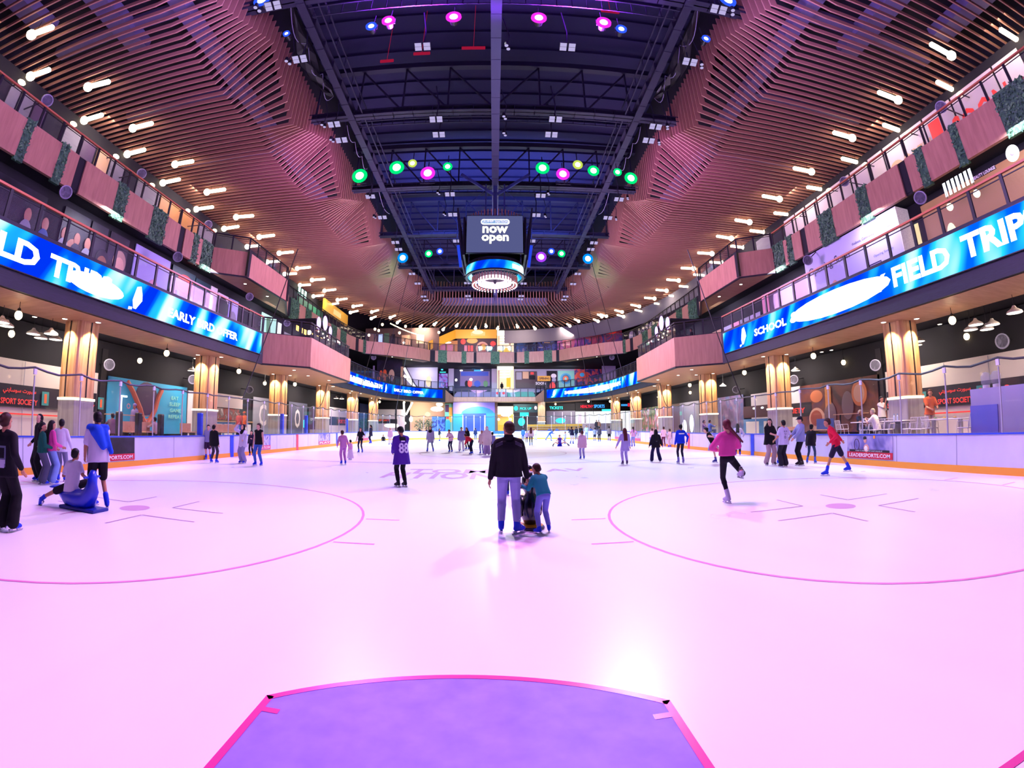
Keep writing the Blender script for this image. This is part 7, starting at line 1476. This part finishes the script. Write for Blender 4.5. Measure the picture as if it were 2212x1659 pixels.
W_('child in a red and white top and navy trousers bending forward, centre left', 1019, 981, 935, 60, top='#d82848', bot='#1a1c3c', head='short', hair='b', h=1.45, pose=dict(lean=55, hl=(-.1, .55, .75), hr=(.1, .6, .7), fl=(-.25, -.1, 0), fr=(.25, .1, 0)))
W_('small skater in navy by the far boards, centre left', 1027, 951, 925, 0, top='#16204c', bot='#16306c')
W_('woman in a cream top behind the one with the long white headscarf', 1041, 980, 930, 160, top='#f4dce8', bot='#9c98dc', head='hijab', hoodc='#e8d4e4', hem=.7)
W_('woman with a long white headscarf, cream top and mauve wide trousers', 1052, 984, 921, 2, top='#f4dce0', bot='#b89cd8', bk='wide', head='hijab', hoodc='#f6e0e6', hem=.62, pose=dict(wd=1.15, sw=1.3))
W_('child in a lilac top and dark trousers beside the white headscarf', 1064, 983, 934, -20, top='#8c88d4', bot='#1c1630', head='short', skin='light')
# far centre
W_('person in a blue jacket at the far boards, just right of the man', 1130, 953, 925, 0, top='#2c58c8', bot='#1c3c90')
W_('child in mauve near the far boards', 1138, 957, 931, 170, top='#a078b8', bot='#3c2c58', head='long')
W_('girl with red hair in a white top and dark leggings, far centre', 1147, 963, 923, 0, top='#e8d8f0', bot='#241c44', bk='slim', head='long', hair='r')
W_('child in pale grey at the far boards', 1157, 951, 926, 180, top='#b0b4e0', bot='#a0a0d0')
W_('blue-clad skater leaning forward by the far boards', 1187, 953, 933, -80, top='#2848a8', bot='#3c60b8', h=1.5, pose=dict(lean=55, hl=(-.2, .7, 1.0), hr=(.4, .4, 1.1), fl=(-.1, -.5, .1), fr=(.1, .2, 0)))
g = atz(1209, 964, 0); person('person in a blue and violet dress sitting on the ice, far centre', g, 1.6, 200, top='#5838c0', bot='#1420d0', bk='dress', tk='tank', head='short', hair='r', skin='light', pose=dict(pz=-.72, hl=(-.3, .3, .5), hr=(.3, .3, .5), fl=(-.8, .2, 0), fr=(.8, .2, 0), kp=(0, 0, 1)), boots='#1a1a50')
W_('child in a white top and grey trousers, far right of centre', 1221, 959, 933, 120, top='#d8ecf8', bot='#8ca4d8', head='short', pose=dict(hr=(.1, .4, 1.3)))
W_('woman in a navy striped top and white trousers holding a child by the hand', 1235, 959, 922, -40, top='#1c2048', bot='#d8d4f4', bk='slim', head='short', pose=dict(hl=(-.4, .3, 1.1), fl=(-.15, 0, 0), fr=(.15, 0, 0)))
W_('person in black by the far boards behind the striped top', 1245, 950, 922, 10, top='#141830', bot='#1c2450')
W_('person in a black sweater at the far boards, right of centre', 1255, 950, 920, 0, top='#10101c', bot='#b87890')
W_('person in a pale grey shirt at the far boards, right of centre', 1267, 950, 919, 175, top='#a4b8c8', tk='tee', bot='#7880a8')
W_('skater in a pale pink sweatshirt and grey-violet trousers gliding fast, right of centre', 1258, 992, 931, 5, top='#f4c4e4', bot='#a498dc', head='short', hair='r', hem=.7, skin='light', pose=dict(wd=1.25, sw=1.3))
W_('child in a patterned grey top and shorts near the far right boards', 1285, 953, 924, 0, top='#8c98c0', tk='tee', bot='#34304c', bk='shorts')
W_('child in a black and white patterned top beside another, near the far right boards', 1295, 954, 922, 10, top='#4c4c64', bot='#1c1c30')
W_('boy in a tan top and black shorts near the far right boards', 1316, 953, 921, -20, top='#7c7480', bot='#101018', bk='shorts', skin='brown')
W_('woman with very long dark red hair, lavender top and trousers', 1350, 1004, 925, 5, top='#b8a4ec', bot='#c0aaf0', bk='pants', head='long', hair='r', boots='#4c2c68', hem=.66, pose=dict(hl=(-.45, .0, .85), hr=(.3, .1, .85), sw=1.2))
W_('person in a pale pink top and blue jeans with hands on hips, right', 1368, 965, 922, 0, top='#e4b8e4', tk='tee', bot='#8098e0', head='pony', pose=dict(hl=(-.25, 0, 1.05), hr=(.25, 0, 1.05)))
W_('person in white with a light bag near the right boards', 1409, 963, 926, 0, top='#f0d8e8', bot='#b078a0', head='short', hair='b')
bk_ = W_('person in a loose black hooded cloak-like top and flared dark trousers', 1417, 998, 928, 0, top='#120c1c', bot='#1c1648', bk='wide', head='long', hair='k', hem=.78, boots='#d8c8f0', pose=dict(hl=(-.38, .05, .82), hr=(.4, .05, .8), fl=(-.24, 0, 0), fr=(.24, 0, 0), wd=1.25, sw=1.3))
on_back(bk_, None, mat('print_palewave', '#b8bcd8', .6), 'back_logo', 'jacket', txt='*', c=(0, 1.15), hgt_=.16, k=hgt(1417, 998, 928)[1]/1.75)
W_('person in a white shirt and dark red trousers near the right boards', 1434, 965, 922, 0, top='#f0d4e8', bot='#6c2c48', tk='tee', hair='b')
W_('person in a white top and white trousers near the right boards', 1447, 966, 927, 20, top='#f8dce4', bot='#f0d4dc', hair='b', tk='tee')
vm = W_('rink steward in a bright blue vest with dark sleeves and navy trousers, seen from behind', 1471, 1001, 917, 0, top='#0c34d8', bot='#1c1838', bk='slim', head='short', boots='#7c6cb8', hem=.9, skin='tan', pose=dict(hl=(-.3, 0, .82), hr=(.28, -.02, .95), fl=(-.12, 0, 0), fr=(.12, 0, 0)))
on_back(vm, None, mat('print_white', '#ffffff', .5), 'back_print', 'jacket', c=(0, 1.34), shape=(-.135, .135, -.025, .025), k=hgt(1471, 1001, 917)[1]/1.75)
W_('figure skater in a black leotard and grey skirt leaning through a spin', 1541, 1003, 926, 60, h=1.6, top='#0e0c16', tk='tank', bot='#9890b8', bk='skirt', head='bun', skin='light', boots='#3c3c90', pose=dict(lean=28, side=-18, hl=(-.7, .1, 1.25), hr=(.6, .0, 1.2), fl=(.3, -.1, 0), fr=(-.35, -.55, .45)))
W_('woman in a bright pink long-sleeved top and black leggings spinning on one leg', 1571, 1087, 907, 4, top='#d84a9c', bot='#15101e', bk='slim', head='pony', hair='r', skin='light', boots='#c8c0e4', near=1, hem=.97, pose=dict(hl=(-.14, .24, 1.12), hr=(.14, .24, 1.12), ep=(0, -.1, -.25), fl=(.02, .0, 0), fr=(.1, -.36, .55), kr=(.75, .35, -.6), px=-.01, tail=(.3, -.14, 1.28), topname='sweater', wd=1.08, sw=1.15, hd=-10))
W_('skater in a white and black jacket bending forward behind the woman in pink', 1594, 984, 917, -30, top='#ccc4e0', bot='#2c2440', head='long', h=1.7, pose=dict(lean=30, hl=(-.2, .5, 1.0), hr=(.3, .4, 1.0)))
W_('young man in a loose black t-shirt with a green badge and beige trousers', 1663, 1005, 905, 178, top='#100e14', tk='tee', bot='#ac8c98', bk='wide', head='bob', boots='#3c2c44', skin='light', hem=.78, near=1, pose=dict(hr=(-.1, .36, 1.12), hl=(-.28, .2, 1.05), fl=(-.17, 0, 0), fr=(.17, .02, 0), wd=1.25, hd=-40, topname='shirt'))
W_('small child in lilac hidden between the black and white t-shirts', 1684, 1002, 922, 180, top='#a8a0d8', bot='#b8b0e4', skin='light')
wt = W_('boy in a white t-shirt with a small grey drawing on the back and dark jeans', 1693, 1009, 908, 4, top='#d4cdf0', tk='tee', bot='#24202e', bk='wide', head='short', boots='#4c3448', near=1, hem=.84, pose=dict(hl=(-.3, .2, 1.0), hr=(.36, .12, .98), wd=1.15, topname='shirt'))
on_back(wt, None, mat('print_grey', '#54506c', .6), 'back_drawing', 'shirt', txt='o o\n U\n(|)', c=(0, 1.22), hgt_=.3, width=.16, k=hgt(1693, 1009, 908)[1]/1.75)
W_('boy in a blue-grey hoodie, black trousers and a dark cap with white patches', 1730, 1006, 900, 80, top='#8c90c0', bot='#15111c', bk='slim', head='cap', capc='#241c2c', boots='#241820', near=1, hem=.86, skin='light', pose=dict(hl=(-.2, .38, 1.0), hr=(.2, .38, .98), wd=1.1, sw=1.15, hp=-15))
W_('small child in a black hooded coat and blue-grey leggings by the right boards', 1752, 1001, 918, -60, top='#17121e', bot='#2c3c60', bk='slim', head='beanie', near=1, hem=.8, boots='#3c5cd0', pose=dict(lean=8, wd=1.15, hr=(.1, .3, .95), fl=(-.2, 0, 0), fr=(.2, 0, 0)))
W_('fast skater in a red top and dark shorts pushing off near the right boards', 1806, 1027, 905, 50, h=1.75, top='#d81840', bot='#241c38', bk='shorts', head='short', hair='b', near=1, pose=dict(lean=22, side=-6, hl=(-.4, .2, 1.0), hr=(.35, -.2, 1.0), fl=(-.12, .3, 0), fr=(.3, -.45, 0), topname='shirt'), skin='tan')
# ---------------------------------------------------------------- cafe terrace behind the right glass
FZ = .75
mb = MB()
for s_ in (1, -1):
    mb.sx = s_; mb.band([p for p in hp if p[1] > -5.4], .2, 8.2, .5, FZ)
mb.sx = 1; mb.box(-14, 14, 65, 71, .5, FZ); st(mb.build('floor_gallery', M_deck), 'raised gallery floor around the boards')
def tab(px, py, w_, rz):
    p = atz(px, py, FZ+.74)
    if p.x < 13.9 or p.x > 17.5: p = atx(px, py, 15.2)
    return Vector((p.x, p.y, FZ))
M_wm = mat('white_metal', '#d8d0d4', .4); M_tt = mat('table_white', '#e8e0dc', .3)
def table(px, X, lab, w_=1.5):
    y = ys(px, X, FZ+.74); o = thing('cafe_table', (X, y, FZ), lab, 'table'); mb = MB(); mb.box(X-.4, X+.4, y-w_/2, y+w_/2, FZ+.71, FZ+.75); mb.build('tabletop', M_tt, o, bevel=.01)
    for q in (-1, 1): mb = MB(); mb.box(X-.06, X+.06, y+q*w_*.34-.06, y+q*w_*.34+.06, FZ+.02, FZ+.71); mb.box(X-.3, X+.3, y+q*w_*.34-.04, y+q*w_*.34+.04, FZ, FZ+.04); mb.build('leg', M_wm, o)
    return X, y
T1 = table(1880, 15.2, 'long white cafe table with drinks between two seated men behind the right glass', 1.6); T2 = table(1938, 15.1, 'white cafe table beside the concrete column base behind the right glass', 1.2); T3 = table(2045, 15.0, 'white cafe table with plates being cleared by the man in orange', 1.7)
cp = None
def chair(px, X, rz, lab):
    global cp
    y = ys(px, X, FZ+.5)
    if cp is None:
        cp = thing('wire_chair', (X, y, FZ), lab, 'chair', 'white tube-framed cafe chairs', math.radians(rz)); cp['_o'] = [0, 0, 0]
        mb = MB(); mb.box(-.22, .22, -.22, .2, .43, .46); mb.build('seat', M_wm, cp, bevel=.015)
        mb = MB(); mb.tube([(-.22, -.2, .46), (-.23, -.27, .84), (.23, -.27, .84), (.22, -.2, .46)], .014, 8)
        for k in range(7): mb.tube([(-.18+.06*k, -.21, .47), (-.18+.06*k, -.265, .83)], .006, 5)
        mb.build('backrest', M_wm, cp)
        for x in (-1, 1):
            for yy in (-1, 1): mb = MB(); mb.tube([(x*.2, yy*.18, .44), (x*.24, yy*.24, 0)], .013, 6); mb.build('leg', M_wm, cp)
            mb = MB(); mb.tube([(x*.24, -.2, .45), (x*.27, -.22, .66), (x*.27, .14, .66), (x*.24, .18, .45)], .012, 6); mb.build('armrest', M_wm, cp)
    else: copytree(cp, (X, y, FZ), math.radians(rz), lab)
for i, (px, X, rz, lab) in enumerate(((1820, 15.3, 200, 'white wire chair turned towards the first table, left of the seated man in dark blue'), (1872, 14.3, 90, 'white wire chair beside the man in the white shirt'), (1893, 14.2, 80, 'white wire chair right of the man in the white shirt'), (1914, 14.4, 100, 'white wire chair in front of the second cafe table'), (1963, 14.5, 75, 'white wire chair beside the concrete column base'), (1985, 14.2, 95, 'white wire chair with high back near the man in orange'), (2010, 15.0, 180, 'white wire chair behind the third cafe table'), (2082, 14.6, 20, 'white wire chair at the right end of the third cafe table'))): chair(px, X, rz, lab)
def gper(lab, px, X, rz, h, fz=FZ, **kw):
    y = ys(px, X if px > 1100 else -X, fz+h*.8); return person(lab, (X if px > 1100 else -X, y, fz), h, rz, boots='#2c2430', **kw)
SIT = dict(pz=-.50, fl=(-.12, .38, -.07), fr=(.12, .38, -.07), hl=(-.15, .42, .82), hr=(.15, .42, .82), kp=(0, 1, .6))
gper('man in a dark blue polo sitting at the first cafe table behind the right glass', 1857, 15.4, 185, 1.75, top='#1c2238', tk='tee', bot='#2c2c3c', skin='brown', hair='g', head='crop', near=1, pose=SIT)
gper('grey-haired man in a white shirt seen from behind at the cafe table', 1893, 14.5, 20, 1.78, top='#f4ece8', tk='tee', bot='#4c5060', hair='g', head='crop', skin='light', near=1, pose=dict(SIT, wd=1.2, lean=14))
gper('standing man in a white t-shirt drinking, behind the cafe tables', 1904, 16.6, 175, 1.78, top='#e8e4e0', tk='tee', bot='#3c3c4c', skin='tan', near=1, pose=dict(hr=(-.05, .22, 1.52), ep=(0, -.3, -1)))
gper('waiter in an orange t-shirt clearing the third cafe table behind the right glass', 2007, 15.9, 150, 1.83, top='#d86a3c', tk='tee', bot='#b89c88', skin='tan', hair='b', near=1, pose=dict(hl=(-.15, .42, 1.08), hr=(.1, .42, 1.05), lean=10, hd=-25))
gper('person in a red cap and top behind the counter at the near right', 2176, 17.4, 190, 1.75, top='#d83a30', bot='#38303c', head='cap', capc='#e03828', near=1)
gper('waiter in an orange t-shirt and orange cap behind the left boards', 528, 16.3, 160, 1.7, top='#f06830', tk='tee', bot='#3868c0', head='cap', capc='#f06830')
gper('person in a red-orange top beside the orange waiter behind the left boards', 517, 16.6, 190, 1.68, top='#c84848', tk='tee', bot='#3868c0')
gper('person in a grey-violet top behind the left glass in front of the teal poster', 291, 16.5, 180, 1.65, top='#8878a8', bot='#5c5478', head='beanie', capc='#8878a8')
gper('seated person in a plum top behind the left boards', 244, 15.0, 60, 1.6, top='#704868', bot='#504858', pose=SIT)
gper('seated person in pale clothes low behind the left boards', 335, 15.0, 100, 1.5, top='#b8a098', bot='#8c7c88', pose=SIT)
gper('person in blue sitting behind the right glass near the bright mannequins', 1533, 15.0, 270, 1.6, top='#5c78c8', bot='#3c3c5c', pose=SIT)
gper('person in a dusty violet top sitting behind the right glass', 1520, 15.0, 230, 1.6, top='#7c6088', bot='#3c3c5c', pose=SIT)
# things on the tables and terrace
def small(name, p, lab, cat, parts, group=None):
    o = thing(name, p, lab, cat, group)
    for nm_, m, f in parts: mb = MB(); f(mb, Vector(p)); mb.build(nm_, m, o)
for i, (dy, dx) in enumerate(((.3, -.1), (.15, .05), (-.2, .1))):
    small('drinking_glass', (T1[0]+dx, T1[1]+dy, FZ+.75), 'clear glass on the first cafe table, %s from the left' % nth(2-i), 'glass', [('cup', mat('pale_glass', '#ccd8ec', .2), lambda mb, p: mb.lathe([(.03, 0), (.038, .14), (.034, .14), (.026, .01)], p, 12))])
for i, dy in enumerate((.15, -.02)):
    small('water_bottle', (T2[0], T2[1]+dy, FZ+.75), 'clear water bottle on the second cafe table, %s' % ('left' if i == 0 else 'right'), 'bottle', [('bottle_body', mat('pale_glass', '#ccd8ec', .2), lambda mb, p: mb.lathe([(.035, 0), (.037, .16), (.014, .2), (.014, .23)], p, 12)), ('bottle_cap', M_tb, lambda mb, p: mb.lathe([(.016, .225), (.016, .25)], p, 10))])
for i, dy in enumerate((.5, .1, -.35)):
    small('plate', (T3[0], T3[1]+dy, FZ+.75), 'white plate with leftover food on the third cafe table, %s from the left' % nth(i), 'plate', [('dish', M_tt, lambda mb, p: mb.lathe([(.06, 0), (.12, .02), (.125, .025), (.06, .01)], p, 16)), ('food', M_yel if i else M_green[2], lambda mb, p: mb.ball(p+Vector((0, 0, .03)), (.07, .06, .03), 10, 6))])
y = ys(2100, 14.6, 1.6); y2 = ys(2215, 14.6, 1.6)
o = thing('terrace_counter', (14.6, (y+y2)/2, FZ), 'pale grey counter screen behind the right glass at the edge of the photo', 'counter'); mb = MB(); mb.box(14.55, 14.6, min(y, y2)-1, max(y, y2), FZ, 2.35); mb.build('screen_panel', mat('counter_lilac', '#a8a0c0', .5), o)
mb = MB(); mb.box(14.5, 14.55, max(y, y2)-1.0, max(y, y2), FZ, 1.85); mb.build('blue_cabinet', mat('cabinet_violet', '#6c70c8', .5), o)
for i, px in enumerate((2130, 2152)):
    yy = ys(px, 14.9, 2.5); small('drink_dispenser', (14.9, yy, 2.35), 'clear rounded drink dispenser on the terrace counter, %s' % ('left' if i == 0 else 'right'), 'dispenser', [('tank', glassmat('dispenser_glass', (.85, .87, .95), dirt=.15), lambda mb, p: mb.lathe([(.1, .1), (.16, .14), (.17, .38), (.1, .48), (.02, .5)], p, 14)), ('stand', M_wm, lambda mb, p: mb.lathe([(.12, 0), (.12, .1), (.02, .11)], p, 12))])
# high bar table and benches, left terrace
for a, b, m, lab in ((262, 292, M_soff, 'pale wooden bench back behind the left glass by the black posts'), (302, 324, M_soff, 'second pale wooden bench back behind the left glass'), (390, 412, M_soff, 'pale wooden planter box behind the left glass'), (464, 512, M_soff, 'long pale wooden bench behind the left boards')):
    ya, yb = sorted((ys(a, -15.2, 1.2), ys(b, -15.2, 1.2))); o = thing('bench', (-15.2, (ya+yb)/2, FZ), lab, 'bench'); mb = MB(); mb.box(-15.25, -15.2, ya, yb, FZ+.35, FZ+.85); mb.build('backrest', m, o); mb = MB(); mb.box(-15.2, -14.8, ya, yb, FZ+.4, FZ+.45); mb.build('seat', m, o)
    for q in (ya+.1, yb-.1): mb = MB(); mb.box(-15.2, -14.85, q-.03, q+.03, FZ, FZ+.4); mb.build('leg', M_black, o)
for a, b, lab in ((232, 316, 'long wooden bar rail behind the left glass in front of the teal poster'), ):
    ya, yb = sorted((ys(a, -16.2, 1.9), ys(b, -16.2, 1.9))); o = thing('bar_table', (-16.2, (ya+yb)/2, FZ), lab, 'table'); mb = MB(); mb.box(-16.4, -16.0, ya, yb, FZ+1.1, FZ+1.14); mb.build('tabletop', M_soff, o)
    for q in (ya+.3, yb-.3): mb = MB(); mb.box(-16.23, -16.17, q-.03, q+.03, FZ, FZ+1.1); mb.build('leg', M_black, o)
ya, yb = sorted((ys(1806, 16.4, 2.0), ys(1870, 16.4, 2.0))); o = thing('bar_table', (16.4, (ya+yb)/2, FZ), 'high wooden bar rail in front of the brown food poster, right', 'table'); mb = MB(); mb.box(16.2, 16.6, ya, yb, FZ+1.1, FZ+1.14); mb.build('tabletop', M_soff, o)
for q in (ya+.3, yb-.3): mb = MB(); mb.box(16.37, 16.43, q-.03, q+.03, FZ, FZ+1.1); mb.build('leg', M_black, o)
for i, (a, b) in enumerate(((1700, 1722), (1764, 1800))):
    ya, yb = sorted((ys(a, 15.6, 1.3), ys(b, 15.6, 1.3))); o = thing('bench', (15.6, (ya+yb)/2, FZ), ('wooden bench behind the right boards beside the third column', 'blue-backed bench behind the right boards left of the first cafe table')[i], 'bench'); mb = MB(); mb.box(15.6, 15.66, ya, yb, FZ+.35, FZ+(.95 if i else .6)); mb.build('backrest', mat('bench_blue', '#3c5890', .5) if i else M_soff, o); mb = MB(); mb.box(15.2, 15.6, ya, yb, FZ+.4, FZ+.45); mb.build('seat', M_soff, o)
    for q in (ya+.1, yb-.1): mb = MB(); mb.box(15.25, 15.6, q-.03, q+.03, FZ, FZ+.4); mb.build('leg', M_black, o)
# upper level visitors
person('man in black leaning on the second-level railing reading his phone, right', (15.2, ys(1494, 15.2, 8.3), Z2), 1.78, 90, top='#14121c', tk='tee', bot='#1c1a28', boots='#222', pose=dict(hl=(-.1, .3, 1.2), hr=(.1, .3, 1.15)))
for i, (px, py, c, lv) in enumerate(((821, 806, '#c86038', 2), (835, 804, '#b85830', 2), (849, 802, '#6c6470', 2), (879, 824, '#d8a090', 2))):
    p = aty(px, py, 62 if px < 870 else 68); person('%s visitor from the left standing at the curved far left railing of the second level' % nth(i), (p.x-.2, p.y, Z2), 1.7, 160, top=c, tk='tee', bot='#2c2838', boots='#222')
for i, (px, c) in enumerate(((855, '#101018'), (862, '#241c20'))):
    p = aty(px, 735, 68); person('%s dark-clothed visitor in the food hall at the far left of the third level' % nth(i), (p.x, 69.5, P3T), 1.75, 150, top=c, bot='#15131b', boots='#222')
p = aty(1084, 830, 72.5); person('woman in black walking out of the second-level lift lobby', (p.x, 72.6, Z2), 1.7, 185, top='#141018', bot='#1c1820', head='long', boots='#222')
for i, px in enumerate((1292, 1297)): p = aty(px, 925, 60); person('person in dark clothes behind the far glass, %s of the pair' % ('left' if i == 0 else 'right'), (p.x, 61, FZ), 1.7, 180, top=('#3c3440', '#a8683c')[i], bot='#2c2838', boots='#222')
for i, (px, c) in enumerate(((1187, '#4c5c98'), (1203, '#5c78c0'), (1228, '#34304c'), (1276, '#4c70c8'), (906, '#1c1c38'), (921, '#3c2c4c'))):
    p = aty(px, 928, 60.5); person('seated visitor behind the far boards, %s from the left' % nth(sorted([906, 921, 1187, 1203, 1228, 1276]).index(px)), (p.x, 60.5, .45), 1.5, 180+20*i, top=c, bot='#2c2838', boots='#222', pose=SIT)
# ---------------------------------------------------------------- pieces that stand apart become parts of their own
def islands(me):
    n = len(me.vertices); par = list(range(n))
    def fnd(a):
        while par[a] != a: par[a] = par[par[a]]; a = par[a]
        return a
    for e in me.edges:
        a, b = fnd(e.vertices[0]), fnd(e.vertices[1])
        if a != b: par[a] = b
    g = {}
    for p in me.polygons: g.setdefault(fnd(p.vertices[0]), []).append(p.index)
    return list(g.values())
SPL = set('cord side_frame blue_strip chandelier_bulbs fairy_lights suspension bulb glow web_member screen_seam canopy ring_truss panel_seam hanger groove lens sign leg housing top_chord light_line bright_line stem colour_cards'.split())
for o in list(SC.objects):
    if o.type == 'MESH' and o.parent is not None and o.name.split('.')[0] in SPL and not o.modifiers and not o.children:
        if o.data.users > 1: continue
        il = islands(o.data)
        if not 1 < len(il) <= 80: continue
        me = o.data
        for k, fs in enumerate(il):
            vm = {}; vs = []; ff = []
            for f in fs:
                q = []
                for v in me.polygons[f].vertices:
                    if v not in vm: vm[v] = len(vs); vs.append(me.vertices[v].co[:])
                    q.append(vm[v])
                ff.append(q)
            m2 = bpy.data.meshes.new(o.name); m2.from_pydata(vs, [], ff)
            for m in me.materials: m2.materials.append(m)
            m2.update()
            if k == 0: o.data = m2
            else: c = bpy.data.objects.new(o.name.split('.')[0], m2); COL.objects.link(c); c.parent = o.parent
for o in SC.objects:
    if '_o' in o: del o['_o']
